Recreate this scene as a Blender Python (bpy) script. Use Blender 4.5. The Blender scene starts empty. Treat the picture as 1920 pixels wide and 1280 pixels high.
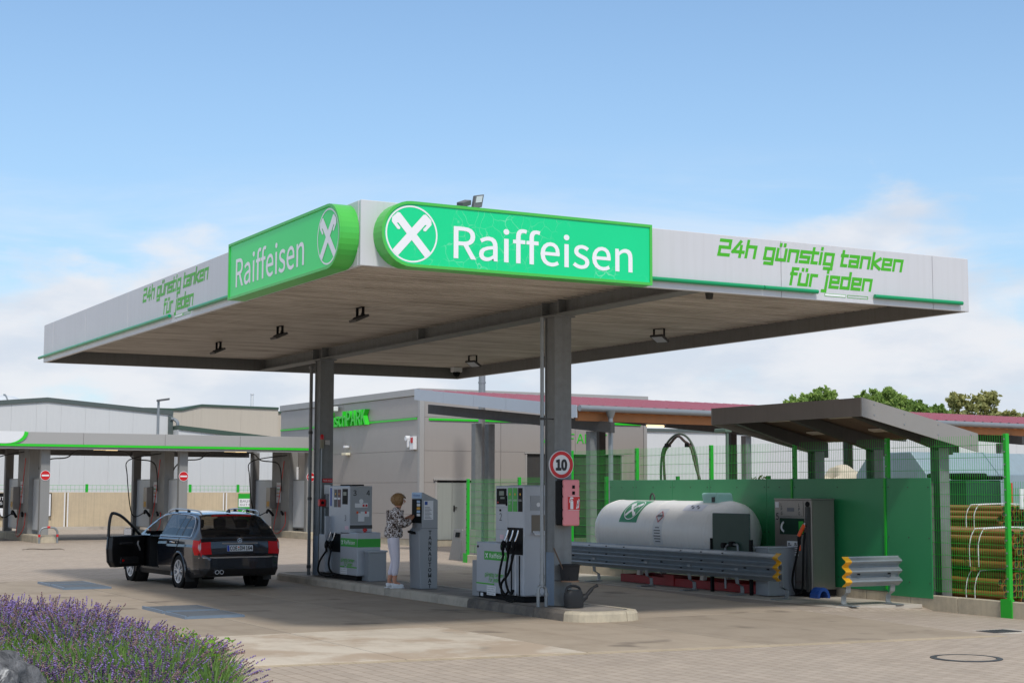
import bpy, bmesh, math, random
import numpy as np
from mathutils import Vector, Matrix

random.seed(7)
RNG = np.random.default_rng(11)
SC = bpy.context.scene
COL = SC.collection

# ------------------------------------------------------------------ camera
cam_data = bpy.data.cameras.new('camera')
cam = bpy.data.objects.new('camera', cam_data)
COL.objects.link(cam)
cam_data.sensor_width = 36.0
cam_data.lens = 55.386
cam_data.clip_start = 0.1
cam_data.clip_end = 3000
CAM = Vector((-7.36270, -17.06726, 1.895))
CR = Vector((0.87534343, -0.48349588, 0.00236693))
CU = Vector((-0.04723373, -0.08064012, 0.9956235))
CF = Vector((0.48118899, 0.87162429, 0.09342511))
mw = Matrix.Identity(4)
for i in range(3):
    mw[i][0], mw[i][1], mw[i][2], mw[i][3] = CR[i], CU[i], -CF[i], CAM[i]
cam.matrix_world = mw
SC.camera = cam

# ------------------------------------------------------------------ light
SUN_EL = math.radians(51)
SUN_H = Vector((-0.23, -0.97, 0)).normalized()
SUN_DIR = Vector((SUN_H.x * math.cos(SUN_EL), SUN_H.y * math.cos(SUN_EL), math.sin(SUN_EL)))
sun_data = bpy.data.lights.new('sun', 'SUN')
sun_data.energy = 2.45
sun_data.angle = math.radians(6.0)
sun_data.color = (1.0, 0.955, 0.89)
sun = bpy.data.objects.new('sun', sun_data)
COL.objects.link(sun)
sun.rotation_euler = (-SUN_DIR).to_track_quat('-Z', 'Y').to_euler()
sun.location = (-20, -30, 40)

world = bpy.data.worlds.new('World')
SC.world = world
world.use_nodes = True
wn = world.node_tree
wn.nodes.clear()
def W(t, **kw):
    n = wn.nodes.new(t)
    for k, v in kw.items():
        setattr(n, k, v)
    return n
def wl(a, b):
    wn.links.new(a, b)
def wmath(op, a, b=None, c=None, clamp=False):
    n = W('ShaderNodeMath', operation=op, use_clamp=clamp)
    for i, x in enumerate((a, b, c)):
        if x is None: continue
        if isinstance(x, (int, float)): n.inputs[i].default_value = x
        else: wl(x, n.inputs[i])
    return n.outputs[0]
def wrange(x, a, b, c=0.0, d=1.0):
    n = W('ShaderNodeMapRange', interpolation_type='SMOOTHSTEP')
    wl(x, n.inputs[0])
    for i, v in enumerate((a, b, c, d)): n.inputs[i + 1].default_value = v
    return n.outputs[0]
def wmix(f, a, b, mode='MIX'):
    n = W('ShaderNodeMix', data_type='RGBA', blend_type=mode)
    for s, x in ((n.inputs[0], f), (n.inputs[6], a), (n.inputs[7], b)):
        if isinstance(x, (int, float)): s.default_value = x
        elif isinstance(x, tuple): s.default_value = x
        else: wl(x, s)
    return n.outputs[2]
def wnoise(vec, scale, detail=8, rough=0.55, dist=0.0):
    n = W('ShaderNodeTexNoise')
    n.inputs['Scale'].default_value = scale
    n.inputs['Detail'].default_value = detail
    n.inputs['Roughness'].default_value = rough
    n.inputs['Distortion'].default_value = dist
    wl(vec, n.inputs['Vector'])
    return n.outputs[0]
w_out = W('ShaderNodeOutputWorld')
w_bg = W('ShaderNodeBackground')
w_bg.inputs[1].default_value = 0.15
wl(w_bg.outputs[0], w_out.inputs[0])
w_sky = W('ShaderNodeTexSky', sky_type='NISHITA')
w_sky.sun_disc = False
w_sky.sun_elevation = SUN_EL
w_sky.sun_rotation = math.atan2(SUN_H.x, SUN_H.y)
w_sky.altitude = 50
w_sky.air_density = 1.0
w_sky.dust_density = 0.6
w_sky.ozone_density = 1.6
w_tc = W('ShaderNodeTexCoord')
w_sep = W('ShaderNodeSeparateXYZ')
wl(w_tc.outputs['Generated'], w_sep.inputs[0])
wz = w_sep.outputs[2]
# clouds: heaped near the horizon, thin wisps above
def wmap(sx, sy, sz, ox=0.0, oy=0.0, oz=0.0):
    n = W('ShaderNodeMapping')
    n.inputs['Scale'].default_value = (sx, sy, sz)
    n.inputs['Location'].default_value = (ox, oy, oz)
    wl(w_tc.outputs['Generated'], n.inputs['Vector'])
    return n.outputs[0]
v_heap = wmap(1, 1, 2.3, 3.1, 1.7, 0.4)
n_big = wnoise(v_heap, 5.5, 3, 0.5)
n_heap = wnoise(v_heap, 13.0, 9, 0.56, 0.25)
dens = wmath('ADD', wmath('MULTIPLY', n_big, 0.75), wmath('MULTIPLY', n_heap, 0.55))
cover = wrange(wz, 0.085, 0.25, 0.15, -0.34)
heap = wrange(wmath('ADD', dens, cover), 0.62, 0.80)
v_thin = wmap(1, 1, 6.0, 7.7, 2.2, 0.9)
n_thin = wnoise(v_thin, 3.4, 7, 0.6, 0.4)
thin = wmath('MULTIPLY', wrange(n_thin, 0.43, 0.70), wrange(wz, 0.13, 0.225, 0.75, 0.0))
n_shade = wnoise(wmap(1, 1, 2.6, 3.15, 1.7, 0.52), 9.0, 7, 0.55)
cl_col = wmix(wrange(n_shade, 0.36, 0.62), (4.5, 4.9, 5.55, 1), (5.7, 5.75, 6.0, 1))
sky_col = wmix(1.0, w_sky.outputs[0], (0.94, 1.07, 1.13, 1), 'MULTIPLY')
haze_f = wrange(wz, -0.02, 0.36, 0.62, 0.10)
sky_col = wmix(haze_f, sky_col, (2.95, 4.2, 5.6, 1))
c1 = wmix(wmath('MULTIPLY', thin, 0.85), sky_col, (5.5, 5.8, 6.3, 1))
c2 = wmix(wmath('MULTIPLY', heap, 0.90), c1, cl_col)
veil = wmath('MULTIPLY', wrange(wz, 0.30, 0.62, 0.0, 0.8), wrange(wnoise(wmap(1, 1, 1, 2.2, 5.1, 0.3), 2.1, 6, 0.55), 0.30, 0.62, 0.55, 1.0))
c3 = wmix(veil, c2, (5.4, 5.4, 5.5, 1))   # thin high cloud above the view, added to whiten and lift the shade
wl(c3, w_bg.inputs[0])

SC.view_settings.view_transform = 'Standard'
SC.view_settings.look = 'None'
SC.view_settings.exposure = 0.0
SC.view_settings.gamma = 1.0
SC.view_settings.use_curve_mapping = False
SC.render.engine = 'CYCLES'
try:
    SC.cycles.max_bounces = 6
    SC.cycles.diffuse_bounces = 3
    SC.cycles.transparent_max_bounces = 12
    SC.cycles.use_denoising = True
except Exception:
    pass

# ------------------------------------------------------------------ materials
def S(r, g, b):
    f = lambda c: (c / 255 / 12.92) if c / 255 <= 0.04045 else ((c / 255 + 0.055) / 1.055) ** 2.4
    return (f(r), f(g), f(b))
def mulc(c, k):
    return tuple(min(1.0, x * k) for x in c) + (1.0,)
def NN(nt, t, **kw):
    n = nt.nodes.new(t)
    for k, v in kw.items():
        setattr(n, k, v)
    return n
def noise_node(nt, vec, scale, detail=6, rough=0.6):
    n = NN(nt, 'ShaderNodeTexNoise')
    n.inputs['Scale'].default_value = scale
    n.inputs['Detail'].default_value = detail
    n.inputs['Roughness'].default_value = rough
    if vec is not None: nt.links.new(vec, n.inputs['Vector'])
    return n
def mixn(nt, f, a, b, mode='MIX'):
    n = NN(nt, 'ShaderNodeMix', data_type='RGBA', blend_type=mode)
    for s, x in ((n.inputs[0], f), (n.inputs[6], a), (n.inputs[7], b)):
        if isinstance(x, (int, float)): s.default_value = x
        elif isinstance(x, tuple): s.default_value = x
        else: nt.links.new(x, s)
    return n.outputs[2]
def rampn(nt, x, stops):
    n = NN(nt, 'ShaderNodeValToRGB')
    e = n.color_ramp.elements
    while len(e) < len(stops): e.new(0.5)
    for i, (p, c) in enumerate(stops):
        e[i].position = p
        e[i].color = c if len(c) == 4 else tuple(c) + (1,)
    nt.links.new(x, n.inputs[0])
    return n.outputs[0]
MATS = {}
def M(name, col, rough=0.5, metal=0.0, var=0.10, scale=2.5, bump=0.0, bscale=60.0, spec=0.5,
      dirt=0.0, dirtcol=(0.10, 0.085, 0.065), streak=0.0, emit=0.0, coat=0.0, alpha=1.0, world=False, spots=None):
    """painted / metal / stone surface with uneven colour, grime and fine relief"""
    if name in MATS: return MATS[name]
    m = bpy.data.materials.new(name)
    m.use_nodes = True
    nt = m.node_tree
    b = nt.nodes['Principled BSDF']
    geo = NN(nt, 'ShaderNodeNewGeometry') if world else NN(nt, 'ShaderNodeTexCoord')
    vec = geo.outputs['Position'] if world else geo.outputs['Object']
    n1 = noise_node(nt, vec, scale, 7, 0.62)
    c = mixn(nt, n1.outputs[0], mulc(col, 1 - var), mulc(col, 1 + var))
    if var > 0:
        n2 = noise_node(nt, vec, scale * 0.23, 3, 0.5)
        c = mixn(nt, n2.outputs[0], mixn(nt, 1.0, c, (1 - var * .6,) * 3 + (1,), 'MULTIPLY'), c)
    if dirt > 0:
        n3 = noise_node(nt, vec, scale * 0.9, 9, 0.7)
        f = rampn(nt, n3.outputs[0], [(0.44, (0, 0, 0)), (0.72, (dirt,) * 3)])
        c = mixn(nt, f, c, tuple(dirtcol) + (1,))
    if streak > 0:
        mp = NN(nt, 'ShaderNodeMapping')
        mp.inputs['Scale'].default_value = (9.0, 9.0, 0.35)
        nt.links.new(vec, mp.inputs['Vector'])
        n4 = noise_node(nt, mp.outputs[0], 1.6, 5, 0.6)
        f = rampn(nt, n4.outputs[0], [(0.46, (0, 0, 0)), (0.75, (streak,) * 3)])
        c = mixn(nt, f, c, tuple(dirtcol) + (1,))
    nt.links.new(c, b.inputs['Base Color'])
    b.inputs['Metallic'].default_value = metal
    b.inputs['Specular IOR Level'].default_value = spec
    n5 = noise_node(nt, vec, scale * 2.2, 5, 0.6)
    r = NN(nt, 'ShaderNodeMapRange')
    nt.links.new(n5.outputs[0], r.inputs[0])
    r.inputs[3].default_value = max(0.02, rough * 0.8)
    r.inputs[4].default_value = min(1.0, rough * 1.22)
    nt.links.new(r.outputs[0], b.inputs['Roughness'])
    if coat: b.inputs['Coat Weight'].default_value = coat; b.inputs['Coat Roughness'].default_value = 0.04
    if bump > 0:
        n6 = noise_node(nt, vec, bscale, 4, 0.6)
        bp = NN(nt, 'ShaderNodeBump')
        bp.inputs['Strength'].default_value = bump
        bp.inputs['Distance'].default_value = 0.01
        nt.links.new(n6.outputs[0], bp.inputs['Height'])
        nt.links.new(bp.outputs[0], b.inputs['Normal'])
    if emit > 0:
        nt.links.new(c, b.inputs['Emission Color'])
        b.inputs['Emission Strength'].default_value = emit
    if alpha < 1: b.inputs['Alpha'].default_value = alpha
    MATS[name] = m
    return m

m_fascia = M('fascia sheet metal', S(205, 205, 208), 0.42, 0.0, 0.035, 0.9, streak=0.16, dirtcol=(0.42, 0.41, 0.40))
m_fascia_in = M('inner fascia steel', S(120, 120, 118), 0.55, 0.2, 0.12, 3, streak=0.3)
def soffit_mat():
    m = bpy.data.materials.new('ribbed soffit sheet'); m.use_nodes = True
    nt = m.node_tree; b = nt.nodes['Principled BSDF']; L = nt.links.new
    p = NN(nt, 'ShaderNodeNewGeometry').outputs['Position']
    base = S(206, 198, 188)
    mp = NN(nt, 'ShaderNodeMapping'); mp.inputs['Scale'].default_value = (0.35, 9.0, 1); L(p, mp.inputs['Vector'])
    st = noise_node(nt, mp.outputs[0], 1.0, 6, 0.65).outputs[0]
    mp2 = NN(nt, 'ShaderNodeMapping'); mp2.inputs['Scale'].default_value = (0.9, 2.2, 1); L(p, mp2.inputs['Vector'])
    s2 = noise_node(nt, mp2.outputs[0], 1.0, 5, 0.6).outputs[0]
    c = mixn(nt, rampn(nt, st, [(0.42, (0, 0, 0)), (0.70, (0.65,) * 3)]), mulc(base, 1), S(132, 116, 100) + (1,))
    c = mixn(nt, rampn(nt, s2, [(0.48, (0, 0, 0)), (0.75, (0.55,) * 3)]), c, S(112, 95, 78) + (1,))
    L(c, b.inputs['Base Color']); b.inputs['Roughness'].default_value = 0.55
    return m
m_soffit = soffit_mat()
m_green_trim = M('sign frame green', S(75, 190, 75), 0.35, 0, 0.05, 3)
m_green_tube = M('green tube', S(0, 150, 95), 0.3, 0, 0.05, 3)
m_green_text = M('green foil lettering', S(70, 178, 20), 0.45, 0, 0.04, 3)
m_white_text = M('white foil lettering', S(238, 238, 240), 0.4, 0, 0.02, 3)
m_black_text = M('black foil lettering', (0.012, 0.012, 0.014), 0.5, 0, 0.05, 3)
m_galv = M('galvanised steel', S(150, 155, 158), 0.45, 0.55, 0.14, 9, dirt=0.12, dirtcol=(0.2, 0.2, 0.19), bump=0.02)
m_galv_old = M('weathered galvanised steel', S(128, 131, 131), 0.6, 0.25, 0.16, 6, dirt=0.35, streak=0.3, dirtcol=(0.12, 0.115, 0.11))
m_rail = M('guard rail zinc', S(150, 158, 164), 0.42, 0.6, 0.12, 7, dirt=0.25, dirtcol=(0.17, 0.17, 0.165), bump=0.03)
m_dark_steel = M('dark steel', (0.06, 0.06, 0.06), 0.55, 0.2, 0.2, 5, streak=0.3)
m_black = M('black plastic', (0.010, 0.010, 0.011), 0.55, 0, 0.2, 8, spec=0.10)
m_rubber = M('black rubber', (0.009, 0.009, 0.009), 0.65, 0, 0.2, 9, spec=0.15)
m_grey_plastic = M('grey lamp housing', S(95, 97, 100), 0.5, 0, 0.1, 5)
m_lampglass = M('lamp glass', S(190, 195, 200), 0.1, 0, 0.05, 5)
m_silver = M('silver pump paint', S(176, 181, 188), 0.38, 0.15, 0.04, 2.5, dirt=0.10, dirtcol=(0.25, 0.25, 0.25))
m_silver_dk = M('grey side sheet', S(150, 154, 158), 0.42, 0.2, 0.05, 2.0, dirt=0.12, dirtcol=(0.22, 0.22, 0.22))
m_screen = M('dark display', (0.008, 0.010, 0.010), 0.5, 0, 0.1, 5, spec=0.06)
m_lcd = M('lcd grey green', S(95, 112, 100), 0.3, 0, 0.05, 5)
m_band = M('green band foil', S(38, 165, 45), 0.4, 0, 0.04, 3)
m_paper = M('white sticker', S(225, 226, 228), 0.5, 0, 0.03, 4)
m_ink = M('grey print', S(110, 112, 118), 0.6, 0, 0.05, 4)
m_bluesign = M('blue print', S(40, 80, 160), 0.5, 0, 0.05, 4)
m_bluepale = M('pale blue panel', S(165, 195, 225), 0.4, 0, 0.04, 4)
m_red = M('signal red', S(200, 25, 30), 0.4, 0, 0.06, 4)
m_redpaint = M('red frame paint', S(165, 20, 28), 0.5, 0, 0.12, 4, dirt=0.3)
m_pink = M('faded red plastic', S(228, 140, 145), 0.45, 0, 0.06, 4, dirt=0.08)
m_yellow = M('yellow cap paint', S(225, 165, 20), 0.5, 0, 0.08, 6, dirt=0.15)
m_orange = M('orange plastic', S(235, 85, 20), 0.4, 0, 0.05, 4)
m_bluepl = M('blue plastic', S(20, 60, 130), 0.4, 0, 0.05, 4)
m_fence = M('fence green coating', S(28, 172, 40), 0.4, 0, 0.05, 4)
m_board = M('green screen board', S(48, 142, 88), 0.35, 0, 0.10, 1.3, dirt=0.10, dirtcol=(0.015, 0.13, 0.07))
m_kerb = M('pale kerb concrete', S(196, 184, 160), 0.85, 0, 0.10, 3, dirt=0.45, streak=0.25, bump=0.35, bscale=40, dirtcol=(0.20, 0.18, 0.155))
m_kerb_oil = M('oil blackened kerb concrete', S(120, 112, 102), 0.75, 0, 0.2, 2.4, dirt=0.9, bump=0.35, bscale=40, dirtcol=(0.035, 0.032, 0.03), world=True)
m_kerb_dirty = M('used kerb concrete', S(184, 174, 158), 0.8, 0, 0.14, 2.2, dirt=0.5, bump=0.35, bscale=40, dirtcol=(0.07, 0.063, 0.058), world=True)
m_island = M('island concrete', S(150, 142, 132), 0.8, 0, 0.12, 1.8, dirt=0.75, bump=0.2, bscale=50, dirtcol=(0.075, 0.068, 0.06), world=True)
m_concrete = M('concrete retaining wall', S(200, 182, 152), 0.85, 0, 0.10, 0.9, dirt=0.4, streak=0.35, bump=0.2, dirtcol=(0.26, 0.22, 0.175))
m_panel_l = M('grey sandwich panel', S(164, 158, 153), 0.45, 0.1, 0.03, 1.0, streak=0.06, dirtcol=(0.2, 0.2, 0.2))
m_panel_trim = M('grey panel trim', S(168, 166, 163), 0.45, 0.1, 0.03, 1.0)
m_door_grey = M('grey green door', S(152, 156, 150), 0.45, 0, 0.03, 1.0, streak=0.1)
m_brightgreen = M('bright green strip', S(45, 205, 40), 0.35, 0, 0.03, 2.0)
m_hall = M('pale hall cladding', S(205, 206, 206), 0.5, 0.0, 0.03, 0.5, streak=0.12, dirtcol=(0.42, 0.42, 0.42))
m_beige = M('beige render', S(190, 180, 165), 0.85, 0, 0.05, 0.7, streak=0.15, dirtcol=(0.3, 0.27, 0.235))
m_roofdk = M('dark roof flashing', S(82, 92, 90), 0.5, 0, 0.06, 2.0)
m_roofgreen = M('dark green roof flashing', S(62, 82, 70), 0.5, 0, 0.06, 2.0)
m_redroof = M('red roof sheet', S(160, 84, 98), 0.45, 0, 0.08, 1.5, dirt=0.12, dirtcol=(0.25, 0.18, 0.18))
m_timber = M('orange brown timber', S(180, 116, 66), 0.7, 0, 0.15, 3, dirt=0.2)
m_shelter_shaded = M('shaded shelter fascia', S(128, 122, 118), 0.55, 0.1, 0.06, 2.0, streak=0.15)  # front of the shelter, its shade put into a darker colour
m_shelter_sunlit = M('sunlit shelter fascia', S(150, 146, 142), 0.5, 0.15, 0.05, 2.0)  # same sheet on the sides, lightened as if the sun falls on it
m_white_tank = M('white tank paint', S(244, 241, 237), 0.35, 0, 0.03, 1.4, dirt=0.10, streak=0.10, dirtcol=(0.45, 0.42, 0.38))
m_mint = M('mint plastic', S(165, 215, 205), 0.5, 0, 0.04, 3)
m_dkgreen = M('dark green cabinet', S(38, 66, 56), 0.45, 0, 0.06, 3)
m_bruststeel = M('brushed stainless steel', S(148, 142, 136), 0.36, 0.6, 0.08, 3, streak=0.12, dirtcol=(0.16, 0.155, 0.15))
m_pipe = M('ochre drain pipe', S(146, 98, 46), 0.55, 0, 0.12, 3, dirt=0.2)
m_pipe_shade = M('pipe mouth shade', (0.02, 0.014, 0.008), 0.9, 0, 0.2, 3)
m_translucent = M('frosted wash screen', S(205, 210, 214), 0.35, 0, 0.03, 1.0)
m_washgrey = M('wash bay steel', S(140, 140, 138), 0.5, 0.1, 0.05, 2.0, streak=0.15)
m_washdk = M('wash bay dark panel', S(122, 120, 118), 0.5, 0.1, 0.06, 2.0, streak=0.2)
m_tube_warm = M('lit tube lamp', S(255, 222, 165), 0.3, 0, 0.0, 2, emit=1.6)
m_skin = M('skin', S(205, 145, 115), 0.5, 0, 0.06, 20)
m_hair = M('streaked blond hair', S(158, 122, 80), 0.5, 0, 0.45, 60, bump=0.5, bscale=90)
m_trousers = M('white jeans', S(226, 218, 226), 0.8, 0, 0.05, 12, bump=0.25, bscale=35)
m_shoe = M('white trainers', S(236, 238, 240), 0.6, 0, 0.03, 15)
m_carpaint = M('dark blue grey car paint', (0.011, 0.014, 0.021), 0.22, 0.3, 0.05, 3, coat=1.0)
m_carblack = M('car black trim', (0.010, 0.010, 0.011), 0.45, 0, 0.1, 5)
m_carint = M('car interior', (0.014, 0.014, 0.015), 0.7, 0, 0.2, 6)
m_chrome = M('chrome', S(225, 226, 230), 0.18, 0.8, 0.02, 5)
m_alu = M('alloy wheel silver', S(200, 202, 206), 0.3, 0.45, 0.05, 5)
m_tail = M('red tail lamp', S(205, 10, 16), 0.2, 0, 0.1, 8, spec=0.25)
m_tailclear = M('clear tail lamp', S(190, 165, 165), 0.15, 0, 0.1, 30, coat=1.0)
m_plate_blue = M('plate blue', S(20, 60, 170), 0.4, 0, 0.02, 5)
m_bark = M('bark', (0.06, 0.045, 0.03), 0.9, 0, 0.3, 6, bump=0.4, bscale=20)
m_soil = M('planting soil', (0.055, 0.042, 0.030), 0.95, 0, 0.3, 5, bump=0.6, bscale=25)
m_sack = M('beige tarpaulin', S(205, 192, 170), 0.8, 0, 0.12, 3)
m_container = M('zinc skip steel', S(150, 168, 176), 0.5, 0.35, 0.06, 2.0, streak=0.2, dirtcol=(0.2, 0.2, 0.19))
m_hose_red = M('red hose', S(225, 50, 40), 0.45, 0, 0.05, 5)

def glass_mat(name, tint, rough=0.03, alpha=0.55):
    m = bpy.data.materials.new(name); m.use_nodes = True
    b = m.node_tree.nodes['Principled BSDF']
    b.inputs['Base Color'].default_value = tuple(tint) + (1,)
    b.inputs['Roughness'].default_value = rough
    b.inputs['Alpha'].default_value = alpha
    b.inputs['Specular IOR Level'].default_value = 0.7
    return m
m_carglass = glass_mat('tinted car glass', (0.008, 0.010, 0.013), 0.02, 0.86)
m_doorglass = glass_mat('clear car glass', (0.03, 0.04, 0.04), 0.02, 0.18)
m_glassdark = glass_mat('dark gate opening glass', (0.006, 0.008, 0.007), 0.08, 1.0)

def leaf_mat(name, col, var=0.35, trans=0.25):
    m = bpy.data.materials.new(name); m.use_nodes = True
    nt = m.node_tree
    b = nt.nodes['Principled BSDF']
    g = NN(nt, 'ShaderNodeNewGeometry')
    n = noise_node(nt, g.outputs['Position'], 1.6, 4, 0.6)
    c = mixn(nt, n.outputs[0], mulc(col, 1 - var), mulc(col, 1 + var))
    c2 = mixn(nt, g.outputs['Random Per Island'], mixn(nt, 1.0, c, (0.7, 0.75, 0.7, 1), 'MULTIPLY'), mixn(nt, 1.0, c, (1.3, 1.2, 1.15, 1), 'MULTIPLY'))
    nt.links.new(c2, b.inputs['Base Color'])
    b.inputs['Roughness'].default_value = 0.6
    b.inputs['Specular IOR Level'].default_value = 0.3
    tr = NN(nt, 'ShaderNodeBsdfTranslucent')
    nt.links.new(c2, tr.inputs[0])
    mx = NN(nt, 'ShaderNodeMixShader'); mx.inputs[0].default_value = trans
    out = nt.nodes['Material Output']
    nt.links.new(b.outputs[0], mx.inputs[1]); nt.links.new(tr.outputs[0], mx.inputs[2]); nt.links.new(mx.outputs[0], out.inputs[0])
    return m

# ------------------------------------------------------------------ mesh helpers
ORG = {}
def V3(*a): return Vector(a)
class MB:
    def __init__(s):
        s.v, s.f, s.mi = [], [], []
        s.cur = 0
    def add(s, verts, faces, mi=None):
        o = len(s.v)
        s.v += [tuple(p) for p in verts]
        s.f += [tuple(i + o for i in f) for f in faces]
        s.mi += [s.cur if mi is None else mi] * len(faces)
        return s
    def box(s, x0, x1, y0, y1, z0, z1, mi=None):
        v = [(x0, y0, z0), (x1, y0, z0), (x1, y1, z0), (x0, y1, z0), (x0, y0, z1), (x1, y0, z1), (x1, y1, z1), (x0, y1, z1)]
        return s.add(v, [(0, 3, 2, 1), (4, 5, 6, 7), (0, 1, 5, 4), (1, 2, 6, 5), (2, 3, 7, 6), (3, 0, 4, 7)], mi)
    def obox(s, c, ax, ay, az, mi=None):
        c, ax, ay, az = map(Vector, (c, ax, ay, az))
        v = [c + i * ax + j * ay + k * az for k in (-.5, .5) for i, j in ((-.5, -.5), (.5, -.5), (.5, .5), (-.5, .5))]
        return s.add(v, [(0, 3, 2, 1), (4, 5, 6, 7), (0, 1, 5, 4), (1, 2, 6, 5), (2, 3, 7, 6), (3, 0, 4, 7)], mi)
    def prism(s, pts, ext, mi=None):
        """closed outline pts (3-D, planar) pushed along ext"""
        n = len(pts); e = Vector(ext)
        v = [Vector(p) for p in pts] + [Vector(p) + e for p in pts]
        f = [tuple(range(n - 1, -1, -1)), tuple(range(n, 2 * n))] + [(i, (i + 1) % n, n + (i + 1) % n, n + i) for i in range(n)]
        return s.add(v, f, mi)
    def poly(s, pts, mi=None):
        return s.add(pts, [tuple(range(len(pts)))], mi)
    def cyl(s, p0, p1, r, n=12, r1=None, caps=True, mi=None):
        p0, p1 = Vector(p0), Vector(p1)
        r1 = r if r1 is None else r1
        d = (p1 - p0).normalized()
        a = d.orthogonal().normalized(); b = d.cross(a)
        v = []
        for p, q in ((p0, r), (p1, r1)):
            for i in range(n):
                t = 2 * math.pi * i / n
                v.append(p + (a * math.cos(t) + b * math.sin(t)) * q)
        f = [(i, (i + 1) % n, n + (i + 1) % n, n + i) for i in range(n)]
        if caps: f += [tuple(range(n - 1, -1, -1)), tuple(range(n, 2 * n))]
        return s.add(v, f, mi)
    def tube(s, path, r, n=8, smooth_it=True, mi=None, rs=None):
        P = [Vector(p) for p in path]
        if smooth_it and len(P) > 2:
            Q = []
            for i in range(len(P) - 1):
                a, b, c, d = P[max(0, i - 1)], P[i], P[i + 1], P[min(len(P) - 1, i + 2)]
                for k in range(6):
                    t = k / 6
                    Q.append(0.5 * ((2 * b) + (c - a) * t + (2 * a - 5 * b + 4 * c - d) * t * t + (3 * b - a - 3 * c + d) * t ** 3))
            Q.append(P[-1]); P = Q
        v, f = [], []
        a = None
        for i, p in enumerate(P):
            d = (P[min(i + 1, len(P) - 1)] - P[max(i - 1, 0)]).normalized()
            a = d.orthogonal().normalized() if a is None else (a - d * a.dot(d)).normalized()
            b = d.cross(a)
            rr = r if rs is None else r * rs[min(len(rs) - 1, int(i / max(1, len(P) - 1) * (len(rs) - 1) + .5))]
            for k in range(n):
                t = 2 * math.pi * k / n
                v.append(p + (a * math.cos(t) + b * math.sin(t)) * rr)
        for i in range(len(P) - 1):
            for k in range(n):
                f.append((i * n + k, i * n + (k + 1) % n, (i + 1) * n + (k + 1) % n, (i + 1) * n + k))
        f += [tuple(range(n - 1, -1, -1)), tuple(range((len(P) - 1) * n, len(P) * n))]
        return s.add(v, f, mi)
    def lathe(s, prof, c, axis=(0, 0, 1), n=20, mi=None):
        """prof: (radius, height) pairs about axis through c"""
        c, d = Vector(c), Vector(axis).normalized()
        a = d.orthogonal().normalized(); b = d.cross(a)
        v, f = [], []
        for r, h in prof:
            for k in range(n):
                t = 2 * math.pi * k / n
                v.append(c + d * h + (a * math.cos(t) + b * math.sin(t)) * max(r, 1e-4))
        for i in range(len(prof) - 1):
            for k in range(n):
                f.append((i * n + k, i * n + (k + 1) % n, (i + 1) * n + (k + 1) % n, (i + 1) * n + k))
        return s.add(v, f, mi)
    def ring(s, c, nrm, up, r0, r1, n=48, mi=None, squash=1.0):
        c, nrm, up = Vector(c), Vector(nrm).normalized(), Vector(up).normalized()
        rt = up.cross(nrm)
        v = []
        for r in (r0, r1):
            for i in range(n):
                t = 2 * math.pi * i / n
                v.append(c + rt * math.cos(t) * r * squash + up * math.sin(t) * r)
        return s.add(v, [(i, (i + 1) % n, n + (i + 1) % n, n + i) for i in range(n)], mi)
    def disc(s, c, nrm, up, r, n=40, mi=None, squash=1.0):
        c, nrm, up = Vector(c), Vector(nrm).normalized(), Vector(up).normalized()
        rt = up.cross(nrm)
        return s.add([c + rt * math.cos(2 * math.pi * i / n) * r * squash + up * math.sin(2 * math.pi * i / n) * r for i in range(n)], [tuple(range(n))], mi)
    def build(s, name, mats, parent=None, bevel=0.0, smooth=False, seg=2, stuff=False, recalc=True):
        me = bpy.data.meshes.new(name)
        off = ORG.get(parent.name, Vector((0, 0, 0))) if parent is not None else Vector((0, 0, 0))
        vv = [(p[0] - off[0], p[1] - off[1], p[2] - off[2]) for p in s.v]
        me.from_pydata(vv, [], s.f)
        if not isinstance(mats, (list, tuple)): mats = [mats]
        for m in mats: me.materials.append(m)
        if len(mats) > 1: me.polygons.foreach_set('material_index', s.mi)
        if recalc:
            bm = bmesh.new(); bm.from_mesh(me)
            bmesh.ops.recalc_face_normals(bm, faces=bm.faces)
            bm.to_mesh(me); bm.free()
        if smooth:
            me.polygons.foreach_set('use_smooth', [True] * len(me.polygons))
            try: me.set_sharp_from_angle(angle=math.radians(40))
            except Exception: pass
        me.update()
        o = bpy.data.objects.new(name, me)
        COL.objects.link(o)
        if parent is not None:
            o.parent = parent
            ORG[o.name] = off
        if bevel > 0:
            bv = o.modifiers.new('bevel', 'BEVEL'); bv.width = bevel; bv.segments = seg
            bv.limit_method = 'ANGLE'; bv.angle_limit = math.radians(35)
        if stuff: o['kind'] = 'stuff'
        return o

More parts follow.
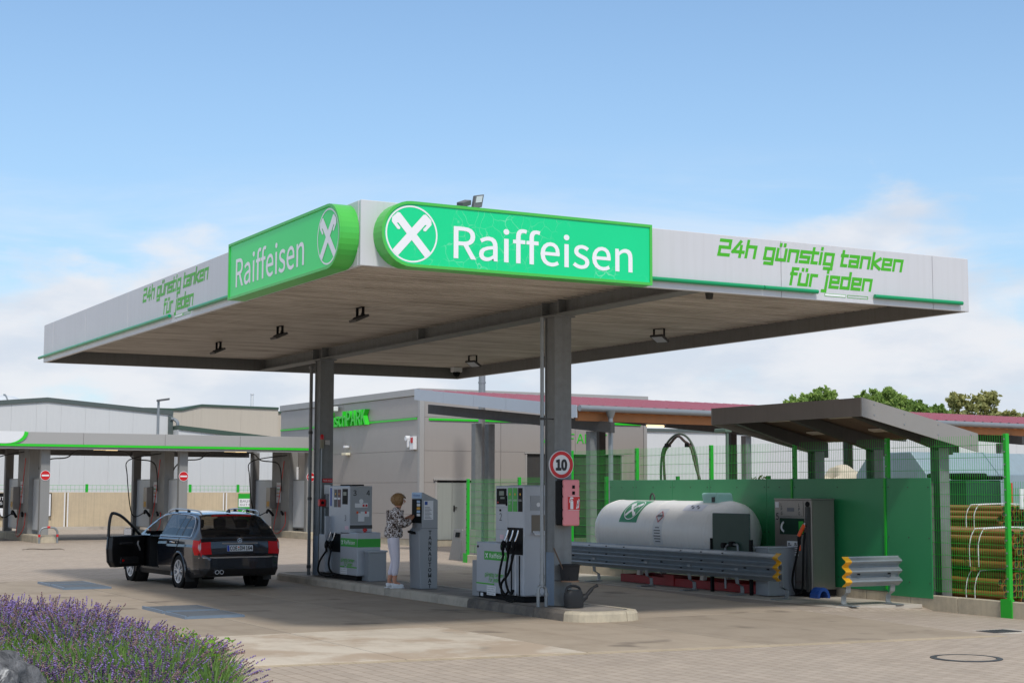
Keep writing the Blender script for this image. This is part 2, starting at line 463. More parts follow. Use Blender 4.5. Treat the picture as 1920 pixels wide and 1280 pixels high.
def build_islands(mb, name, mat, parent, smooth=False):
    """one object per connected piece"""
    par = list(range(len(mb.v)))
    key = {}
    for i, p in enumerate(mb.v):
        k = (round(p[0], 4), round(p[1], 4), round(p[2], 4))
        if k in key: par[i] = key[k]
        else: key[k] = i
    def root(i):
        while par[i] != i: par[i] = par[par[i]]; i = par[i]
        return i
    for f in mb.f:
        for q in f[1:]: par[root(q)] = root(f[0])
    gr = {}
    for f in mb.f: gr.setdefault(root(f[0]), []).append(f)
    for fs in gr.values():
        m2 = MB()
        for f in fs: m2.add([mb.v[i] for i in f], [tuple(range(len(f)))])
        m2.build(name, mat, parent, smooth=smooth)
USED_LABELS = {}
def tag(o, label, cat, group=None):
    o['label'] = label; o['category'] = cat
    if group: o['group'] = group
    return o
def struct(o):
    o['kind'] = 'structure'; return o
def thing(name, label, cat, loc=(0, 0, 0), group=None, rotz=0.0, local=False):
    """Empty at the base of a thing; parts are given in world coordinates unless local"""
    o = bpy.data.objects.new(name, None)
    o.empty_display_size = 0.2
    COL.objects.link(o)
    o.location = loc
    o.rotation_euler = (0, 0, rotz)
    tag(o, label, cat, group)
    ORG[o.name] = Vector((0, 0, 0)) if local else Vector(loc)
    return o
def copy_tree(o, parent=None):
    c = o.copy(); COL.objects.link(c)
    if parent is not None: c.parent = parent
    for ch in list(o.children): copy_tree(ch, c)
    return c
def frame_pts(o, x, y, a, b):
    return Vector(o) + Vector(x) * a + Vector(y) * b
_txt = {}
import os
FONT = None
try:   # the sans serif that ships with Blender; its built-in face if that is missing
    fp = os.path.join(bpy.utils.system_resource('DATAFILES'), 'fonts', 'Noto Sans CJK Regular.woff2')
    if os.path.exists(fp): FONT = bpy.data.fonts.load(fp)
except Exception:
    FONT = None
def text_geo(txt, bold=0.0, space=1.0, shear=0.0):
    k = (txt, bold, space, shear)
    if k not in _txt:
        cu = bpy.data.curves.new('lettering_source', 'FONT')
        if FONT is not None: cu.font = FONT
        cu.body = txt; cu.size = 1.0; cu.offset = bold * .6; cu.space_character = space; cu.shear = shear
        cu.resolution_u = 4
        ob = bpy.data.objects.new('lettering_source', cu)
        COL.objects.link(ob)
        dg = bpy.context.evaluated_depsgraph_get()
        me = bpy.data.meshes.new_from_object(ob.evaluated_get(dg))
        vs = [(v.co.x, v.co.y, 0.0) for v in me.vertices]; fs = [tuple(p.vertices) for p in me.polygons]
        bpy.data.objects.remove(ob); bpy.data.curves.remove(cu); bpy.data.meshes.remove(me)
        _txt[k] = (vs, fs)
    return _txt[k]
def put_text(mb, txt, o, x, y, w=None, h=0.1, bold=0.0, mi=None, center=False, space=1.0, depth=None, shear=0.0, bbox_h=False):
    """lettering with its lower left at o, reading along x, up along y; h = height from baseline to top"""
    vs, fs = text_geo(txt, bold, space, shear)
    if not vs: return
    xs = [v[0] for v in vs]; ys = [v[1] for v in vs]
    x0, x1 = min(xs), max(xs); y1 = max(ys); y0 = min(ys) if bbox_h else 0.0
    sy = h / (y1 - y0)
    sx = sy if w is None else w / (x1 - x0)
    ox = -(x1 + x0) / 2 if center else -x0
    X, Y = Vector(x).normalized(), Vector(y).normalized()
    Nn = X.cross(Y)
    P = [Vector(o) + X * ((v[0] + ox) * sx) + Y * ((v[1] - y0) * sy) + Nn * (v[2] if depth is None else 0) for v in vs]
    if depth is None:
        mb.add(P, fs, mi)
    else:
        n = len(P); e = Vector(depth)
        mb.add(P + [p + e for p in P], [tuple(reversed(f)) for f in fs] + [tuple(i + n for i in f) for f in fs], mi)
        cnt = {}
        for f in fs:
            for a, b in zip(f, f[1:] + f[:1]): cnt[(a, b)] = 1
        side = [(a, b, b + n, a + n) for (a, b) in cnt if (b, a) not in cnt]
        k0 = len(mb.v) - 2 * n
        mb.f += [tuple(i + k0 for i in q) for q in side]; mb.mi += [mb.cur if mi is None else mi] * len(side)
# ------------------------------------------------------------------ ground
def ground_mat(name, kind):
    m = bpy.data.materials.new(name); m.use_nodes = True
    nt = m.node_tree; b = nt.nodes['Principled BSDF']
    g = NN(nt, 'ShaderNodeNewGeometry'); pos = g.outputs['Position']
    L = nt.links.new
    big = noise_node(nt, pos, 0.22, 6, 0.6).outputs[0]
    med = noise_node(nt, pos, 1.1, 8, 0.66).outputs[0]
    fine = noise_node(nt, pos, 22.0, 5, 0.7).outputs[0]
    bp = NN(nt, 'ShaderNodeBump'); bp.inputs['Distance'].default_value = 0.01
    if kind == 'paver':
        base, dark, lite = S(171, 158, 144), S(150, 138, 128), S(192, 180, 166)
        mp = NN(nt, 'ShaderNodeMapping'); mp.inputs['Rotation'].default_value = (0, 0, math.radians(90))
        L(pos, mp.inputs['Vector'])
        br = NN(nt, 'ShaderNodeTexBrick')
        br.offset = 0.5; br.inputs['Scale'].default_value = 1.0
        br.inputs['Brick Width'].default_value = 0.20; br.inputs['Row Height'].default_value = 0.165
        br.inputs['Mortar Size'].default_value = 0.006; br.inputs['Mortar Smooth'].default_value = 0.3
        br.inputs['Bias'].default_value = 0.0
        br.inputs['Color1'].default_value = mulc(base, 0.93); br.inputs['Color2'].default_value = mulc(base, 1.07)
        br.inputs['Mortar'].default_value = mulc(S(138, 122, 106), 1.0)
        L(mp.outputs[0], br.inputs['Vector'])
        c = br.outputs['Color']
        c = mixn(nt, rampn(nt, big, [(0.35, (0, 0, 0)), (0.7, (0.4,) * 3)]), c, mixn(nt, 1.0, c, (1.14, 1.10, 1.05, 1), 'MULTIPLY'))
        c = mixn(nt, rampn(nt, med, [(0.48, (0, 0, 0)), (0.78, (0.5,) * 3)]), c, mixn(nt, 1.0, c, (0.70, 0.68, 0.66, 1), 'MULTIPLY'))
        inv = NN(nt, 'ShaderNodeMath', operation='MULTIPLY_ADD')
        L(br.outputs['Fac'], inv.inputs[0]); inv.inputs[1].default_value = -1.0; L(fine, inv.inputs[2])
        L(inv.outputs[0], bp.inputs['Height']); bp.inputs['Strength'].default_value = 0.5
        b.inputs['Roughness'].default_value = 0.85
    else:
        base = {'slab': S(175, 160, 141), 'slab2': S(167, 153, 135), 'pale': S(206, 194, 176), 'pad': S(188, 180, 168), 'edge': S(188, 172, 146), 'strip': S(150, 140, 130)}[kind]
        c = mixn(nt, fine, mulc(base, 0.93), mulc(base, 1.06))
        c = mixn(nt, rampn(nt, big, [(0.3, (0, 0, 0)), (0.72, (0.6,) * 3)]), c, mixn(nt, 1.0, c, (0.86, 0.85, 0.85, 1), 'MULTIPLY'))
        c = mixn(nt, rampn(nt, med, [(0.46, (0, 0, 0)), (0.74, (0.75,) * 3)]), c, mixn(nt, 1.0, c, (0.72, 0.70, 0.68, 1), 'MULTIPLY'))
        # tyre tracks along the lanes and oil drips
        mp = NN(nt, 'ShaderNodeMapping'); mp.inputs['Scale'].default_value = (2.6, 0.16, 1)
        L(pos, mp.inputs['Vector'])
        tr = noise_node(nt, mp.outputs[0], 1.0, 5, 0.6).outputs[0]
        c = mixn(nt, rampn(nt, tr, [(0.5, (0, 0, 0)), (0.75, (0.45,) * 3)]), c, mixn(nt, 1.0, c, (0.74, 0.70, 0.68, 1), 'MULTIPLY'))
        sp = noise_node(nt, pos, 0.85, 3, 0.5).outputs[0]
        c = mixn(nt, rampn(nt, sp, [(0.61, (0, 0, 0)), (0.69, (0.6,) * 3)]), c, (0.115, 0.092, 0.072, 1))
        if kind == 'pale':
            c = mixn(nt, rampn(nt, noise_node(nt, pos, 0.75, 7, 0.62).outputs[0], [(0.47, (0, 0, 0)), (0.57, (0.9,) * 3)]), c, mulc(S(176, 157, 136), 1))
        L(fine, bp.inputs['Height']); bp.inputs['Strength'].default_value = 0.25
        b.inputs['Roughness'].default_value = 0.8
    L(bp.outputs[0], b.inputs['Normal'])
    L(c, b.inputs['Base Color'])
    b.inputs['Specular IOR Level'].default_value = 0.3
    return m
m_paver = ground_mat('grey beige block paving', 'paver')
m_slab = ground_mat('tan forecourt concrete', 'slab')
m_slab2 = ground_mat('tan forecourt concrete, older', 'slab2')
m_pale = ground_mat('pale forecourt concrete', 'pale')
m_pad = ground_mat('pad concrete', 'pad')
m_edge = ground_mat('yellowish edge stone', 'edge')
m_strip = ground_mat('grey gutter strip', 'strip')

us = [-900, -60, -8, 0, 7.6, 8.35, 8.6, 11.62, 11.66, 16, 60, 900]
vs_ = [-60, -14, -6, -2.5, 2.75, 3.25, 16.4, 40, 80, 900]
def gz(uu, vv):
    if uu <= 8.36 or vv >= 3.2 or vv < -14.5: return 0.0
    k = min(1.0, (uu - 8.36) / (11.62 - 8.36))
    return -0.10 * k if uu < 15 else (-0.10 if uu < 17 else 0.0)
mb = MB()
gv = [(a, b_, gz(a, b_)) for b_ in vs_ for a in us]
nu = len(us)
mb.add(gv, [(j * nu + i, j * nu + i + 1, (j + 1) * nu + i + 1, (j + 1) * nu + i) for j in range(len(vs_) - 1) for i in range(nu - 1)])
ground = struct(mb.build('paved_ground', m_paver))

# forecourt slabs: separate pours with open joints
def front_v(uu): return -0.62 - 0.118 * (uu + 2.0) if uu < 4 else -1.33 - 0.10 * (uu - 4)
def right_u(vv): return 8.24 + 0.125 * (vv + 2.0) if vv < 8.4 else 9.54 + 0.05 * (vv - 8.4)
fore = thing('forecourt', 'tan concrete forecourt', 'ground', (0, 0, 0))
del fore['label'], fore['category']
struct(fore)
uc = [-6.2, -2.9, 0.24, 2.45, 4.9, 99]
vc = [-99, 2.75, 7.85, 12.25, 16.3]
for i in range(5):
    for j in range(4):
        v1 = vc[j + 1]
        u0, u1 = uc[i], uc[i + 1]
        def cor(uu, vv):
            if vv < -90: vv = front_v(min(uu, 8.2))
            if uu > 90: uu = right_u(vv)
            return uu, vv
        c00 = cor(u0, vc[j]); c10 = cor(u1, vc[j]); c11 = cor(u1, v1); c01 = cor(u0, v1)
        if j == 0: c10 = (c10[0] if u1 < 90 else 8.27, front_v(min(c10[0], 8.27)))
        g = 0.010
        pts = [(c00[0] + g, c00[1] + g), (c10[0] - g, c10[1] + g), (c11[0] - g, c11[1] - g), (c01[0] + g, c01[1] - g)]
        mb = MB()
        mb.prism([(p[0], p[1], -0.05) for p in pts], (0, 0, 0.056))
        mat = m_pale if (j == 0 and i in (1, 2)) else (m_slab if (i + j) % 2 else m_slab2)
        mb.build('concrete_slab', mat, fore, bevel=0.004, seg=1)
# the joints show a dark filler
mb = MB(); mb.poly([(-6.2, front_v(-6.2), 0.0015), (8.2, front_v(8.2), 0.0015), (9.5, 8.4, 0.0015), (9.9, 16.3, 0.0015), (-6.2, 16.3, 0.0015)])
mb.build('joint_filler', M('dark joint filler', (0.05, 0.045, 0.04), 0.8, 0, 0.2, 5), fore)
# the row of edge stones between slab and paving
edge = MB(); 
for k in range(58):
    a = -3.2 + k * 0.2
    edge.prism([(a + .003, front_v(a) - 0.16, -0.03), (a + .197, front_v(a + .2) - 0.16, -0.03), (a + .197, front_v(a + .2) - 0.012, -0.03), (a + .003, front_v(a) - 0.012, -0.03)], (0, 0, 0.034))
o = edge.build('edge_stones', m_edge); o['kind'] = 'structure'
# pad under the gas tank and grey gutter strip beside the lane
mb = MB(); mb.prism([(9.75, 3.02, -0.06), (11.5, 2.9, -0.06), (11.5, 13.6, -0.06), (9.78, 13.6, -0.06)], (0, 0, 0.066))
struct(mb.build('tank_pad', m_pad, bevel=0.006, seg=1))
mb = MB(); mb.poly([(9.14, 4.8, 0.004), (9.74, 3.1, 0.004), (9.77, 16.2, 0.004), (9.56, 16.2, 0.004), (9.56, 8.4, 0.004)])
struct(mb.build('gutter_strip', m_strip))

# ------------------------------------------------------------------ pump island
isl = bpy.data.objects.new('pump_island', None); COL.objects.link(isl); struct(isl)
def arc_outline(inset):
    pts = []
    u0, u1, v0, v1 = 4.40 + inset, 5.62 - inset, 2.28 + inset, 14.75 - inset
    r = 0.42 - inset * 0.5
    for cx, cy, a0 in ((u0 + r, v0 + r, 180), (u1 - r, v0 + r, 270), (u1 - r, v1 - r, 0), (u0 + r, v1 - r, 90)):
        for k in range(7):
            t = math.radians(a0 + k * 15)
            pts.append((cx + r * math.cos(t), cy + r * math.sin(t)))
    return pts
out = arc_outline(0.0); inn = arc_outline(0.16)
mb = MB(); mb.prism([(p[0], p[1], 0.0) for p in arc_outline(0.165)], (0, 0, 0.142)); mb.build('island_top', m_island, isl)
# kerb stones follow the outline
def resample(pts, step):
    P = [Vector((p[0], p[1], 0)) for p in pts + [pts[0]]]
    L = [0]
    for a, b_ in zip(P, P[1:]): L.append(L[-1] + (b_ - a).length)
    n = int(L[-1] / step); res = []
    for k in range(n):
        d = L[-1] * k / n
        i = max(j for j in range(len(L)) if L[j] <= d + 1e-9)
        i = min(i, len(P) - 2)
        t = (d - L[i]) / max(1e-9, L[i + 1] - L[i])
        res.append(P[i].lerp(P[i + 1], t))
    return res
ro = resample(out, 0.0975)
cen = lambda p: Vector((min(max(p.x, 4.40 + .42), 5.62 - .42), min(max(p.y, 2.28 + .42), 14.75 - .42), 0))
def inset_pt(p, d):
    c = cen(p); q = (c - p); q.normalize(); return p + q * d
n = len(ro)
per = 11
for k in range(0, n, per):
    seg = [ro[(k + i) % n] for i in range(min(per, n - k) + 1)]
    mb = MB(); prof = [(0.0, -0.02), (0.012, 0.11), (0.035, 0.148), (0.16, 0.152), (0.16, -0.02)]
    m_ = len(seg); pv = []
    for i, p in enumerate(seg):
        q = p
        if i == 0: q = p.lerp(seg[1], 0.05)
        if i == m_ - 1: q = p.lerp(seg[-2], 0.05)
        for d, z in prof:
            r_ = inset_pt(q, d); pv.append((r_.x, r_.y, z))
    L5 = len(prof); fs = []
    for i in range(m_ - 1):
        for j in range(L5):
            fs.append((i * L5 + j, i * L5 + (j + 1) % L5, (i + 1) * L5 + (j + 1) % L5, (i + 1) * L5 + j))
    fs += [tuple(range(L5)), tuple(range((m_ - 1) * L5, m_ * L5))]
    mb.add(pv, fs)
    mid = seg[len(seg) // 2]
    mb.build('kerb_stone', m_kerb if (mid.y < 2.95) else (m_kerb_oil if mid.y < 5.3 and mid.x < 5 else m_kerb_dirty), isl)

# hatch plates over the tank shafts
k = 0
plab = ['steel hatch plate in front of the lavender, nearest of the four', 'steel hatch plate just behind the nearest one in the forecourt',
        'steel hatch plate beside the car, front one of the far pair', 'steel hatch plate at the far left edge of the forecourt']
m_hatch = M('blue grey chequer plate', S(100, 105, 110), 0.6, 0.0, 0.1, 6, spec=0.2, dirt=0.3, bump=0.3, bscale=55)
m_hatchedge = M('hatch rim steel', S(125, 142, 160), 0.4, 0.3, 0.06, 6)
for v0, v1 in ((5.55, 6.50), (6.70, 7.75), (13.08, 14.04), (14.22, 15.22)):
    t = thing('hatch_plate', plab[k], 'hatch plate', (0.14, (v0 + v1) / 2, 0.006), 'steel hatch plates in the forecourt')
    mb = MB(); mb.box(-0.28, 0.57, v0, v1, 0.008, 0.045)
    mb.build('plate', m_hatch, t, bevel=0.008, seg=1)
    mb = MB(); mb.box(-0.31, -0.283, v0 - .02, v1 + .02, 0.007, 0.052); mb.box(-0.28, 0.573, v0 - .02, v0 - .002, 0.007, 0.04); mb.box(0.573, 0.598, v0 - .02, v1 + .02, 0.007, 0.04)
    mb.build('frame', m_hatchedge, t)
    mb = MB()
    mb.tube([(-.25, v0 - .012, .045), (.54, v0 - .012, .045)], .006, 6); mb.build('hinge', m_hatchedge, t)
    k += 1
# round cover and drain
t = thing('manhole_cover', 'round concrete filled manhole cover in the block paving at lower right', 'manhole cover', (5.93, -3.68, 0))
mb = MB(); mb.lathe([(0.40, -0.02), (0.40, 0.008), (0.335, 0.010), (0.335, -0.02)], (5.93, -3.68, 0), n=40); mb.build('rim', m_dark_steel, t)
mb = MB(); mb.lathe([(0.325, -0.02), (0.325, 0.007), (0.0, 0.008)], (5.93, -3.68, 0), n=40); mb.build('lid', m_paver, t)
t = thing('drain_grate', 'small slotted drain grate set in concrete near the green fence', 'drain', (8.95, -1.25, -0.02))
mb = MB(); mb.box(8.5, 9.42, -1.55, -0.95, -0.06, -0.012); mb.build('surround', m_pad, t, bevel=0.005)
mb = MB()
for q in range(9): mb.box(8.70 + q * 0.06, 8.735 + q * 0.06, -1.42, -1.08, -0.02, -0.004)
mb.build('grate', m_dark_steel, t)

# ------------------------------------------------------------------ canopy
CL, CW, ZB, ZT = 16.743, 9.814, 4.533, 5.324
can = thing('canopy', 'flat white petrol station canopy on two steel columns', 'canopy', (CW / 2, CL / 2, 0))
# fascia sheets with open joints, skin 6 cm thick
def fascia_run(axis, cuts, pos, inward):
    for a, b_ in zip(cuts, cuts[1:]):
        mb = MB(); g = 0.0035
        if axis == 'u': mb.box(a + g, b_ - g, min(pos, pos + inward), max(pos, pos + inward), ZB, ZT)
        else: mb.box(min(pos, pos + inward), max(pos, pos + inward), a + g, b_ - g, ZB, ZT)
        mb.build('fascia_panel', m_fascia, can, bevel=0.006, seg=1)
fascia_run('u', [0, 3.2, 6.3, 9.1, CW], 0.0, 0.06)
fascia_run('v', [0.065, 3.9, 7.3, 10.2, 13.2, 15.9, CL], 0.0, 0.06)
fascia_run('u', [0.065, 3.2, 6.5, CW], CL, -0.06)
fascia_run('v', [0.065, 4, 8.4, 12.6, CL - 0.065], CW, -0.06)
mb = MB()
mb.box(0.07, 0.075, 0.07, CL - .07, ZB + .004, ZT - .05); mb.box(CW - .075, CW - .07, 0.07, CL - .07, ZB + .004, ZT - .05)
mb.box(0.08, CW - .08, 0.07, 0.075, ZB + .004, ZT - .05); mb.box(0.08, CW - .08, CL - .075, CL - .07, ZB + .004, ZT - .05)
mb.build('fascia_lining', m_fascia_in, can)
# roof deck and ribbed soffit (ribs run across the lanes)
mb = MB(); mb.box(0.08, CW - .08, 0.08, CL - .08, 5.0, 5.06); mb.build('roof_deck', m_galv_old, can)
mb = MB()
ZS = 4.775; pitch = 0.20
prof = [(0.0, 0.0), (0.125, 0.0), (0.135, 0.055), (0.19, 0.055)]
P = []
y = 0.08
while y < CL - 0.29:
    for a, z in prof: P.append((y + a, ZS + z))
    y += pitch
vv = []
for y, z in P: vv += [(0.08, y, z), (CW - .08, y, z)]
mb.add(vv, [(2 * i, 2 * i + 1, 2 * i + 3, 2 * i + 2) for i in range(len(P) - 1)])
mb.build('soffit', m_soffit, can)
# centre girder and cross girders, I sections
def ibeam(mb, p0, p1, w, z0, z1, tf=0.022):
    p0, p1 = Vector((p0[0], p0[1], 0)), Vector((p1[0], p1[1], 0)); d = (p1 - p0); s_ = Vector((-d.y, d.x, 0)).normalized() * w
    c = (p0 + p1) / 2
    mb.obox((c.x, c.y, z0 + tf / 2), d, s_, (0, 0, tf)); mb.obox((c.x, c.y, z1 - tf / 2), d, s_, (0, 0, tf))
    mb.obox((c.x, c.y, (z0 + z1) / 2), d, s_ * 0.06, (0, 0, z1 - z0 - 2 * tf))
mb = MB(); ibeam(mb, (4.91, 0.08), (4.91, CL - .08), 0.30, 4.545, 4.80)
for vv_ in (3.45, 3.95, 12.95, 13.45, 8.4): mb.box(4.765, 5.055, vv_ - .008, vv_ + .008, 4.57, 4.775)
mb.build('centre_girder', m_galv_old, can)
for v in (3.7, 13.15):
    mb = MB(); w, dd = 0.30, 0.30
    # H column: flanges face the lanes' ends, web between
    mb.box(4.76, 5.06, v - .15, v - .13, 0.152, 4.545); mb.box(4.76, 5.06, v + .13, v + .15, 0.152, 4.545); mb.box(4.785, 5.035, v - .13, v + .13, 0.152, 4.545)
    c = mb.build('column', m_galv_old, can, bevel=0.004, seg=1)
    mb = MB(); mb.box(4.72, 5.10, v - .2, v + .2, 4.52, 4.5445); mb.box(4.74, 4.80, v - .11, v + .11, 0.152, 0.16)
    mb.build('head_plate', m_galv_old, c)
    mb = MB(); mb.box(4.772, 4.784, v - .129, v + .129, 0.153, 0.95)
    mb.build('boot_plate', M('blue grey boot plate', S(120, 138, 158), 0.5, 0.2, 0.1, 4, dirt=0.3), c)
# green tubes along the lower fascia edge
def tube_run(p0, p1):
    mb = MB(); mb.cyl(p0, p1, 0.030, 12)
    mb.build('neon_tube', m_green_tube, can, smooth=True)
zt = 4.645
tube_run((4.10, -0.045, zt), (5.95, -0.045, zt)); tube_run((5.965, -0.045, zt), (6.90, -0.045, zt)); tube_run((7.94, -0.045, zt), (9.63, -0.045, zt))
tube_run((-0.045, 4.15, zt), (-0.045, 6.50, zt)); tube_run((-0.045, 7.53, zt), (-0.045, 12.0, zt)); tube_run((-0.045, 12.02, zt), (-0.045, 16.95, zt))
# little white bars that belong to the slogan
def wbar(axis, a, b_, solid):
    mb = MB()
    z0, z1 = 4.600, 4.640
    def q(a, b_, z0, z1, mi):
        if axis == 'u': mb.box(a, b_, -0.005, -0.0005, z0, z1, mi)
        else: mb.box(-0.005, -0.0005, a, b_, z0, z1, mi)
    if solid: q(a + .006, b_ - .006, z0 + .006, z1 - .006, 0)
    q(a, b_, z0, z0 + .005, 1); q(a, b_, z1 - .005, z1, 1); q(a, a + .005, z0 + .005, z1 - .005, 1); q(b_ - .005, b_, z0 + .005, z1 - .005, 1)
    mb.build('slogan_bar', [m_white_text, m_green_text], can)
wbar('u', 7.06, 7.44, True); wbar('u', 7.47, 7.85, False)
wbar('v', 6.98, 7.38, True); wbar('v', 6.58, 6.95, False)
# slogan in square stroke letters
GL = {'2': ([[(0, 5.5), (4, 5.5), (4, 2.9), (0, 2.9), (0, 0), (4, 0)]], 4), '4': ([[(2.6, 5.5), (0, 1.6), (4.4, 1.6)], [(3.2, 3.8), (3.2, -.1)]], 4.2),
      'h': ([[(0, 6), (0, 0)], [(0, 4), (3.6, 4), (3.6, 0)]], 3.6), 'g': ([[(3.6, 0), (0, 0), (0, 4), (3.6, 4), (3.6, -1.8), (0.5, -1.8)]], 3.6),
      'u': ([[(0, 4), (0, 0), (3.6, 0)], [(3.6, 4), (3.6, 0)], [(0.9, 5.75), (0.9, 6.0)], [(2.7, 5.75), (2.7, 6.0)]], 3.6),
      'n': ([[(0, 0), (0, 4), (3.6, 4), (3.6, 0)]], 3.6), 's': ([[(3.6, 4), (0, 4), (0, 2), (3.6, 2), (3.6, 0), (0, 0)]], 3.6),
      't': ([[(0, 5.6), (0, 0), (2.0, 0)], [(-.4, 4), (2.0, 4)]], 2.0), 'i': ([[(0, 4), (0, 0)], [(0, 5.75), (0, 6.0)]], 0.2),
      'a': ([[(0, 4), (3.6, 4), (3.6, 0), (0, 0), (0, 2), (3.6, 2)]], 3.6), 'k': ([[(0, 6), (0, 0)], [(3.3, 4), (0.4, 2.1), (3.5, 0)]], 3.4),
      'e': ([[(3.6, 0), (0, 0), (0, 4), (3.6, 4), (3.6, 2), (0, 2)]], 3.6), 'f': ([[(0, 0), (0, 6), (2.2, 6)], [(-.4, 4), (1.8, 4)]], 2.0),
      'r': ([[(0, 0), (0, 4), (2.4, 4)]], 2.4), 'j': ([[(0.6, 4), (0.6, -1.8), (-.8, -1.8)], [(0.6, 5.75), (0.6, 6.0)]], 0.8), 'd': ([[(3.6, 6), (3.6, 0), (0, 0), (0, 4), (3.6, 4)]], 3.6), ' ': ([], 2.2)}
def stroke_text(mb, txt, o, x, y, nrm, w, xh, th=1.3, slant=0.22):
    tot = 0; pos = []
    for ch in txt:
        pos.append(tot); tot += GL[ch][1] + (1.7 if ch != ' ' else 0.6)
    kx = w / (tot - 1.7); ky = xh / 4.0
    X, Y, N = Vector(x), Vector(y), Vector(nrm)
    e = 0.0008
    for ch, p in zip(txt, pos):
        for ln in GL[ch][0]:
            for (a, b_), (c, d) in zip(ln, ln[1:]):
                # outline in letter units, then slanted
                dx, dy = c - a, d - b_; l = math.hypot(dx, dy); dx, dy = dx / l, dy / l
                h = th / 2; hx = h * min(1.0, ky / kx) if abs(dy) > .9 else h
                a2, b2, c2, d2 = a - dx * h, b_ - dy * h, c + dx * h, d + dy * h
                q = [(a2 - dy * hx, b2 + dx * h), (a2 + dy * hx, b2 - dx * h), (c2 + dy * hx, d2 - dx * h), (c2 - dy * hx, d2 + dx * h)]
                e += 0.00012 if e < 0.004 else -0.003
                mb.poly([Vector(o) + X * ((qx + p + slant * qy) * kx) + Y * (qy * ky) + N * e for qx, qy in q])
mb = MB(); stroke_text(mb, '24h gunstig tanken', (5.24, 0, 5.055), (1, 0, 0), (0, 0, 1), (0, -1, 0), 3.24, 0.142); mb.build('slogan_line', m_green_text, can, recalc=False)
mb = MB(); stroke_text(mb, 'fur jeden', (6.46, 0, 4.735), (1, 0, 0), (0, 0, 1), (0, -1, 0), 1.43, 0.142); mb.build('slogan_line', m_green_text, can, recalc=False)
mb = MB(); stroke_text(mb, '24h gunstig tanken', (0, 9.24, 5.055), (0, -1, 0), (0, 0, 1), (-1, 0, 0), 3.46, 0.142); mb.build('slogan_line', m_green_text, can, recalc=False)
mb = MB(); stroke_text(mb, 'fur jeden', (0, 8.01, 4.735), (0, -1, 0), (0, 0, 1), (-1, 0, 0), 1.52, 0.142); mb.build('slogan_line', m_green_text, can, recalc=False)

# ------------------------------------------------------------------ illuminated sign boxes on the canopy corner
def sign_face_mat(name, col, cracks):
    m = bpy.data.materials.new(name); m.use_nodes = True
    nt = m.node_tree; b = nt.nodes['Principled BSDF']; L = nt.links.new
    tc = NN(nt, 'ShaderNodeNewGeometry'); p = tc.outputs['Position']
    n = noise_node(nt, p, 1.2, 4, 0.5)
    c = mixn(nt, n.outputs[0], mulc(col, 0.95), mulc(col, 1.05))
    if cracks:
        dn = NN(nt, 'ShaderNodeVectorMath', operation='MULTIPLY_ADD')
        nc = noise_node(nt, p, 3.0, 3, 0.5)
        L(nc.outputs['Color'], dn.inputs[0]); dn.inputs[1].default_value = (0.22,) * 3; L(p, dn.inputs[2])
        vo = NN(nt, 'ShaderNodeTexVoronoi', feature='DISTANCE_TO_EDGE'); vo.inputs['Scale'].default_value = 6.5
        L(dn.outputs[0], vo.inputs['Vector'])
        ln = rampn(nt, vo.outputs['Distance'], [(0.0, (1, 1, 1)), (0.028, (0, 0, 0))])
        mk = rampn(nt, noise_node(nt, p, 1.3, 3, 0.5).outputs[0], [(0.50, (0, 0, 0)), (0.64, (0.42,) * 3)])
        f = NN(nt, 'ShaderNodeMath', operation='MULTIPLY'); L(ln, f.inputs[0]); L(mk, f.inputs[1])
        c = mixn(nt, f.outputs[0], c, (0.55, 0.85, 0.70, 1))
    L(c, b.inputs['Base Color']); b.inputs['Roughness'].default_value = 0.3
    return m
m_face_r = sign_face_mat('faded green sign face', S(0, 214, 138), True)
m_face_l = sign_face_mat('fresh green sign face', S(48, 224, 98), False)
LOGO = [(-.155, -1.03), (-.155, .90), (-.09, .98), (.22, .98), (.34, .86), (.34, .50), (.27, .44), (.21, .48), (.21, .70), (.155, .66), (.155, -1.03)]
def crossed_logo(mb, c, x, y, nrm, r, mi=0, e=0.002):
    """two crossed gable boards with horse heads"""
    X, Y, N = Vector(x).normalized(), Vector(y).normalized(), Vector(nrm).normalized()
    for sgn in (1, -1):
        a = math.radians(42)
        for_pts = []
        for s_, t_ in LOGO:
            # head end leans to the left for sgn 1; hook hangs on its outer, lower side
            xx = -t_ * math.sin(a) - s_ * math.cos(a); yy = t_ * math.cos(a) - s_ * math.sin(a)
            for_pts.append(Vector(c) + X * (xx * sgn * r) + Y * (yy * r) + N * (e + (0.0006 if sgn < 0 else 0)))
        mb.poly(for_pts, mi)
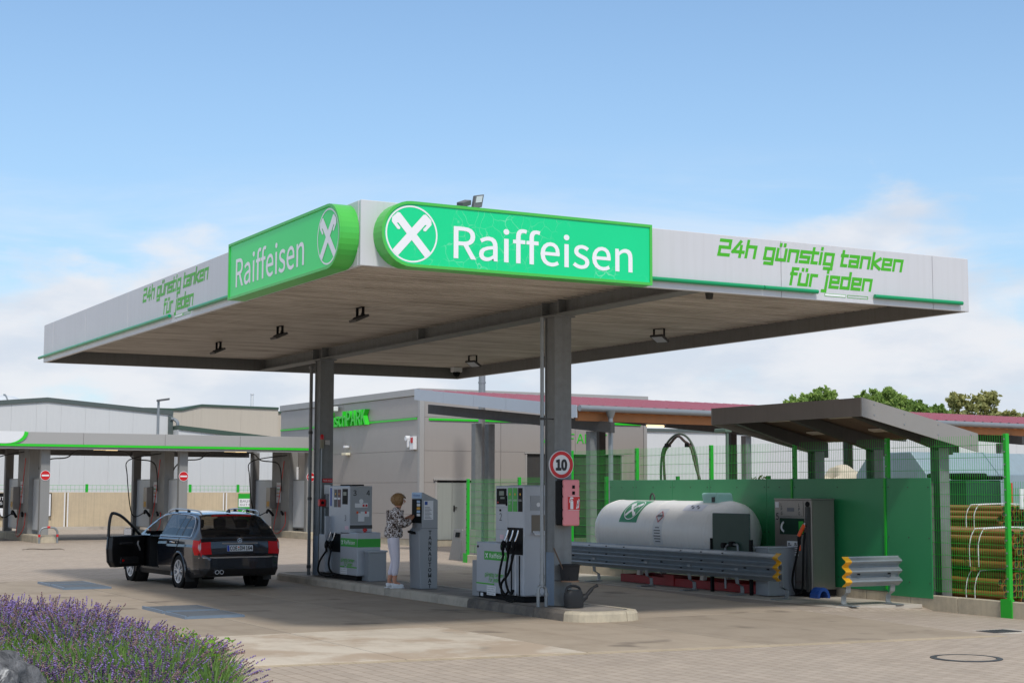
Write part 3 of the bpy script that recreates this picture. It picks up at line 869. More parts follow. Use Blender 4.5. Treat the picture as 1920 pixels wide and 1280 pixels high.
def sign_box(label, loc, o, x, nrm, length, round_left, facemat):
    """o: lower corner of the face at its round end side start, x: reading direction"""
    t = thing('sign_box', label, 'sign', loc, 'green sign boxes on the canopy corner')
    X, N, Z = Vector(x), Vector(nrm), Vector((0, 0, 1))
    H, r = 0.79, 0.395
    pts = []
    if round_left:
        for k in range(19):
            a = math.radians(270 - k * 10); pts.append((r + r * math.cos(a), r + r * math.sin(a)))
        pts += [(length, H), (length, 0)]
    else:
        for k in range(19):
            a = math.radians(-90 + k * 10); pts.append((length - r + r * math.cos(a), r + r * math.sin(a)))
        pts += [(0, H), (0, 0)]
    def W3(p, d): return Vector(o) + X * p[0] + Z * p[1] + N * d
    mb = MB(); mb.prism([W3(p, 0) for p in pts], N * 0.225)
    mb.build('case', m_green_trim, t)
    cx = sum(p[0] for p in pts) / len(pts)
    ins = []
    for p in pts:   # inner outline 5 cm in
        if round_left: q = (r, r) if p[0] < r else p
        else: q = (length - r, r) if p[0] > length - r else p
        if q == p: ip = (p[0] - .035 if p[0] > length / 2 else p[0] + .035, p[1] - .035 if p[1] > r else p[1] + .035)
        else:
            l = math.hypot(p[0] - q[0], p[1] - q[1]); k = (l - .035) / l; ip = (q[0] + (p[0] - q[0]) * k, q[1] + (p[1] - q[1]) * k)
        ins.append(ip)
    n = len(pts); mb = MB()
    mb.add([W3(p, .226) for p in pts] + [W3(p, .25) for p in pts] + [W3(p, .25) for p in ins] + [W3(p, .232) for p in ins],
           [(i, (i + 1) % n, n + (i + 1) % n, n + i) for i in range(n)] + [(n + i, n + (i + 1) % n, 2 * n + (i + 1) % n, 2 * n + i) for i in range(n)] + [(2 * n + i, 2 * n + (i + 1) % n, 3 * n + (i + 1) % n, 3 * n + i) for i in range(n)])
    mb.build('frame', m_green_trim, t)
    mb = MB(); mb.poly([W3(p, .236) for p in ins]); face = mb.build('face', facemat, t)
    ec = (r, r) if round_left else (length - r, r)
    C3 = W3(ec, .2375)
    mb = MB(); mb.ring(C3 + N * .001, N, Z, 0.322, 0.342, 56)
    mb.build('emblem_ring', m_white_text, face)
    mb = MB(); crossed_logo(mb, C3, X, Z, N, 0.315); mb.build('emblem', m_white_text, face)
    mb = MB()
    a = 0.955 if round_left else 0.305
    put_text(mb, 'Raiffeisen', W3((a, .152), .239), X, Z, w=2.575, h=0.425, bold=0.005)
    mb.build('lettering', m_white_text, face)
    return t
sign_box('green sign box with cracked face and round left end, on the sunny right fascia', (2.08, 0, 4.53), (0.165, 0, 4.523), (1, 0, 0), (0, -1, 0), 3.83, True, m_face_r)
sign_box('bright green sign box with smooth face and round right end, on the left fascia', (0, 2.08, 4.53), (0, 4.08, 4.523), (0, -1, 0), (-1, 0, 0), 4.05, False, m_face_l)

# ------------------------------------------------------------------ floodlights under and on the canopy
def flood(name, label, u_, v_, ang, group, tilt=28):
    t = thing(name, label, 'floodlight', (u_, v_, 4.775), group, rotz=ang, local=True)
    mb = MB()
    for s_ in (-.13, .13): mb.box(s_ - .008, s_ + .008, -.025, .025, -.24, -.005)
    mb.box(-.138, .138, -.03, .03, -.012, -.001)
    mb.build('bracket', m_black, t)
    a = math.radians(tilt); ax = Vector((.32, 0, 0)); ay = Vector((0, math.cos(a), -math.sin(a))) * .30; az = Vector((0, math.sin(a), math.cos(a))) * .055
    mb = MB(); mb.obox((0, 0.02, -.25), ax, ay, az)
    for q in range(6): mb.obox(Vector((-.11 + q * .044, 0.0, -.25)) + az * .8, (.012, 0, 0), ay * .6, az * .6)
    h = mb.build('housing', m_dark_steel, t, bevel=0.006, seg=1)
    mb = MB(); mb.obox(Vector((0, 0.02, -.25)) - az * .52, ax * .82, ay * .8, az * .06); mb.build('glass', m_lampglass, h)
    mb = MB(); mb.tube([(-.1, 0, -.02), (-.16, .02, -.06), (-.12, .03, -.16), (-.05, .02, -.22)], .008, 6); mb.build('cable', m_black, t)
    t.scale = (.85, .85, .72)
    return t
for (fu_, fv_), lab, an in (((2.53, 12.83), 'black floodlight under the canopy, farthest of three along the left edge', 1.6), ((2.49, 9.31), 'black floodlight under the canopy, middle one along the left edge', 1.6),
                          ((2.57, 5.93), 'black floodlight under the canopy, closest to the left sign box', 1.6), ((8.29, 13.04), 'black floodlight under the far right part of the canopy', -1.2), ((8.56, 6.31), 'black floodlight under the canopy right of the near column', -1.2)):
    flood('floodlight', lab, fu_, fv_, an, 'floodlights under the canopy')
t = thing('dome_camera', 'small white dome camera in the far corner under the canopy', 'camera', (9.3, 16.1, 4.77))
p = Vector((9.5, 16.2, 4.7))
mb = MB(); mb.box(p.x - .12, p.x + .12, p.y - .08, p.y + .08, 4.66, 4.774); mb.build('housing', m_paper, t, bevel=0.01)
mb = MB(); mb.lathe([(0.001, -.12), (0.06, -.10), (0.085, -.05), (0.09, 0)], (p.x, p.y, 4.66), n=16); mb.build('dome', m_screen, t, smooth=True)
t = thing('sensor', 'small dark sensor under the canopy near the right fascia', 'sensor', (5.6, 0.5, 4.775))
p = Vector((6.28, 1.65, 4.7)); mb = MB(); mb.lathe([(0.001, -.10), (.05, -.09), (.06, -.03), (.06, 0)], (p.x, max(.3, p.y), 4.774), n=14); mb.build('body', m_dark_steel, t, smooth=True)
# pair of projectors on the roof
t = thing('roof_projector', 'upright dark projector with pale glass on the canopy roof', 'floodlight', (1.75, 0.35, 5.06), 'projectors on the canopy roof')
mb = MB(); a = Vector((.16, -.02, .03)); b_ = Vector((.06, .02, .27)); c = Vector((-.02, .07, 0)) 
a, b_, c = a * .7, b_ * .62, c * .7; mb.obox((1.62, 0.10, 5.46), a, b_, c); hs = mb.build('housing', m_grey_plastic, t, bevel=0.006)
mb = MB(); mb.obox((1.628, 0.072, 5.484), a * .7, b_ * .5, c * .08); mb.build('glass', m_lampglass, hs)
mb = MB(); mb.obox((1.58, 0.12, 5.37), (.12, .03, .0), (0, .05, 0), (0, 0, .02)); mb.cyl((1.58, .12, 5.06), (1.58, .12, 5.37), .018, 8); mb.build('bracket', m_galv, t)
t = thing('roof_projector', 'grey projector lying tilted on the canopy roof beside the upright one', 'floodlight', (1.4, 0.35, 5.06), 'projectors on the canopy roof')
mb = MB(); mb.obox((1.44, 0.12, 5.42), (.13, .03, .05), (-.03, .12, .02), (-.01, -.02, .06)); mb.build('housing', m_grey_plastic, t, bevel=0.006)
mb = MB(); mb.obox((1.42, .12, 5.375), (.2, .0, .0), (0, .05, 0), (0, 0, .02)); mb.cyl((1.42, .12, 5.06), (1.42, .12, 5.38), .018, 8); mb.box(1.26, 1.35, .10, .18, 5.30, 5.345); mb.box(1.29, 1.32, .12, .15, 5.06, 5.3); mb.build('bracket', m_galv, t)
# floodlight positions are fixed above; buildings from here on
# ------------------------------------------------------------------ grey wash hall
hall = thing('wash_hall', 'grey panelled wash hall with green strip and WaschPARK letters', 'building', (20, 37, 0))
HU0, HU1, HV0, HV1, HZ = 15.4, 24.45, 30.5, 43.6, 5.26
mb = MB(); mb.box(HU0 + .06, HU1 - .05, HV0 + .06, HV1 - .05, 0.0, 5.0); mb.build('wall_core', m_dark_steel, hall)
zs = [0.22, 1.06, 2.12, 3.18, 4.30, 5.02]
va = [HV0 + .14, 37.1, HV1]
g = 0.006
for i in range(2):
    for j in range(5):
        mb = MB(); mb.box(HU0, HU0 + .055, va[i] + g, va[i + 1] - g, zs[j] + g * .6, zs[j + 1] - g * .6); mb.build('wall_panel', m_panel_l, hall, bevel=0.004, seg=1)
ua = [HU0 + .16, 18.47, 21.45, HU1 - .12]
for i in range(3):
    for j in range(5):
        u0, u1, z0, z1 = ua[i] + g, ua[i + 1] - g, zs[j] + g * .6, zs[j + 1] - g * .6
        cut = []
        if i == 0 and j <= 1:   # around the double door
            cut = [(u0, 15.97, z0, z1), (17.60, u1, z0, z1)]
        elif i == 1 and j <= 2: cut = [(u0, 19.44, z0, z1)]
        elif i == 2 and j <= 2: cut = [(23.44, u1, z0, z1)]
        else: cut = [(u0, u1, z0, z1)]
        for (a, b_, c, d) in cut:
            mb = MB(); mb.box(a, b_, HV0, HV0 + .055, c, d); mb.build('wall_panel', m_panel_l, hall, bevel=0.004, seg=1)
for i in range(3):
    mb = MB(); mb.box(HU1 - .055, HU1, [HV0 + .1, 35, 39.5][i] + g, [35, 39.5, HV1][i] - g, .22, 5.02); mb.build('wall_panel', m_panel_l, hall)
for a, b_ in ((HU0 - .02, HU0 + .15), (HU1 - .115, HU1 + .02)):
    mb = MB(); mb.box(a, b_, HV0 - .02, HV0 + .13, .15, 5.02); mb.build('corner_trim', m_panel_trim, hall)
mb = MB(); mb.box(HU0 - .06, HU1 + .06, HV0 - .06, HV1, 5.025, HZ); mb.build('roof_edge', m_panel_trim, hall, bevel=0.01, seg=1)
mb = MB(); mb.box(HU0 + .03, HU1 - .02, HV0 + .03, HV1 - .02, -.02, .215); mb.build('plinth', m_kerb, hall)
for a, b_ in ((30.75, 34.6), (38.7, 43.55)):
    mb = MB(); mb.box(HU0 - .04, HU0 - .001, a, b_, 4.225, 4.285); mb.build('green_strip', m_brightgreen, hall)
mb = MB(); mb.box(15.72, 24.2, HV0 - .04, HV0 - .001, 4.195, 4.265); mb.build('green_strip', m_brightgreen, hall)
# letters W a s c h P A R K, deep channel letters
vpos = 34.62 + sum({'W': .66, 'a': .36, 's': .31, 'c': .33, 'h': .35, 'P': .38, 'A': .46, 'R': .41, 'K': .43}[q] for q in 'WaschPARK') + 8 * .03
x_ = 0
wd = {'W': .66, 'a': .36, 's': .31, 'c': .33, 'h': .35, 'P': .38, 'A': .46, 'R': .41, 'K': .43}
for ch in 'WaschPARK':
    mb = MB(); low = ch in 'asc'
    put_text(mb, ch, (HU0 - .02, vpos - x_, 4.20), (0, -1, 0), (0, 0, 1), w=wd[ch], h=0.37 if low else 0.54, bold=0.012, depth=(-.17, 0, 0))
    mb.build('letter', m_brightgreen, hall)
    x_ += wd[ch] + .03
for k, ch in enumerate('AUSFAHRT'):
    mb = MB(); put_text(mb, ch, (20.16 + k * .338, HV0 - .004, 3.52), (1, 0, 0), (0, 0, 1), w=.235 if ch != 'A' else .29, h=.33, depth=(0, -.012, 0)); mb.build('letter', m_brightgreen, hall)
# double door and gate opening on the front
mb = MB(); mb.box(15.97, 16.04, HV0 - .02, HV0 + .05, .2, 2.2); mb.box(17.53, 17.60, HV0 - .02, HV0 + .05, .2, 2.2); mb.box(15.9, 17.66, HV0 - .07, HV0 + .04, 2.2, 2.26)
mb.build('door_frame', m_panel_trim, hall)
for a, b_ in ((16.05, 16.605), (16.615, 17.525)):
    mb = MB(); mb.box(a, b_, HV0 + .0, HV0 + .05, .22, 2.19); d = mb.build('door', m_door_grey, hall, bevel=0.004, seg=1)
    if a > 16.5:
        mb = MB(); mb.box(16.66, 16.70, HV0 - .03, HV0 - .001, 1.15, 1.36); mb.box(16.66, 16.78, HV0 - .05, HV0 - .03, 1.27, 1.30); mb.build('handle', m_black, d)
mb = MB(); mb.box(19.46, 23.42, HV0 + .30, HV0 + .34, .0, 3.12); mb.build('gate_opening', m_glassdark, hall)
mb = MB(); mb.box(19.44, 19.50, HV0 - .01, HV0 + .3, 0, 3.13); mb.box(23.38, 23.44, HV0 - .01, HV0 + .3, 0, 3.13); mb.box(19.40, 23.48, HV0 - .03, HV0 + .3, 3.13, 3.18)
mb.build('gate_frame', m_panel_trim, hall)
mb = MB(); mb.box(19.9, 22.9, HV0 + .28, HV0 + .299, 0.9, 1.5); mb.box(19.9, 22.9, HV0 + .28, HV0 + .299, 0.1, 0.5); mb.build('gate_panel', m_dark_steel, hall)
def at(name, lab, cat, parts, loc, group=None):
    t = thing(name, lab, cat, loc, group)
    for nm, mat, fn in parts:
        mb = MB(); fn(mb); mb.build(nm, mat, t, bevel=0.008, seg=1)
    return t
at('wall_light', 'grey wall lamp above the green letters on the wash hall', 'lamp', [('bracket', m_black, lambda m: m.box(15.2, 15.39, 37.9, 38.0, 4.86, 4.94)), ('head', m_paper, lambda m: m.box(15.08, 15.3, 37.35, 37.85, 4.78, 4.95))], (15.2, 37.7, 4.9))
at('wall_camera', 'white camera on the side wall of the wash hall', 'camera', [('body', m_paper, lambda m: m.box(15.2, 15.39, 36.45, 36.6, 3.40, 3.48))], (15.3, 36.5, 3.4))
at('wall_lamp', 'cream lamp below the camera on the wash hall wall', 'lamp', [('body', M('cream lamp cover', S(230, 222, 195), 0.4), lambda m: m.box(15.2, 15.39, 36.35, 36.75, 3.13, 3.22))], (15.3, 36.5, 3.2))
t = at('alarm_siren', 'white alarm box with red light near the wash hall corner', 'alarm', [('box', m_paper, lambda m: m.box(15.26, 15.39, 30.72, 31.02, 3.22, 3.66)), ('red_light', m_red, lambda m: m.box(15.245, 15.258, 30.76, 30.93, 3.44, 3.62)), ('lamp_head', m_paper, lambda m: (m.cyl((15.2, 31.22, 3.60), (15.36, 31.22, 3.60), .09, 14), m.box(15.24, 15.38, 31.12, 31.2, 3.3, 3.54)))], (15.3, 30.9, 3.2))
at('wall_camera', 'small white camera beside the gate of the wash hall', 'camera', [('body', m_paper, lambda m: m.box(18.05, 18.13, HV0 - .14, HV0 - .001, 3.20, 3.28))], (18.1, 30.4, 3.2))
t = thing('flue_pipe', 'tall bright steel flue pipe in front of the wash hall', 'pipe', (16.2, 27.6, 0))
mb = MB(); mb.cyl((16.2, 27.6, 0), (16.2, 27.6, 7.0), .11, 16); mb.build('pipe', m_galv, t, smooth=True)
mb = MB(); mb.cyl((16.2, 27.6, 5.28), (16.2, 27.6, 5.33), .125, 16); mb.cyl((16.2, 27.6, 3.1), (16.2, 27.6, 3.15), .125, 16); mb.build('collar', m_galv, t, smooth=True)

# ------------------------------------------------------------------ open wash boxes
wb = thing('wash_bays', 'long grey open wash bays with green striped edge at left', 'building', (5, 42.6, 0))
fu = [-4.9, 0.0, 3.9 - .2, 6.4, 9.35, 12.2, 15.07]
for a, b_ in zip(fu, fu[1:]):
    mb = MB(); mb.box(a + .005, b_ - .005, 39.3, 39.36, 3.44, 3.86); mb.build('fascia_panel', m_panel_trim, wb, bevel=0.005, seg=1)
mb = MB(); mb.box(-4.9, 15.07, 39.27, 39.34, 3.36, 3.435); mb.build('green_strip', m_brightgreen, wb)
mb = MB(); mb.box(-4.9, 15.07, 39.32, 39.5, 3.27, 3.355); mb.build('edge_profile', m_washgrey, wb)
mb = MB(); mb.box(-4.9, 15.05, 39.38, 46.4, 3.40, 3.55); mb.build('roof', m_washdk, wb)
mb = MB(); mb.box(-4.9, 15.07, 46.4, 46.5, 3.2, 3.8); mb.build('rear_fascia', m_washdk, wb)
# white corner of the fascia with a green curve, at the left edge
mb = MB(); pts = [(-4.9, 3.45), (3.72, 3.45)] + [(3.72 + .62 * math.sin(k * .2618 / 1), 3.45 + .42 * (1 - math.cos(k * .2618))) for k in range(1, 7)] + [(-4.9, 3.87)]
mb.prism([(p[0], 39.285, p[1]) for p in pts], (0, -.012, 0)); mb.build('white_field', m_paper, wb)
mb = MB()
arc = [(3.72 + .62 * math.sin(k * .2618), 3.45 + .42 * (1 - math.cos(k * .2618))) for k in range(0, 7)]
mb.prism([(p[0], 39.27, p[1]) for p in arc] + [(p[0] + .13, 39.27, p[1] - (.02 if i else 0)) for i, p in reversed(list(enumerate(arc)))], (0, -.012, 0)); mb.build('green_curve', m_brightgreen, wb)
for q, cu_ in enumerate((0.2, 5.2, 10.2, 15.2)):
    # kerbed base, three columns, two frosted screens, equipment column
    mb = MB(); mb.box(cu_ - .32, cu_ + .32, 39.2, 46.6, -.02, .26); mb.build('base', m_kerb, wb, bevel=0.03)
    for nm, v0, v1, mt, hw in (('front_column', 39.75, 40.0, m_washgrey, .16), ('rear_column', 45.9, 46.2, m_washdk, .15)):
        mb = MB(); mb.box(cu_ - hw, cu_ + hw, v0, v1, .26, 3.40); mb.build(nm, mt, wb, bevel=0.006, seg=1)
    mb = MB(); mb.box(cu_ - .16, cu_ + .16, 42.45, 43.55, .262, 3.40); mb.build('equipment_column', m_washdk, wb)
    mb = MB(); mb.box(cu_ - .18, cu_ + .18, 41.55, 42.43, .262, 3.40); mb.build('equipment_column', m_washgrey, wb)
    for v0, v1 in ((40.02, 41.53), (43.57, 45.88)):
        mb = MB(); mb.box(cu_ - .015, cu_ + .015, v0, v1, .42, 2.22); sc_ = mb.build('screen', m_translucent, wb)
        mb = MB(); mb.box(cu_ - .025, cu_ + .025, v0, v1, 2.222, 2.26); mb.box(cu_ - .025, cu_ + .025, v0, v1, .38, .418); mb.build('screen_frame', m_galv, sc_)
for a in (2.2, 7.7, 12.7):
    mb = MB(); mb.cyl((a - .45, 41.3, 3.33), (a + .45, 41.3, 3.33), .035, 10); mb.build('tube_lamp', m_tube_warm, wb)
for q, cu_ in enumerate((5.2, 10.2, 15.2)):
    side = ['first', 'second', 'third'][q]
    where = ['left bay divider of the wash bays', 'middle bay divider, above the car', 'right bay divider, near the far canopy column'][q]
    t = thing('wash_station', 'coin box and hose set on the ' + where, 'wash station', (cu_ - .17, 43, 0), 'wash stations in the bays')
    mb = MB(); mb.box(cu_ - .42, cu_ - .17, 43.05, 43.5, 1.12, 1.95); bx_ = mb.build('control_box', m_bruststeel, t, bevel=0.01)
    mb = MB(); mb.box(cu_ - .424, cu_ - .421, 43.12, 43.42, 1.2, 1.4); mb.build('price_label', m_yellow, bx_)
    mb = MB(); mb.box(cu_ - .185, cu_ - .163, 42.5, 42.95, 1.35, 2.15); s_ = mb.build('instruction_sign', m_paper, t)
    mb = MB()
    for z, mt in ((2.0, 0), (1.86, 1), (1.72, 2), (1.58, 0)): mb.box(cu_ - .189, cu_ - .186, 42.55, 42.9, z, z + .03, mt)
    mb.build('coloured_lines', [m_red, m_green_text, m_yellow], s_)
    mb = MB(); mb.tube([(cu_ - .2, 42.1, 3.0), (cu_ - .22, 42.3, 2.2), (cu_ - .25, 42.6, 1.2), (cu_ - .3, 42.9, .3), (cu_ - .35, 42.3, .15), (cu_ - .28, 41.7, .5), (cu_ - .2, 41.9, 1.0)], .013, 6); mb.build('hose', m_hose_red, t, smooth=True)
    mb = MB(); mb.tube([(cu_ - .5, 41.0, 3.2), (cu_ - .9, 43.9, 3.0), (cu_ - .85, 44.3, 2.4), (cu_ - .6, 44.4, .9), (cu_ - .3, 43.8, .95)], .02, 6); mb.build('hose', m_black, t, smooth=True)
    mb = MB(); mb.tube([(cu_ - .3, 43.7, .95), (cu_ - .35, 43.4, 1.05), (cu_ - .3, 43.0, .85)], .05, 8); mb.tube([(cu_ - .25, 42.2, 1.0), (cu_ - .3, 41.9, .9)], .05, 8); mb.build('spray_gun', m_black, t, smooth=True)
    t = thing('boom_arm', 'ceiling boom with curved hose arms over the ' + ['left', 'middle', 'right'][q] + ' wash bay', 'boom arm', (cu_ + 2.3, 41.5, 3.35), 'ceiling booms in the wash bays')
    mb = MB(); mb.tube([(cu_ + 2.5, 41.3, 3.30), (cu_ + 1.5, 41.3, 3.28), (cu_ + 1.1, 41.3, 3.02), (cu_ + .5, 41.3, 2.95), (cu_ + .2, 41.5, 2.7), (cu_ + .12, 41.8, 2.2)], .024, 7); mb.build('arm', m_dark_steel, t, smooth=True)
    mb = MB(); mb.tube([(cu_ + 2.5, 41.6, 3.30), (cu_ + 3.3, 41.6, 3.26), (cu_ + 3.7, 41.7, 3.0), (cu_ + 4.4, 41.9, 2.92), (cu_ + 4.7, 42.2, 2.6), (cu_ + 4.78, 42.3, 1.8)], .024, 7); mb.build('arm', m_dark_steel, t, smooth=True)
    mb = MB(); mb.lathe([(.001, -.12), (.16, -.1), (.16, 0)], (cu_ + 2.5, 41.45, 3.39), n=14); mb.build('swivel', m_dark_steel, t)
    t = thing('no_entry_sign', 'round red no entry sign on the ' + ['left', 'middle', 'right'][q] + ' front column of the wash bays', 'traffic sign', (cu_, 39.74, 2.35), 'no entry signs on the wash bays')
    mb = MB(); c = Vector((cu_ + .0, 39.735, 2.35)); 
    mb.lathe([(.001, 0), (.18, 0), (.18, .012)], c, axis=(0, 1, 0), n=32); mb.build('rim', m_paper, t)
    mb = MB(); mb.disc(c + Vector((0, -.003, 0)), (0, -1, 0), (0, 0, 1), .165); mb.build('red_face', m_red, t)
    mb = MB(); mb.box(cu_ - .13, cu_ + .13, 39.726, 39.729, 2.322, 2.378); mb.build('white_bar', m_paper, t)
    # steel hoops at the bay corners
    if q < 2:
        t = thing('hoop_guard', ['red and white banded steel hoop in front of the left wash bay divider', 'steel hoop seen through the open car door window'][q], 'barrier hoop', (cu_, 39.0, 0), 'banded steel hoops by the wash bays')
        mb = MB(); mb.tube([(cu_ - .31, 39.0, 0), (cu_ - .31, 39.0, .3), (cu_ - .29, 39, .42), (cu_ - .2, 39.0, .52), (cu_, 39.0, .55), (cu_ + .2, 39, .52), (cu_ + .29, 39, .42), (cu_ + .31, 39.0, .3), (cu_ + .31, 39.0, 0)], .035, 10); mb.build('hoop', m_galv, t, smooth=True)
        for (a, z, ax) in ((-.31, .26, 'z'), (.31, .26, 'z'), (0, .55, 'x')):
            mb = MB()
            if ax == 'z': mb.cyl((cu_ + a, 39, z - .045), (cu_ + a, 39, z + .045), .040, 12)
            else: mb.cyl((cu_ + a - .05, 39, z), (cu_ + a + .05, 39, z), .040, 12)
            mb.build('red_band', m_red, t, smooth=True)
for a in (541, ): pass
at('notice', 'white framed notice on the wash hall wall behind the right bay', 'notice', [('board', m_paper, lambda m: m.box(15.30, 15.385, 41.5, 42.6, 2.1, 2.75))], (15.35, 42, 2.1))

# ------------------------------------------------------------------ halls behind at left
t = thing('retaining_wall', 'tan concrete retaining wall behind the wash bays', 'wall', (10, 57, 0))
cu = [-8, -2, 4, 10.0, 17.62, 25]
for a, b_ in zip(cu, cu[1:]):
    mb = MB(); mb.box(a + .02, b_ - .02, 57, 57.25, -.02, 1.72); mb.build('wall_segment', m_concrete, t, bevel=0.01)
    mb = MB(); mb.box(b_ - .10, b_ - .05, 56.985, 56.998, .1, 1.7); mb.box(b_ + .05, b_ + .10, 56.985, 56.998, .1, 1.7); mb.build('sealed_joint', m_paper, t)
mb = MB(); mb.box(-8, 25, 56.3, 56.98, -.02, .14); mb.build('footing', m_pad, t)
t = thing('mesh_fence', 'thin green mesh fence on top of the tan retaining wall', 'fence', (10, 57.1, 1.72))
mb = MB()
for k in range(166): mb.box(-8 + k * .2 - .004, -8 + k * .2 + .004, 57.1, 57.108, 1.74, 2.05)
for z in (1.85, 2.04): mb.box(-8, 25, 57.10, 57.112, z - .006, z + .006)
mb.build('mesh_panel', m_fence, t, stuff=True)
for a in (0.9, 5.9, 10.95, 13.4, 15.9, 18.3, 20.8):
    mb = MB(); mb.box(a - .06, a + .06, 57.06, 57.14, 1.722, 2.10); mb.build('post', m_fence, t)
t = thing('poster', 'green and white poster on the retaining wall, half hidden by a wash bay column', 'poster', (18.6, 56.95, .7))
mb = MB(); mb.box(18.28, 19.4, 56.93, 56.97, .35, 1.66); p_ = mb.build('board', m_band, t)
mb = MB(); mb.box(18.29, 19.39, 56.922, 56.928, 1.02, 1.42); mb.build('white_field', m_paper, p_)
mb = MB(); put_text(mb, 'BAUREST', (18.36, 56.919, 1.24), (1, 0, 0), (0, 0, 1), w=.95, h=.12); put_text(mb, 'GUT BAU', (18.36, 56.919, 1.08), (1, 0, 0), (0, 0, 1), w=.8, h=.10); mb.disc((18.6, 56.919, .72), (0, -1, 0), (0, 0, 1), .01); mb.build('lettering', m_black_text, p_)
mb = MB(); mb.ring((18.62, 56.92, .72), (0, -1, 0), (0, 0, 1), .14, .18, 24); mb.disc((18.62, 56.92, .72), (0, -1, 0), (0, 0, 1), .08, 20); mb.build('white_ring', m_paper, p_)
t = thing('poster', 'black and white poster at the far left edge behind the wash bays', 'poster', (8.0, 56.8, .7))
mb = MB(); mb.box(6.2, 9.3, 56.85, 56.9, .62, 1.68); p_ = mb.build('board', m_black, t)
mb = MB(); mb.box(6.4, 7.15, 56.84, 56.848, .64, 1.0); mb.box(9.0, 9.26, 56.84, 56.848, .64, 1.64); mb.build('white_field', m_paper, p_)
mb = MB(); put_text(mb, 'AUT', (6.75, 56.845, 1.36), (1, 0, 0), (0, 0, 1), w=.42, h=.15); put_text(mb, '& S', (6.75, 56.845, 1.16), (1, 0, 0), (0, 0, 1), w=.36, h=.13); mb.build('lettering', m_paper, p_)
def corr_mat():
    m = m_hall.copy(); m.name = 'pale corrugated cladding'
    nt = m.node_tree; b = nt.nodes['Principled BSDF']
    g_ = NN(nt, 'ShaderNodeNewGeometry'); w = NN(nt, 'ShaderNodeTexWave', wave_type='BANDS', bands_direction='X')
    w.inputs['Scale'].default_value = 1.05; nt.links.new(g_.outputs['Position'], w.inputs['Vector'])
    bp = NN(nt, 'ShaderNodeBump'); bp.inputs['Strength'].default_value = 0.10; bp.inputs['Distance'].default_value = 0.03
    nt.links.new(w.outputs['Fac'], bp.inputs['Height']); nt.links.new(bp.outputs[0], b.inputs['Normal'])
    return m
m_corr = corr_mat()
def gable(name, lab, v, outline, edge, wallmat, edgemat, depth, eh=0.32, cutu=1.2):
    """outline: roof line (u, z) left to right"""
    t = thing(name, lab, 'building', (outline[0][0], v, 0))
    o_ = outline
    # wall in vertical strips
    uu = sorted(set([p[0] for p in o_] + list(np.arange(o_[0][0] + cutu, o_[-1][0], cutu))))
    def zr(x):
        for (a, za), (b_, zb_) in zip(o_, o_[1:]):
            if a <= x <= b_: return za + (zb_ - za) * (x - a) / max(1e-6, b_ - a)
        return o_[-1][1]
    for a, b_ in zip(uu, uu[1:]):
        if b_ - a < .05: continue
        mb = MB(); mb.prism([(a + .003, v, 0), (b_ - .003, v, 0), (b_ - .003, v, zr(b_ - 1e-6) - eh), (a + .003, v, zr(a + 1e-6) - eh)], (0, .1, 0)); mb.build('cladding_panel', wallmat, t)
    mb = MB(); mb.prism([(o_[0][0] + .02, v + .11, 0), (o_[-1][0] - .02, v + .11, 0)] + [(p[0] - (.02 if i == 0 else 0), v + .11, p[1] - .12) for i, p in enumerate(reversed(o_))], (0, depth, 0)); mb.build('body', wallmat, t)
    mb = MB()
    top = [(p[0], v - .08, p[1]) for p in o_]; bot = [(p[0], v - .08, p[1] - eh) for p in o_]
    n = len(top); P = top + bot; P += [(p[0], v + depth, p[2]) for p in P]
    F = []
    for i in range(n - 1):
        F += [(i, i + 1, n + i + 1, n + i), (i, i + 1, 2 * n + i + 1, 2 * n + i), (n + i, n + i + 1, 3 * n + i + 1, 3 * n + i)]
    F += [(0, n, 3 * n, 2 * n), (n - 1, 2 * n - 1, 4 * n - 1, 3 * n - 1)]
    mb.add(P, F); mb.build('roof', edgemat, t)
    return t
h1 = gable('pale_hall', 'large pale clad hall with dark gable edge behind the wash bays', 62, [(-6, 5.0), (7.85, 6.15), (10.1, 6.36), (16.45, 5.86)], None, m_corr, m_roofdk, 14, 0.22)
mb = MB(); mb.box(16.2, 16.45, 61.93, 62.06, 0, 5.6); mb.build('corner_column', m_roofdk, h1)
mb = MB(); mb.box(16.55, 16.72, 61.7, 61.85, 0, 5.0); mb.tube([(16.64, 61.8, 4.9), (16.64, 61.8, 5.25), (16.5, 61.9, 5.42), (16.3, 61.9, 5.45)], .09, 8); mb.build('downpipe', m_galv, h1)
h2 = gable('hall_annex', 'low pale annex with sloping dark green roof edge beside the pale hall', 61, [(16.46, 5.09), (19.5, 4.80), (23.4, 4.42)], None, m_corr, m_roofgreen, 10, 0.22)
h3 = gable('beige_hall', 'beige rendered hall with dark green roof edge behind the pale hall', 75, [(18.6, 6.66), (20.9, 6.66), (22.1, 6.96), (27.0, 6.90)], None, m_beige, m_roofgreen, 14, 0.14, 3.0)
h4 = gable('beige_hall', 'lower beige hall between the taller beige hall and the wash hall', 76, [(27.02, 6.72), (36.0, 6.60)], None, m_beige, m_roofgreen, 14, 0.14, 3.0)
t = thing('chimney', 'thin pale chimney pipe above the beige hall roof', 'chimney', (26.0, 77, 6.8))
mb = MB(); mb.cyl((26.0, 77, 6.6), (26.0, 77, 7.75), .09, 12); mb.cyl((26, 77, 7.75), (26, 77, 7.82), .12, 12); mb.build('pipe', m_paper, t, smooth=True)
t = thing('skylight_dome', 'round translucent roof dome rising behind the pale hall', 'skylight', (12.2, 82, 6.0))
mb = MB(); mb.lathe([(1.9, 0), (1.88, .3), (1.7, .8), (1.3, 1.25), (.7, 1.55), (.001, 1.66)], (12.3, 84, 6.0), n=28); mb.build('dome', m_translucent, t, smooth=True)
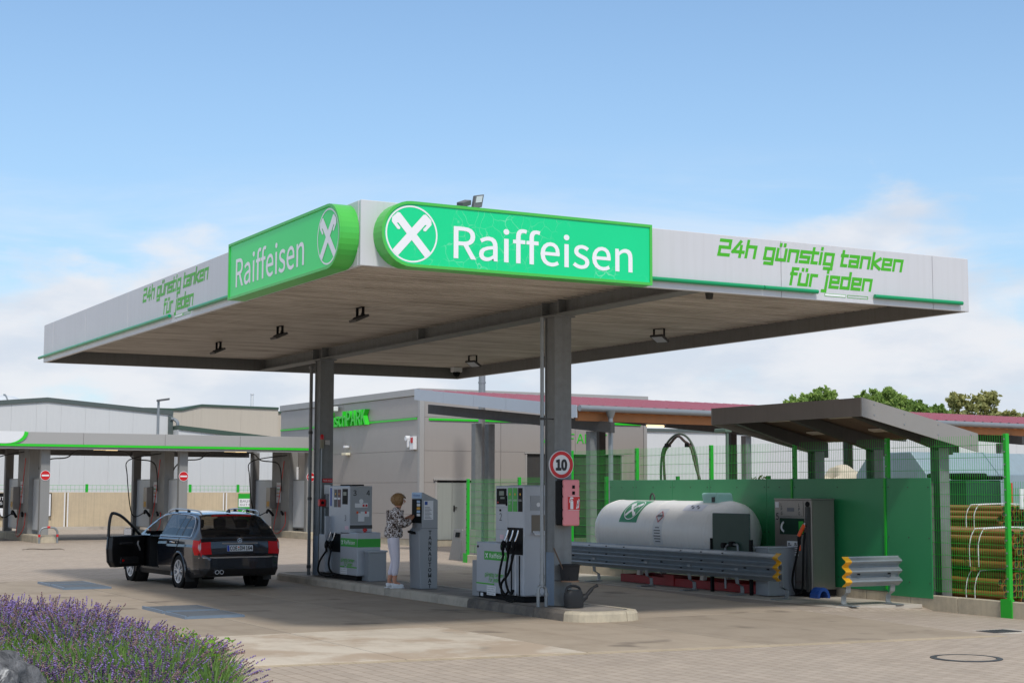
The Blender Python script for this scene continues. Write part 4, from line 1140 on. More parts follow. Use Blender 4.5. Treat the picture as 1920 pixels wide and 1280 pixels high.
mb = MB(); mb.tube([(12.3, 82.1, 6.25), (12.3, 82.5, 7.05), (12.3, 83.4, 7.6), (12.3, 84, 7.69)], .05, 6); mb.build('rib', m_galv, t)
t = thing('street_lamp', 'slim grey street lamp rising over the wash bays', 'street lamp', (15.25, 60.5, 0))
mb = MB(); mb.cyl((15.25, 60.5, 0), (15.25, 60.5, 6.25), .085, 12, r1=.06); mb.build('pole', m_galv, t, smooth=True)
mb = MB(); mb.obox((15.45, 60.4, 6.32), (.62, -.05, .10), (.03, .26, 0), (-.01, 0, .10)); mb.build('lamp_head', m_grey_plastic, t, bevel=0.02)
# large hall behind the yard at right
rh = gable('pale_hall', 'long pale hall wall behind the fenced yard at right', 44, [(26.5, 4.72), (80, 4.85)], None, m_corr, m_roofdk, 12, 0.15, 2.2)

# ------------------------------------------------------------------ open shed with red roof
sh = thing('open_shed', 'long open shed with red sheet roof and timber eave', 'shed', (23, 22, 0))
E0 = Vector((14.16, 18.45, 0)); ED = Vector((.9931, .1172, 0)); EN = Vector((-.1172, .9931, 0))
def sp(a, b_, z): p = E0 + ED * a + EN * b_; return (p.x, p.y, z)
def slope(b_): return 4.09 + .103 * b_
mb = MB()
LEN, DEP = 30.0, 8.0
prof = []
for k in range(int(LEN / .45)):
    a = k * .45
    prof += [(a, 0), (a + .28, 0), (a + .32, .05), (a + .41, .05)]
P = []
for a, z in prof: P += [sp(a - .1, -.25, slope(-.25) + z), sp(a - .1, DEP, slope(DEP) + z - .03)]
mb.add(P, [(2 * i, 2 * i + 1, 2 * i + 3, 2 * i + 2) for i in range(len(prof) - 1)]); mb.build('roof_sheet', m_redroof, sh)
for k in range(5):
    a0, a1 = DEP * k / 5 - .2, DEP * (k + 1) / 5 - .2
    mb = MB(); mb.prism([sp(-.12, a0 + .006, slope(a0) - .30), sp(-.12, a1 - .006, slope(a1) - .30), sp(-.12, a1 - .006, slope(a1) + .03), sp(-.12, a0 + .006, slope(a0) + .03)], ED * .03); mb.build('verge_panel', M('verge zinc sheet', S(178, 186, 196), .4, .1, .04, 2), sh)
mb = MB(); mb.tube([sp(-.1, -.30, 4.02), sp(LEN * .5, -.30, 4.01), sp(LEN, -.30, 4.0)], .085, 10, smooth_it=False); mb.build('gutter', m_galv, sh, smooth=True)
mb = MB(); mb.prism([sp(0, -.12, 3.70), sp(LEN, -.12, 3.70), sp(LEN, -.12, 3.93), sp(0, -.12, 3.93)], EN * .12); mb.build('eave_beam', m_timber, sh)
for b_ in (2.2, 4.2, 6.2, 7.8):
    mb = MB(); z = slope(b_) - .28; mb.prism([sp(0.1, b_, z), sp(LEN, b_, z), sp(LEN, b_, z + .22), sp(.1, b_, z + .22)], EN * .1); mb.build('purlin', m_timber, sh)
for a in (0.7, 6.4, 12.2, 18.0, 24):
    mb = MB(); mb.prism([sp(a, -.6, 3.38), sp(a, DEP + .3, 4.22), sp(a, DEP + .3, 4.50), sp(a, -.6, 3.66)], ED * .14); mb.build('rafter', m_dark_steel, sh)
    mb = MB(); mb.box(-.1 + sp(a + .07, .3, 0)[0], .1 + sp(a + .07, .3, 0)[0], sp(a + .07, .3, 0)[1] - .11, sp(a + .07, .3, 0)[1] + .11, -.1, 3.45); mb.build('column', m_galv_old, sh)
    if a < 1: continue
    mb = MB(); mb.box(-.12 + sp(a + .07, 7, 0)[0], .12 + sp(a + .07, 7, 0)[0], sp(a, 7, 0)[1] - .13, sp(a, 7, 0)[1] + .13, -.1, 4.1); mb.build('column', m_dark_steel, sh)
for u_ in (13.72, 14.15):
    mb = MB(); mb.box(u_ - .10, u_ + .10, 23.1, 23.35, -.1, 3.78); mb.build('column', m_galv_old, sh)
mb = MB(); x = sp(.93, -.32, 0); mb.cyl((x[0], x[1], -.1), (x[0], x[1], 3.85), .065, 12); mb.cyl((x[0], x[1], 3.78), (x[0], x[1], 3.99), .07, 12, r1=.15); mb.build('downpipe', m_galv, sh, smooth=True)
t = thing('tube_lamp', 'lit tube lamp under the eave of the red roofed shed', 'lamp', sp(2.8, .05, 3.6))
a0, a1 = sp(2.45, -.02, 3.63), sp(3.05, -.02, 3.63)
mb = MB(); mb.cyl(a0, a1, .03, 10); mb.build('tube', m_tube_warm, t)
mb = MB(); mb.obox((Vector(a0) + Vector(a1)) / 2 + Vector((0, .02, .045)), ED * .75, EN * .08, (0, 0, .03)); mb.build('fitting', m_grey_plastic, t)

# ------------------------------------------------------------------ green fence on a concrete kerb
fe = thing('mesh_fence', 'tall bright green mesh fence with screen boards on a concrete kerb', 'fence', (11.7, 7, 0))
def zg(v): return -.10 if v < 2.75 else (0.0 if v > 3.25 else -.10 + .2 * (v - 2.75))
vv_ = [-2.2 + 1.1 * k for k in range(12)] + [11.0 + 1.25 * k for k in range(8)]
for a, b_ in zip(vv_, vv_[1:]):
    mb = MB(); mb.box(11.60, 11.76, a + .006, b_ - .006, -.14, .155 if b_ < 12 else .2); mb.build('kerb_stone', m_kerb, fe, bevel=0.01)
posts = [(-1.6, 2.05), (1.12, 2.80), (3.85, 2.80), (6.38, 2.80), (9.02, 2.80), (11.75, 2.80), (14.5, 2.80), (17.0, 2.2), (19.76, 2.17)]
for v_, z_ in posts:
    mb = MB(); mb.box(11.625, 11.70, v_ - .035, v_ + .035, .157 if v_ < 11 else .202, z_); po = mb.build('post', m_fence, fe, bevel=0.005, seg=1)
    mb = MB()
    z = .30
    while z < z_ - .05:
        mb.box(11.612, 11.624, v_ - .012, v_ + .012, z, z + .024); z += .2
    mb.build('clip', m_galv if v_ < 5 else m_dark_steel, po, stuff=True)
mb = MB(); mb.box(11.575, 11.598, 1.01, 1.24, -.12, .19); mb.box(11.6, 11.66, 1.03, 1.22, .157, .19); mb.build('post_foot', m_fence, fe)
mb = MB(); mb.box(11.575, 11.598, 19.66, 19.86, 0.0, .24); mb.box(11.6, 11.66, 19.68, 19.84, .203, .235); mb.build('post_foot', m_fence, fe)
for (v0, za), (v1, zb_) in zip(posts, posts[1:]):
    z0 = .20 if v0 < 11 else .25; z1 = min(za, zb_) - .03
    mb = MB(); n_ = int((v1 - v0 - .08) / .05)
    for k in range(n_ + 1):
        v_ = v0 + .04 + k * .05
        hw_ = .0018 if v0 < 14 else .0010
        mb.box(11.715, 11.719, v_ - hw_, v_ + hw_, z0, z1 + .02)
    z = z0 + .03
    while z < z1:
        mb.box(11.708, 11.714, v0 + .035, v1 - .035, z - .0032, z + .0032); mb.box(11.721, 11.727, v0 + .035, v1 - .035, z - .0032, z + .0032)
        z += .2
    mb.build('mesh_panel', m_fence, fe, stuff=True)
bv = [2.74, 3.83, 6.36, 7.15, 9.0, 10.3, 11.73, 12.75]
for a, b_ in zip(bv, bv[1:]):
    mb = MB(); mb.box(11.590, 11.602, a + .004, b_ - .004, .165 if a > 3 else .10, 2.105); sb_ = mb.build('screen_board', m_board, fe, bevel=0.003, seg=1)
    mb = MB()
    for bv_ in (a + .06, (a + b_) / 2, b_ - .06):
        for bz_ in (.35, 1.1, 1.95): mb.cyl((11.582, bv_, bz_), (11.589, bv_, bz_), .011, 8)
    mb.build('bolt', m_dark_steel, sb_, stuff=True)
for v_ in (3.85, 6.38):
    mb = MB(); mb.box(11.570, 11.588, v_ - .022, v_ + .022, .20, 2.11)
    mb.build('cover_strip', m_fence, fe)
for v_, z_ in ((7.3, 2.17), (10.35, 2.18), (13.15, 2.19)):
    mb = MB(); mb.box(11.73, 11.79, v_ - .035, v_ + .035, .2, z_); mb.build('post', m_fence, fe)

# roof over the gas pump
so = thing('pump_shelter', 'small grey cantilever roof over the gas pump', 'shelter', (11.3, 4.8, 0))
def rz(u_): return 3.41 - (u_ - 10.1) * .2126
mb = MB(); mb.box(10.08, 10.12, 2.73, 6.81, 3.10, 3.405); mb.build('front_fascia', m_shelter_shaded, so)
for v_ in (2.70, 6.81):
    mb = MB(); mb.prism([(10.08, v_, 3.10), (12.66, v_, 2.55), (12.66, v_, rz(12.66)), (10.08, v_, 3.41)], (0, .03, 0)); fs_ = mb.build('side_fascia', m_shelter_sunlit, so)
    mb = MB()
    for u_ in (10.35, 11.0, 11.75, 12.5):
        for dz in (.06, .23): mb.cyl((u_, v_ - .008, rz(u_) - dz), (u_, v_ + .04, rz(u_) - dz), .014, 8)
    mb.build('rivet', m_galv, fs_, stuff=True)
mb = MB(); mb.prism([(10.13, 2.74, rz(10.13) - .03), (12.6, 2.74, rz(12.6) - .03), (12.6, 2.74, rz(12.6) - .06), (10.13, 2.74, rz(10.13) - .06)], (0, 4.06, 0)); mb.build('roof_sheet', m_galv_old, so)
for k in range(8):
    v_ = 2.8 + k * .5
    mb = MB(); mb.prism([(10.14, v_, rz(10.14) - .065), (12.55, v_, rz(12.55) - .065), (12.55, v_, rz(12.55) - .085), (10.14, v_, rz(10.14) - .085)], (0, .47, 0)); mb.build('soffit_board', M('weathered soffit board', S(116, 98, 84), .8, 0, .15, 3, dirt=.3), so)
for u_ in (10.75, 11.75):
    for v_ in (3.35, 4.05, 5.3, 5.75) if False else (3.3, 5.0):
        mb = MB(); mb.obox((u_, v_ + .55, rz(u_) - .11), (.14, 0, -.03), (0, 1.0, 0), (0, 0, .03)); mb.build('light_batten', M('pale batten', S(205, 195, 178), 0.6), so)
for v_ in (3.15, 4.78, 6.41):
    mb = MB(); mb.prism([(10.12, v_ - .07, rz(10.12) - .10), (12.45, v_ - .07, rz(12.45) - .12), (12.45, v_ - .07, rz(12.45) - .40), (10.12, v_ - .07, rz(10.12) - .24)], (0, .14, 0)); mb.build('rafter', m_dark_steel, so)
    mb = MB()
    mb.box(12.09, 12.31, v_ - .11, v_ - .095, -.1, 2.62); mb.box(12.09, 12.31, v_ + .095, v_ + .11, -.1, 2.62); mb.box(12.19, 12.205, v_ - .095, v_ + .095, -.1, 2.62)
    mb.build('column', m_galv_old, so)

# ------------------------------------------------------------------ gas tank on a red frame
tk = thing('gas_tank', 'white horizontal gas tank with green logo on a red frame', 'gas tank', (10.95, 9.6, 0))
R_ = .625
prof = [(.001, 0), (.2, .025), (.38, .09), (.52, .2), (.60, .33), (.625, .47), (.625, 4.30), (.60, 4.44), (.52, 4.57), (.38, 4.68), (.2, 4.745), (.001, 4.77)]
mb = MB(); mb.lathe(prof, (10.95, 6.95, 1.055), axis=(0, 1, 0), n=48); shell = mb.build('shell', m_white_tank, tk, smooth=True)
for v_ in (7.45, 9.33, 11.22):
    mb = MB(); mb.lathe([(.6245, -.012), (.631, 0), (.6245, .012)], (10.95, v_, 1.055), axis=(0, 1, 0), n=48); mb.build('weld_seam', m_white_tank, tk, smooth=True)
def on_tank(v_, ang, d=.003):
    a = math.radians(ang); return Vector((10.95 - math.cos(a) * (R_ + d), v_, 1.055 + math.sin(a) * (R_ + d)))
def decal(v0, v1, a0, a1, mat, name, par, d=.003):
    mb = MB(); P = []; n_ = 8
    for k in range(n_ + 1):
        ang = a0 + (a1 - a0) * k / n_
        P += [on_tank(v0, ang, d), on_tank(v1, ang, d)]
    mb.add(P, [(2 * i, 2 * i + 1, 2 * i + 3, 2 * i + 2) for i in range(n_)]); return mb.build(name, mat, par)
sx_ = decal(9.80, 10.45, 17, 77, m_board, 'logo_sticker', tk)
mb = MB()
lay = MB(); crossed_logo(lay, (0, 0, 0), (1, 0, 0), (0, 1, 0), (0, 0, 1), .235); lay.ring((0, 0, .002), (0, 0, 1), (0, 1, 0), .255, .275, 40)
# wrap the flat emblem round the shell, subdividing the boards
bm = bmesh.new()
lv = [bm.verts.new(p) for p in lay.v]
for f in lay.f:
    try: bm.faces.new([lv[i] for i in f])
    except ValueError: pass
bmesh.ops.triangulate(bm, faces=bm.faces)
for _ in range(3): bmesh.ops.subdivide_edges(bm, edges=[e for e in bm.edges if e.calc_length() > .05], cuts=1)
mb.add([on_tank(10.125 - v.co.x, 47 + math.degrees(v.co.y / R_), .006 + v.co.z) for v in bm.verts], [[v.index for v in f.verts] for f in bm.faces] if not bm.verts.index_update() else [])
bm.free(); mb.build('emblem', m_white_text, sx_)
lb = decal(8.86, 9.18, -22, 48, m_paper, 'hazard_sticker', tk)
mb = MB(); n_ = 6
for (r_, mi) in ((.13, 0), (.105, 1)):
    pts = [(0, r_), (-r_, 0), (0, -r_), (r_, 0)]
    mb.poly([on_tank(9.02 + p[0], 30 + math.degrees(p[1] / R_), .012 + .002 * mi) for p in pts], mi)
mb.build('diamond', [m_red, m_translucent], lb)
mb = MB()
for k, w_ in enumerate((.14, .22, .2, .24, .22, .18)):
    a = 8 - k * 5; mb.add([on_tank(9.02 - w_ / 2, a, .006), on_tank(9.02 + w_ / 2, a, .006), on_tank(9.02 + w_ / 2, a + 2, .006), on_tank(9.02 - w_ / 2, a + 2, .006)], [(0, 1, 2, 3)])
mb.add([on_tank(8.935, 29, .018), on_tank(9.105, 29, .018), on_tank(9.105, 33, .018), on_tank(8.935, 33, .018)], [(0, 1, 2, 3)])
mb.build('print', m_ink, lb)
l2 = decal(7.75, 8.4, 44, 62, M('faint sticker', S(222, 222, 232), .4), 'type_label', tk)
mb = MB()
for k in range(4): mb.add([on_tank(7.9 + k * .09, 49 + k % 2 * 5, .006), on_tank(7.96 + k * .09, 49 + k % 2 * 5, .006), on_tank(7.96 + k * .09, 54 + k % 2 * 5, .006), on_tank(7.9 + k * .09, 54 + k % 2 * 5, .006)], [(0, 1, 2, 3)])
mb.build('print', m_ink, l2)
mb = MB()
mb.prism([(10.76, 7.55, 1.62), (11.14, 7.55, 1.62), (11.14, 7.62, 1.84), (10.76, 7.62, 1.84)], (0, .52, 0)); mb.build('dome_cover', m_mint, tk, bevel=0.04)
mb = MB(); mb.box(10.74, 10.76, 7.68, 7.76, 1.66, 1.76); mb.build('dome_latch', m_dark_steel, tk)
for v_ in (10.1, 8.1):
    mb = MB(); mb.tube([(10.95, v_ - .075, 1.66), (10.95, v_ - .07, 1.76), (10.95, v_, 1.82), (10.95, v_ + .07, 1.76), (10.95, v_ + .075, 1.66)], .018, 8); mb.build('lifting_eye', m_dark_steel, tk, smooth=True)
mb = MB()
mb.box(10.55, 10.62, 5.95, 10.7, .012, .17); mb.box(11.28, 11.35, 5.95, 10.7, .012, .17)
for v_ in (5.95, 7.2, 8.9, 10.63): mb.box(10.62, 11.28, v_, v_ + .07, .012, .165)
mb.box(10.53, 10.549, 8.75, 9.1, .012, .23)
fr_ = mb.build('frame', m_redpaint, tk, bevel=0.005, seg=1)
for v_ in (7.9, 10.1):
    for u_ in (10.62, 11.2):
        mb = MB(); mb.prism([(u_, v_, .17), (u_ + .09, v_, .17), (10.95 + (u_ - 10.95) * .8 + .09, v_, .62), (10.95 + (u_ - 10.95) * .8, v_, .62)], (0, .10, 0)); mb.build('leg', m_white_tank, tk)
t = thing('valve_cabinet', 'dark green metal screen with valves beside the gas tank', 'cabinet', (10.72, 6.9, 0))
mb = MB(); mb.box(10.265, 10.30, 5.97, 7.10, .40, 1.47); mb.build('panel', m_dkgreen, t, bevel=0.03)
for v_ in (7.105, 5.92):
    mb = MB(); mb.box(10.25, 10.31, v_, v_ + .045, .012, 1.0); mb.build('post', m_black, t)
mb = MB(); mb.tube([(10.23, 6.65, .1), (10.23, 6.65, .75), (10.23, 6.61, .87), (10.23, 6.48, .9), (10.23, 6.34, .9), (10.23, 6.27, .86), (10.23, 6.27, .4)], .02, 8); mb.build('pipework', m_galv, t, smooth=True)
mb = MB(); mb.cyl((10.18, 6.68, .88), (10.262, 6.68, .88), .05, 12); mb.cyl((10.18, 6.44, .91), (10.262, 6.44, .91), .05, 12); mb.build('valve', m_black, t, smooth=True)
t = thing('grey_box', 'grey equipment box between the gas tank and the gas pump', 'box', (10.55, 6.3, 0))
mb = MB(); mb.box(10.36, 11.0, 6.02, 6.68, .17, .74) if False else mb.box(10.34, 10.94, 5.52, 5.90, .02, .86); mb.build('body', m_silver_dk, t, bevel=0.01)
mb = MB(); mb.box(10.32, 10.96, 5.50, 5.91, .862, .885); mb.build('lid', m_silver, t)

# ------------------------------------------------------------------ guard rails, three waves
def w_profile():
    pts = []
    for k in range(37):
        z = k / 36.0; pts.append((-.045 * math.cos(z * 6 * math.pi) , z))
    return pts
def guard_rail(label, o, d, nrm, length, zt, zb_, yellow_end, feet):
    """o: start, d: along, nrm: traffic side"""
    O, D, N = Vector(o), Vector(d), Vector(nrm)
    t = thing('guard_rail', label, 'guard rail', (O + D * length / 2)[:], 'galvanised guard rails by the gas pump')
    P = w_profile(); H = zt - zb_
    def strip(a, b_, mat, name, off):
        mb = MB(); v = []
        for x in (a, b_):
            for y, z in P: v.append(O + D * x + N * (y + .05 + off) + Vector((0, 0, zb_ + z * H)))
        for x in (a, b_):
            for y, z in P: v.append(O + D * x + N * (y + .045) + Vector((0, 0, zb_ + z * H)))
        n_ = len(P)
        f = [(i, i + 1, n_ + i + 1, n_ + i) for i in range(n_ - 1)] + [(2 * n_ + i, 2 * n_ + i + 1, 3 * n_ + i + 1, 3 * n_ + i) for i in range(n_ - 1)]
        f += [(i, i + 1, 2 * n_ + i + 1, 2 * n_ + i) for i in range(n_ - 1)] + [(n_ + i, n_ + i + 1, 3 * n_ + i + 1, 3 * n_ + i) for i in range(n_ - 1)]
        mb.add(v, f); return mb.build(name, mat, t, smooth=True)
    cuts = [0] + ([length / 2] if length > 3 else []) + [length]
    for a, b_ in zip(cuts, cuts[1:]): strip(a, b_, m_rail, 'rail', 0)
    a = 0 if yellow_end == 0 else length - .13
    strip(a - .002, a + .132, m_yellow, 'end_cap', .005)
    for x in feet:
        q = O + D * x
        path = [(-.03, zb_ + .28), (-.03, zb_ + .04), (-.01, zb_ - .10), (.09, .16), (.10, .05), (.06, .025)]
        if x < 0: continue
        mb = MB(); v = []
        for (y, z) in path:
            for s_ in (-.05, .05): v.append(q + D * s_ * 1.0 + D * 0 + N * (-y - .02) + Vector((0, 0, z)))
        n_ = len(path)
        v2 = [p + N * .012 + Vector((0, 0, .006)) for p in v]
        mb.add(v + v2, [(2 * i, 2 * i + 1, 2 * i + 3, 2 * i + 2) for i in range(n_ - 1)] + [(2 * n_ + 2 * i, 2 * n_ + 2 * i + 1, 2 * n_ + 2 * i + 3, 2 * n_ + 2 * i + 2) for i in range(n_ - 1)] +
               [(2 * i, 2 * i + 2, 2 * n_ + 2 * i + 2, 2 * n_ + 2 * i) for i in range(n_ - 1)] + [(2 * i + 1, 2 * i + 3, 2 * n_ + 2 * i + 3, 2 * n_ + 2 * i + 1) for i in range(n_ - 1)])
        pt_ = mb.build('post', m_galv, t)
        mb = MB(); mb.obox(q + N * (-.10 + .12) + Vector((0, 0, .018)), D * .16, N * .34, (0, 0, .014)); mb.build('foot_plate', m_galv, pt_)
    mb = MB()
    x = .3
    while x < length:
        for zz in (.25, .58, .91) if int(x * 10) % 3 else (.42,): mb.obox(O + D * x + N * .062 + Vector((0, 0, zb_ + H * zz * .98)), D * .045, N * .03, (0, 0, .02))
        x += .66
    mb.build('slot', m_black, t, stuff=True)
    return t
guard_rail('long three wave guard rail in front of the white gas tank', (10.1, 4.85, 0), (0, 1, 0), (-1, 0, 0), 8.2, .80, .31, 0, [0.0, 1.27, 2.75, 4.2, 6.15, 7.5])
guard_rail('short three wave guard rail with yellow end in front of the green boards', (9.95, 3.1, 0), (1, 0, 0), (0, -1, 0), 1.22, .81, .32, 0, [.12, 1.08])

# ------------------------------------------------------------------ gas pump
gp = thing('gas_pump', 'stainless steel gas pump number 5 with LPG lettering', 'fuel pump', (11.2, 5.55, 0))
mb = MB(); mb.box(10.93, 11.49, 5.05, 6.11, .03, .13); mb.build('base', m_black, gp)
mb = MB(); mb.box(10.95, 11.48, 5.06, 6.10, .13, 1.72); body = mb.build('cabinet', m_bruststeel, gp, bevel=0.008, seg=1)
mb = MB(); mb.box(10.945, 11.485, 5.055, 6.105, 1.722, 1.745); mb.build('top_edge', m_bruststeel, gp)
X, Y, N = Vector((0, -1, 0)), Vector((0, 0, 1)), Vector((-1, 0, 0))
def on(v_, z, d=.003): return Vector((10.95 - d, v_, z))
mb = MB(); mb.box(10.937, 10.949, 5.28, 5.94, 1.42, 1.69); dp = mb.build('display_plate', m_bruststeel, gp, bevel=0.004, seg=1)
mb = MB()
for k, ch in enumerate('LPG'):
    for v_ in (5.90, 5.40): put_text(mb, ch, on(v_, 1.60 - k * .075, .0145), X, Y, h=.058, bold=0.01)
mb.build('lettering', m_black_text, dp)
mb = MB(); put_text(mb, '5', on(6.06, 1.36), X, Y, h=.12, bold=0.01); mb.build('number', m_black_text, gp)
mb = MB(); mb.box(10.944, 10.949, 5.97, 6.07, 1.58, 1.68); mb.build('sticker', m_paper, gp)
mb = MB(); mb.box(10.934, 10.936, 5.52, 5.72, 1.51, 1.58); mb.build('counter_window', m_ink, dp)
mb = MB(); mb.box(10.940, 10.949, 5.26, 5.94, 1.10, 1.39); ph = mb.build('emergency_window', M('dark green window', S(35, 62, 50), .2), gp)
mb = MB(); mb.box(10.937, 10.9395, 5.27, 5.40, 1.12, 1.34); mb.build('green_sticker', m_band, ph)
mb = MB(); mb.tube([on(5.82, 1.32, .016), on(5.88, 1.26, .016), on(5.88, 1.19, .016), on(5.82, 1.15, .016)], .018, 6); mb.build('phone_symbol', m_paper, ph)
mb = MB(); mb.box(10.943, 10.949, 5.42, 5.74, .72, .98); sk = mb.build('notice_sticker', m_paper, gp)
mb = MB()
for k in range(5):
    mb.box(10.9405, 10.9425, 5.62, 5.72, .76 + k * .035, .775 + k * .035); mb.box(10.9405, 10.9425, 5.44, 5.54, .76 + k * .035, .775 + k * .035)
for v_ in (5.48, 5.66): mb.box(10.9405, 10.9425, v_, v_ + .05, .92, .95)
mb.build('print', m_ink, sk)
mb = MB(); put_text(mb, 'LPG LPG LPG', on(5.72, .24), X, Y, w=.36, h=.035); mb.build('small_print', M('dark red print', (.12, .01, .01), .5), gp)
mb = MB(); mb.box(10.90, 10.949, 5.10, 5.17, .1, 1.60); mb.build('hose_rail', m_dark_steel, gp)
mb = MB(); mb.cyl((10.90, 5.18, 1.27), (10.949, 5.18, 1.27), .045, 16); mb.build('gauge', m_paper, gp)
mb = MB(); mb.disc(on(5.16, 1.645, .006), N, Y, .05, 24, squash=1.2); mb.build('maker_badge', m_black, gp)
mb = MB(); mb.tube([(10.86, 5.26, 1.08), (10.80, 5.27, .8), (10.80, 5.42, .35), (10.82, 5.40, .12), (10.83, 5.28, .06), (10.86, 5.22, .2), (10.88, 5.20, .9), (10.90, 5.18, 1.15)], .020, 8); mb.build('hose', m_rubber, gp, smooth=True)
mb = MB(); mb.tube([(10.90, 5.20, 1.28), (10.86, 5.24, 1.17), (10.84, 5.28, 1.08)], .035, 8); nz = mb.build('nozzle', m_orange, gp, smooth=True)
mb = MB(); mb.tube([(10.845, 5.28, 1.07), (10.84, 5.275, .93)], .032, 8); mb.build('grip', m_black, nz, smooth=True)
mb = MB(); mb.tube([(10.84, 5.275, .92), (10.84, 5.275, .82)], .028, 8); mb.build('orange_sleeve', m_orange, nz, smooth=True)
mb = MB(); mb.box(10.98, 11.45, 5.052, 5.0585, .18, 1.68); mb.build('side_panel', m_bruststeel, gp)
t = thing('hose_saddle', 'small blue plastic hose saddle on the ground by the gas pump', 'hose saddle', (10.85, 4.85, 0))
mb = MB(); 
for k in range(9):
    a = math.pi * k / 8; a2 = math.pi * (k + 1) / 8
    if k < 8: mb.prism([(10.95 - .14 * math.cos(a), 4.75, .005 + .19 * math.sin(a)), (10.95 - .14 * math.cos(a2), 4.75, .005 + .19 * math.sin(a2)), (10.95 - .09 * math.cos(a2), 4.75, .005 + .13 * math.sin(a2)), (10.95 - .09 * math.cos(a), 4.75, .005 + .13 * math.sin(a))], (0, .22, 0))
mb.build('arch', m_bluepl, t)

# ------------------------------------------------------------------ yard behind the fence
pipe_me = None
def pipe_bundle(label, u0, v0, v1, z0, cols, rows, r):
    global pipe_me
    t = thing('pipe_bundle', label, 'pipe bundle', (u0 + cols * r, (v0 + v1) / 2, z0), 'ochre pipe bundles behind the fence')
    off = ORG[t.name]
    mb = MB(); L_ = v1 - v0
    mb.lathe([(r * .86, .02), (r * .86, .0), (r * .99, .0), (r * .99, L_), (r * .86, L_)], (0, 0, 0), axis=(0, 1, 0), n=12)
    mb.lathe([(r * .86, .015), (.001, .02)], (0, 0, 0), axis=(0, 1, 0), n=12, mi=1)  # near-black disc behind the mouth paints the shade inside the pipe
    mb.v = [tuple(Vector(p) + off) for p in mb.v]
    first = mb.build('pipe', [m_pipe, m_pipe_shade], t, smooth=True)
    k = 0
    for j in range(rows):
        for i in range(cols - (j % 2)):
            if j == rows - 1 and (i < 1 or i > cols - 3): continue
            o = first if k == 0 else first.copy()
            if k: COL.objects.link(o)
            o.location = Vector((u0 + r + i * 2 * r + (j % 2) * r, v0 + random.uniform(-.08, .08), z0 + r + j * r * 1.74)) - off
            k += 1
    H = rows * r * 1.74 + .02; Wd = cols * 2 * r
    for v_ in (v0 + .55, v0 + .75, v1 - .8):
        mb = MB(); mb.tube([(u0 - .012, v_, z0), (u0 - .015, v_, z0 + H * .6), (u0 + r * .9, v_ - .03, z0 + H * .95), (u0 + r * 3, v_ - .06, z0 + H + .015), (u0 + Wd - 3 * r, v_ - .06, z0 + H + .015), (u0 + Wd + .012, v_, z0 + H * .7), (u0 + Wd + .012, v_, z0)], .009, 6)
        mb.build('strap', m_paper, t)
pipe_bundle('lowest strapped bundle of ochre pipes right behind the fence', 12.42, 2.05, 8.0, -.08, 11, 6, .058)
pipe_bundle('second layer of strapped ochre pipes behind the fence, above the lowest bundle', 12.42, 1.95, 8.0, .62, 11, 6, .058)
pipe_bundle('ochre pipe bundle lying further back in the yard', 14.7, 4.3, 10.0, 1.12, 12, 5, .055)
for z_ in (.545, ):
    t = thing('timber_bearer', 'timber bearers between the two near pipe bundles', 'timber', (13, 3, .5))
    for v_ in (2.6, 5.0, 7.2):
        mb = MB(); mb.box(12.4, 13.75, v_, v_ + .1, .548, .618); mb.build('bearer', m_timber, t)
t = thing('pallet_rack', 'dark green steel rack under the far pipe bundle', 'rack', (15.3, 7, 0))
for a, b_ in ((14.65, 4.6), (16.1, 4.6), (14.65, 9.4), (16.1, 9.4)):
    mb = MB(); mb.box(a, a + .08, b_, b_ + .08, -.1, 1.05); mb.build('leg', m_dkgreen, t)
mb = MB(); mb.box(14.6, 16.2, 4.55, 9.6, 1.05, 1.11); mb.build('deck', m_dkgreen, t)
t = thing('crate_stack', 'dark green crates with black covers behind the pipes', 'crates', (16, 6.2, 1.1))
for k, z0 in enumerate((1.45 - 1.5, .72, 1.42)):
    mb = MB(); mb.box(15.55, 16.5, 5.9, 6.9, z0 + .03, z0 + .68); mb.build('crate', M('dark green crate', S(22, 70, 45), .5, 0, .2, 5), t, bevel=0.02)
mb = MB(); mb.box(15.5, 16.1, 5.85, 6.95, 2.13, 2.24); mb.box(16.12, 16.55, 5.85, 6.95, 2.11, 2.19); mb.build('cover', m_black, t, bevel=0.04)
t = thing('red_post', 'red steel post standing among the pipes behind the fence', 'post', (16.6, 6.0, 0))
mb = MB(); mb.box(16.57, 16.66, 5.75, 5.84, -.1, 2.05); mb.build('post', m_red, t)
t = thing('yard_fence', 'low green inner fence in the yard behind the pipes', 'fence', (17, 5.2, 0))
for u_ in (16.2, 18.9):
    mb = MB(); mb.box(u_ - .05, u_ + .05, 5.4, 5.46, -.1, 2.05); mb.build('post', m_fence, t)
mb = MB()
for k in range(54): mb.box(16.25 + k * .05, 16.255 + k * .05, 5.43, 5.436, .1, 1.95)
for z in np.arange(.2, 2.0, .2): mb.box(16.2, 18.9, 5.437, 5.445, z, z + .008)
mb.build('mesh_panel', m_fence, t, stuff=True)
t = thing('skip', 'zinc coloured skip with slanted upper edges behind the fence', 'skip', (18.5, 9, 0))
hexp = [(8.0, .4), (10.2, .4), (10.2, 2.25), (9.75, 2.72), (8.45, 2.72), (8.0, 2.25)]
mb = MB(); mb.prism([(16.5, y, z) for y, z in hexp], (7.5, 0, 0)); mb.build('tub', m_container, t, bevel=0.02)
for u_ in (18.6, 21.0):
    mb = MB(); mb.prism([(u_, y + (.012 if y > 9 else -.012), z + (.012 if z > 1 else 0)) for y, z in hexp], (.06, 0, 0)); mb.build('rib', m_container, t)
mb = MB(); mb.box(16.8, 24, 8.3, 9.9, -.1, .4); mb.build('skid', m_dark_steel, t)
t = thing('big_bag_heap', 'heap of beige tarpaulin and bags behind the screen boards', 'heap', (18.1, 12.2, 1.9))
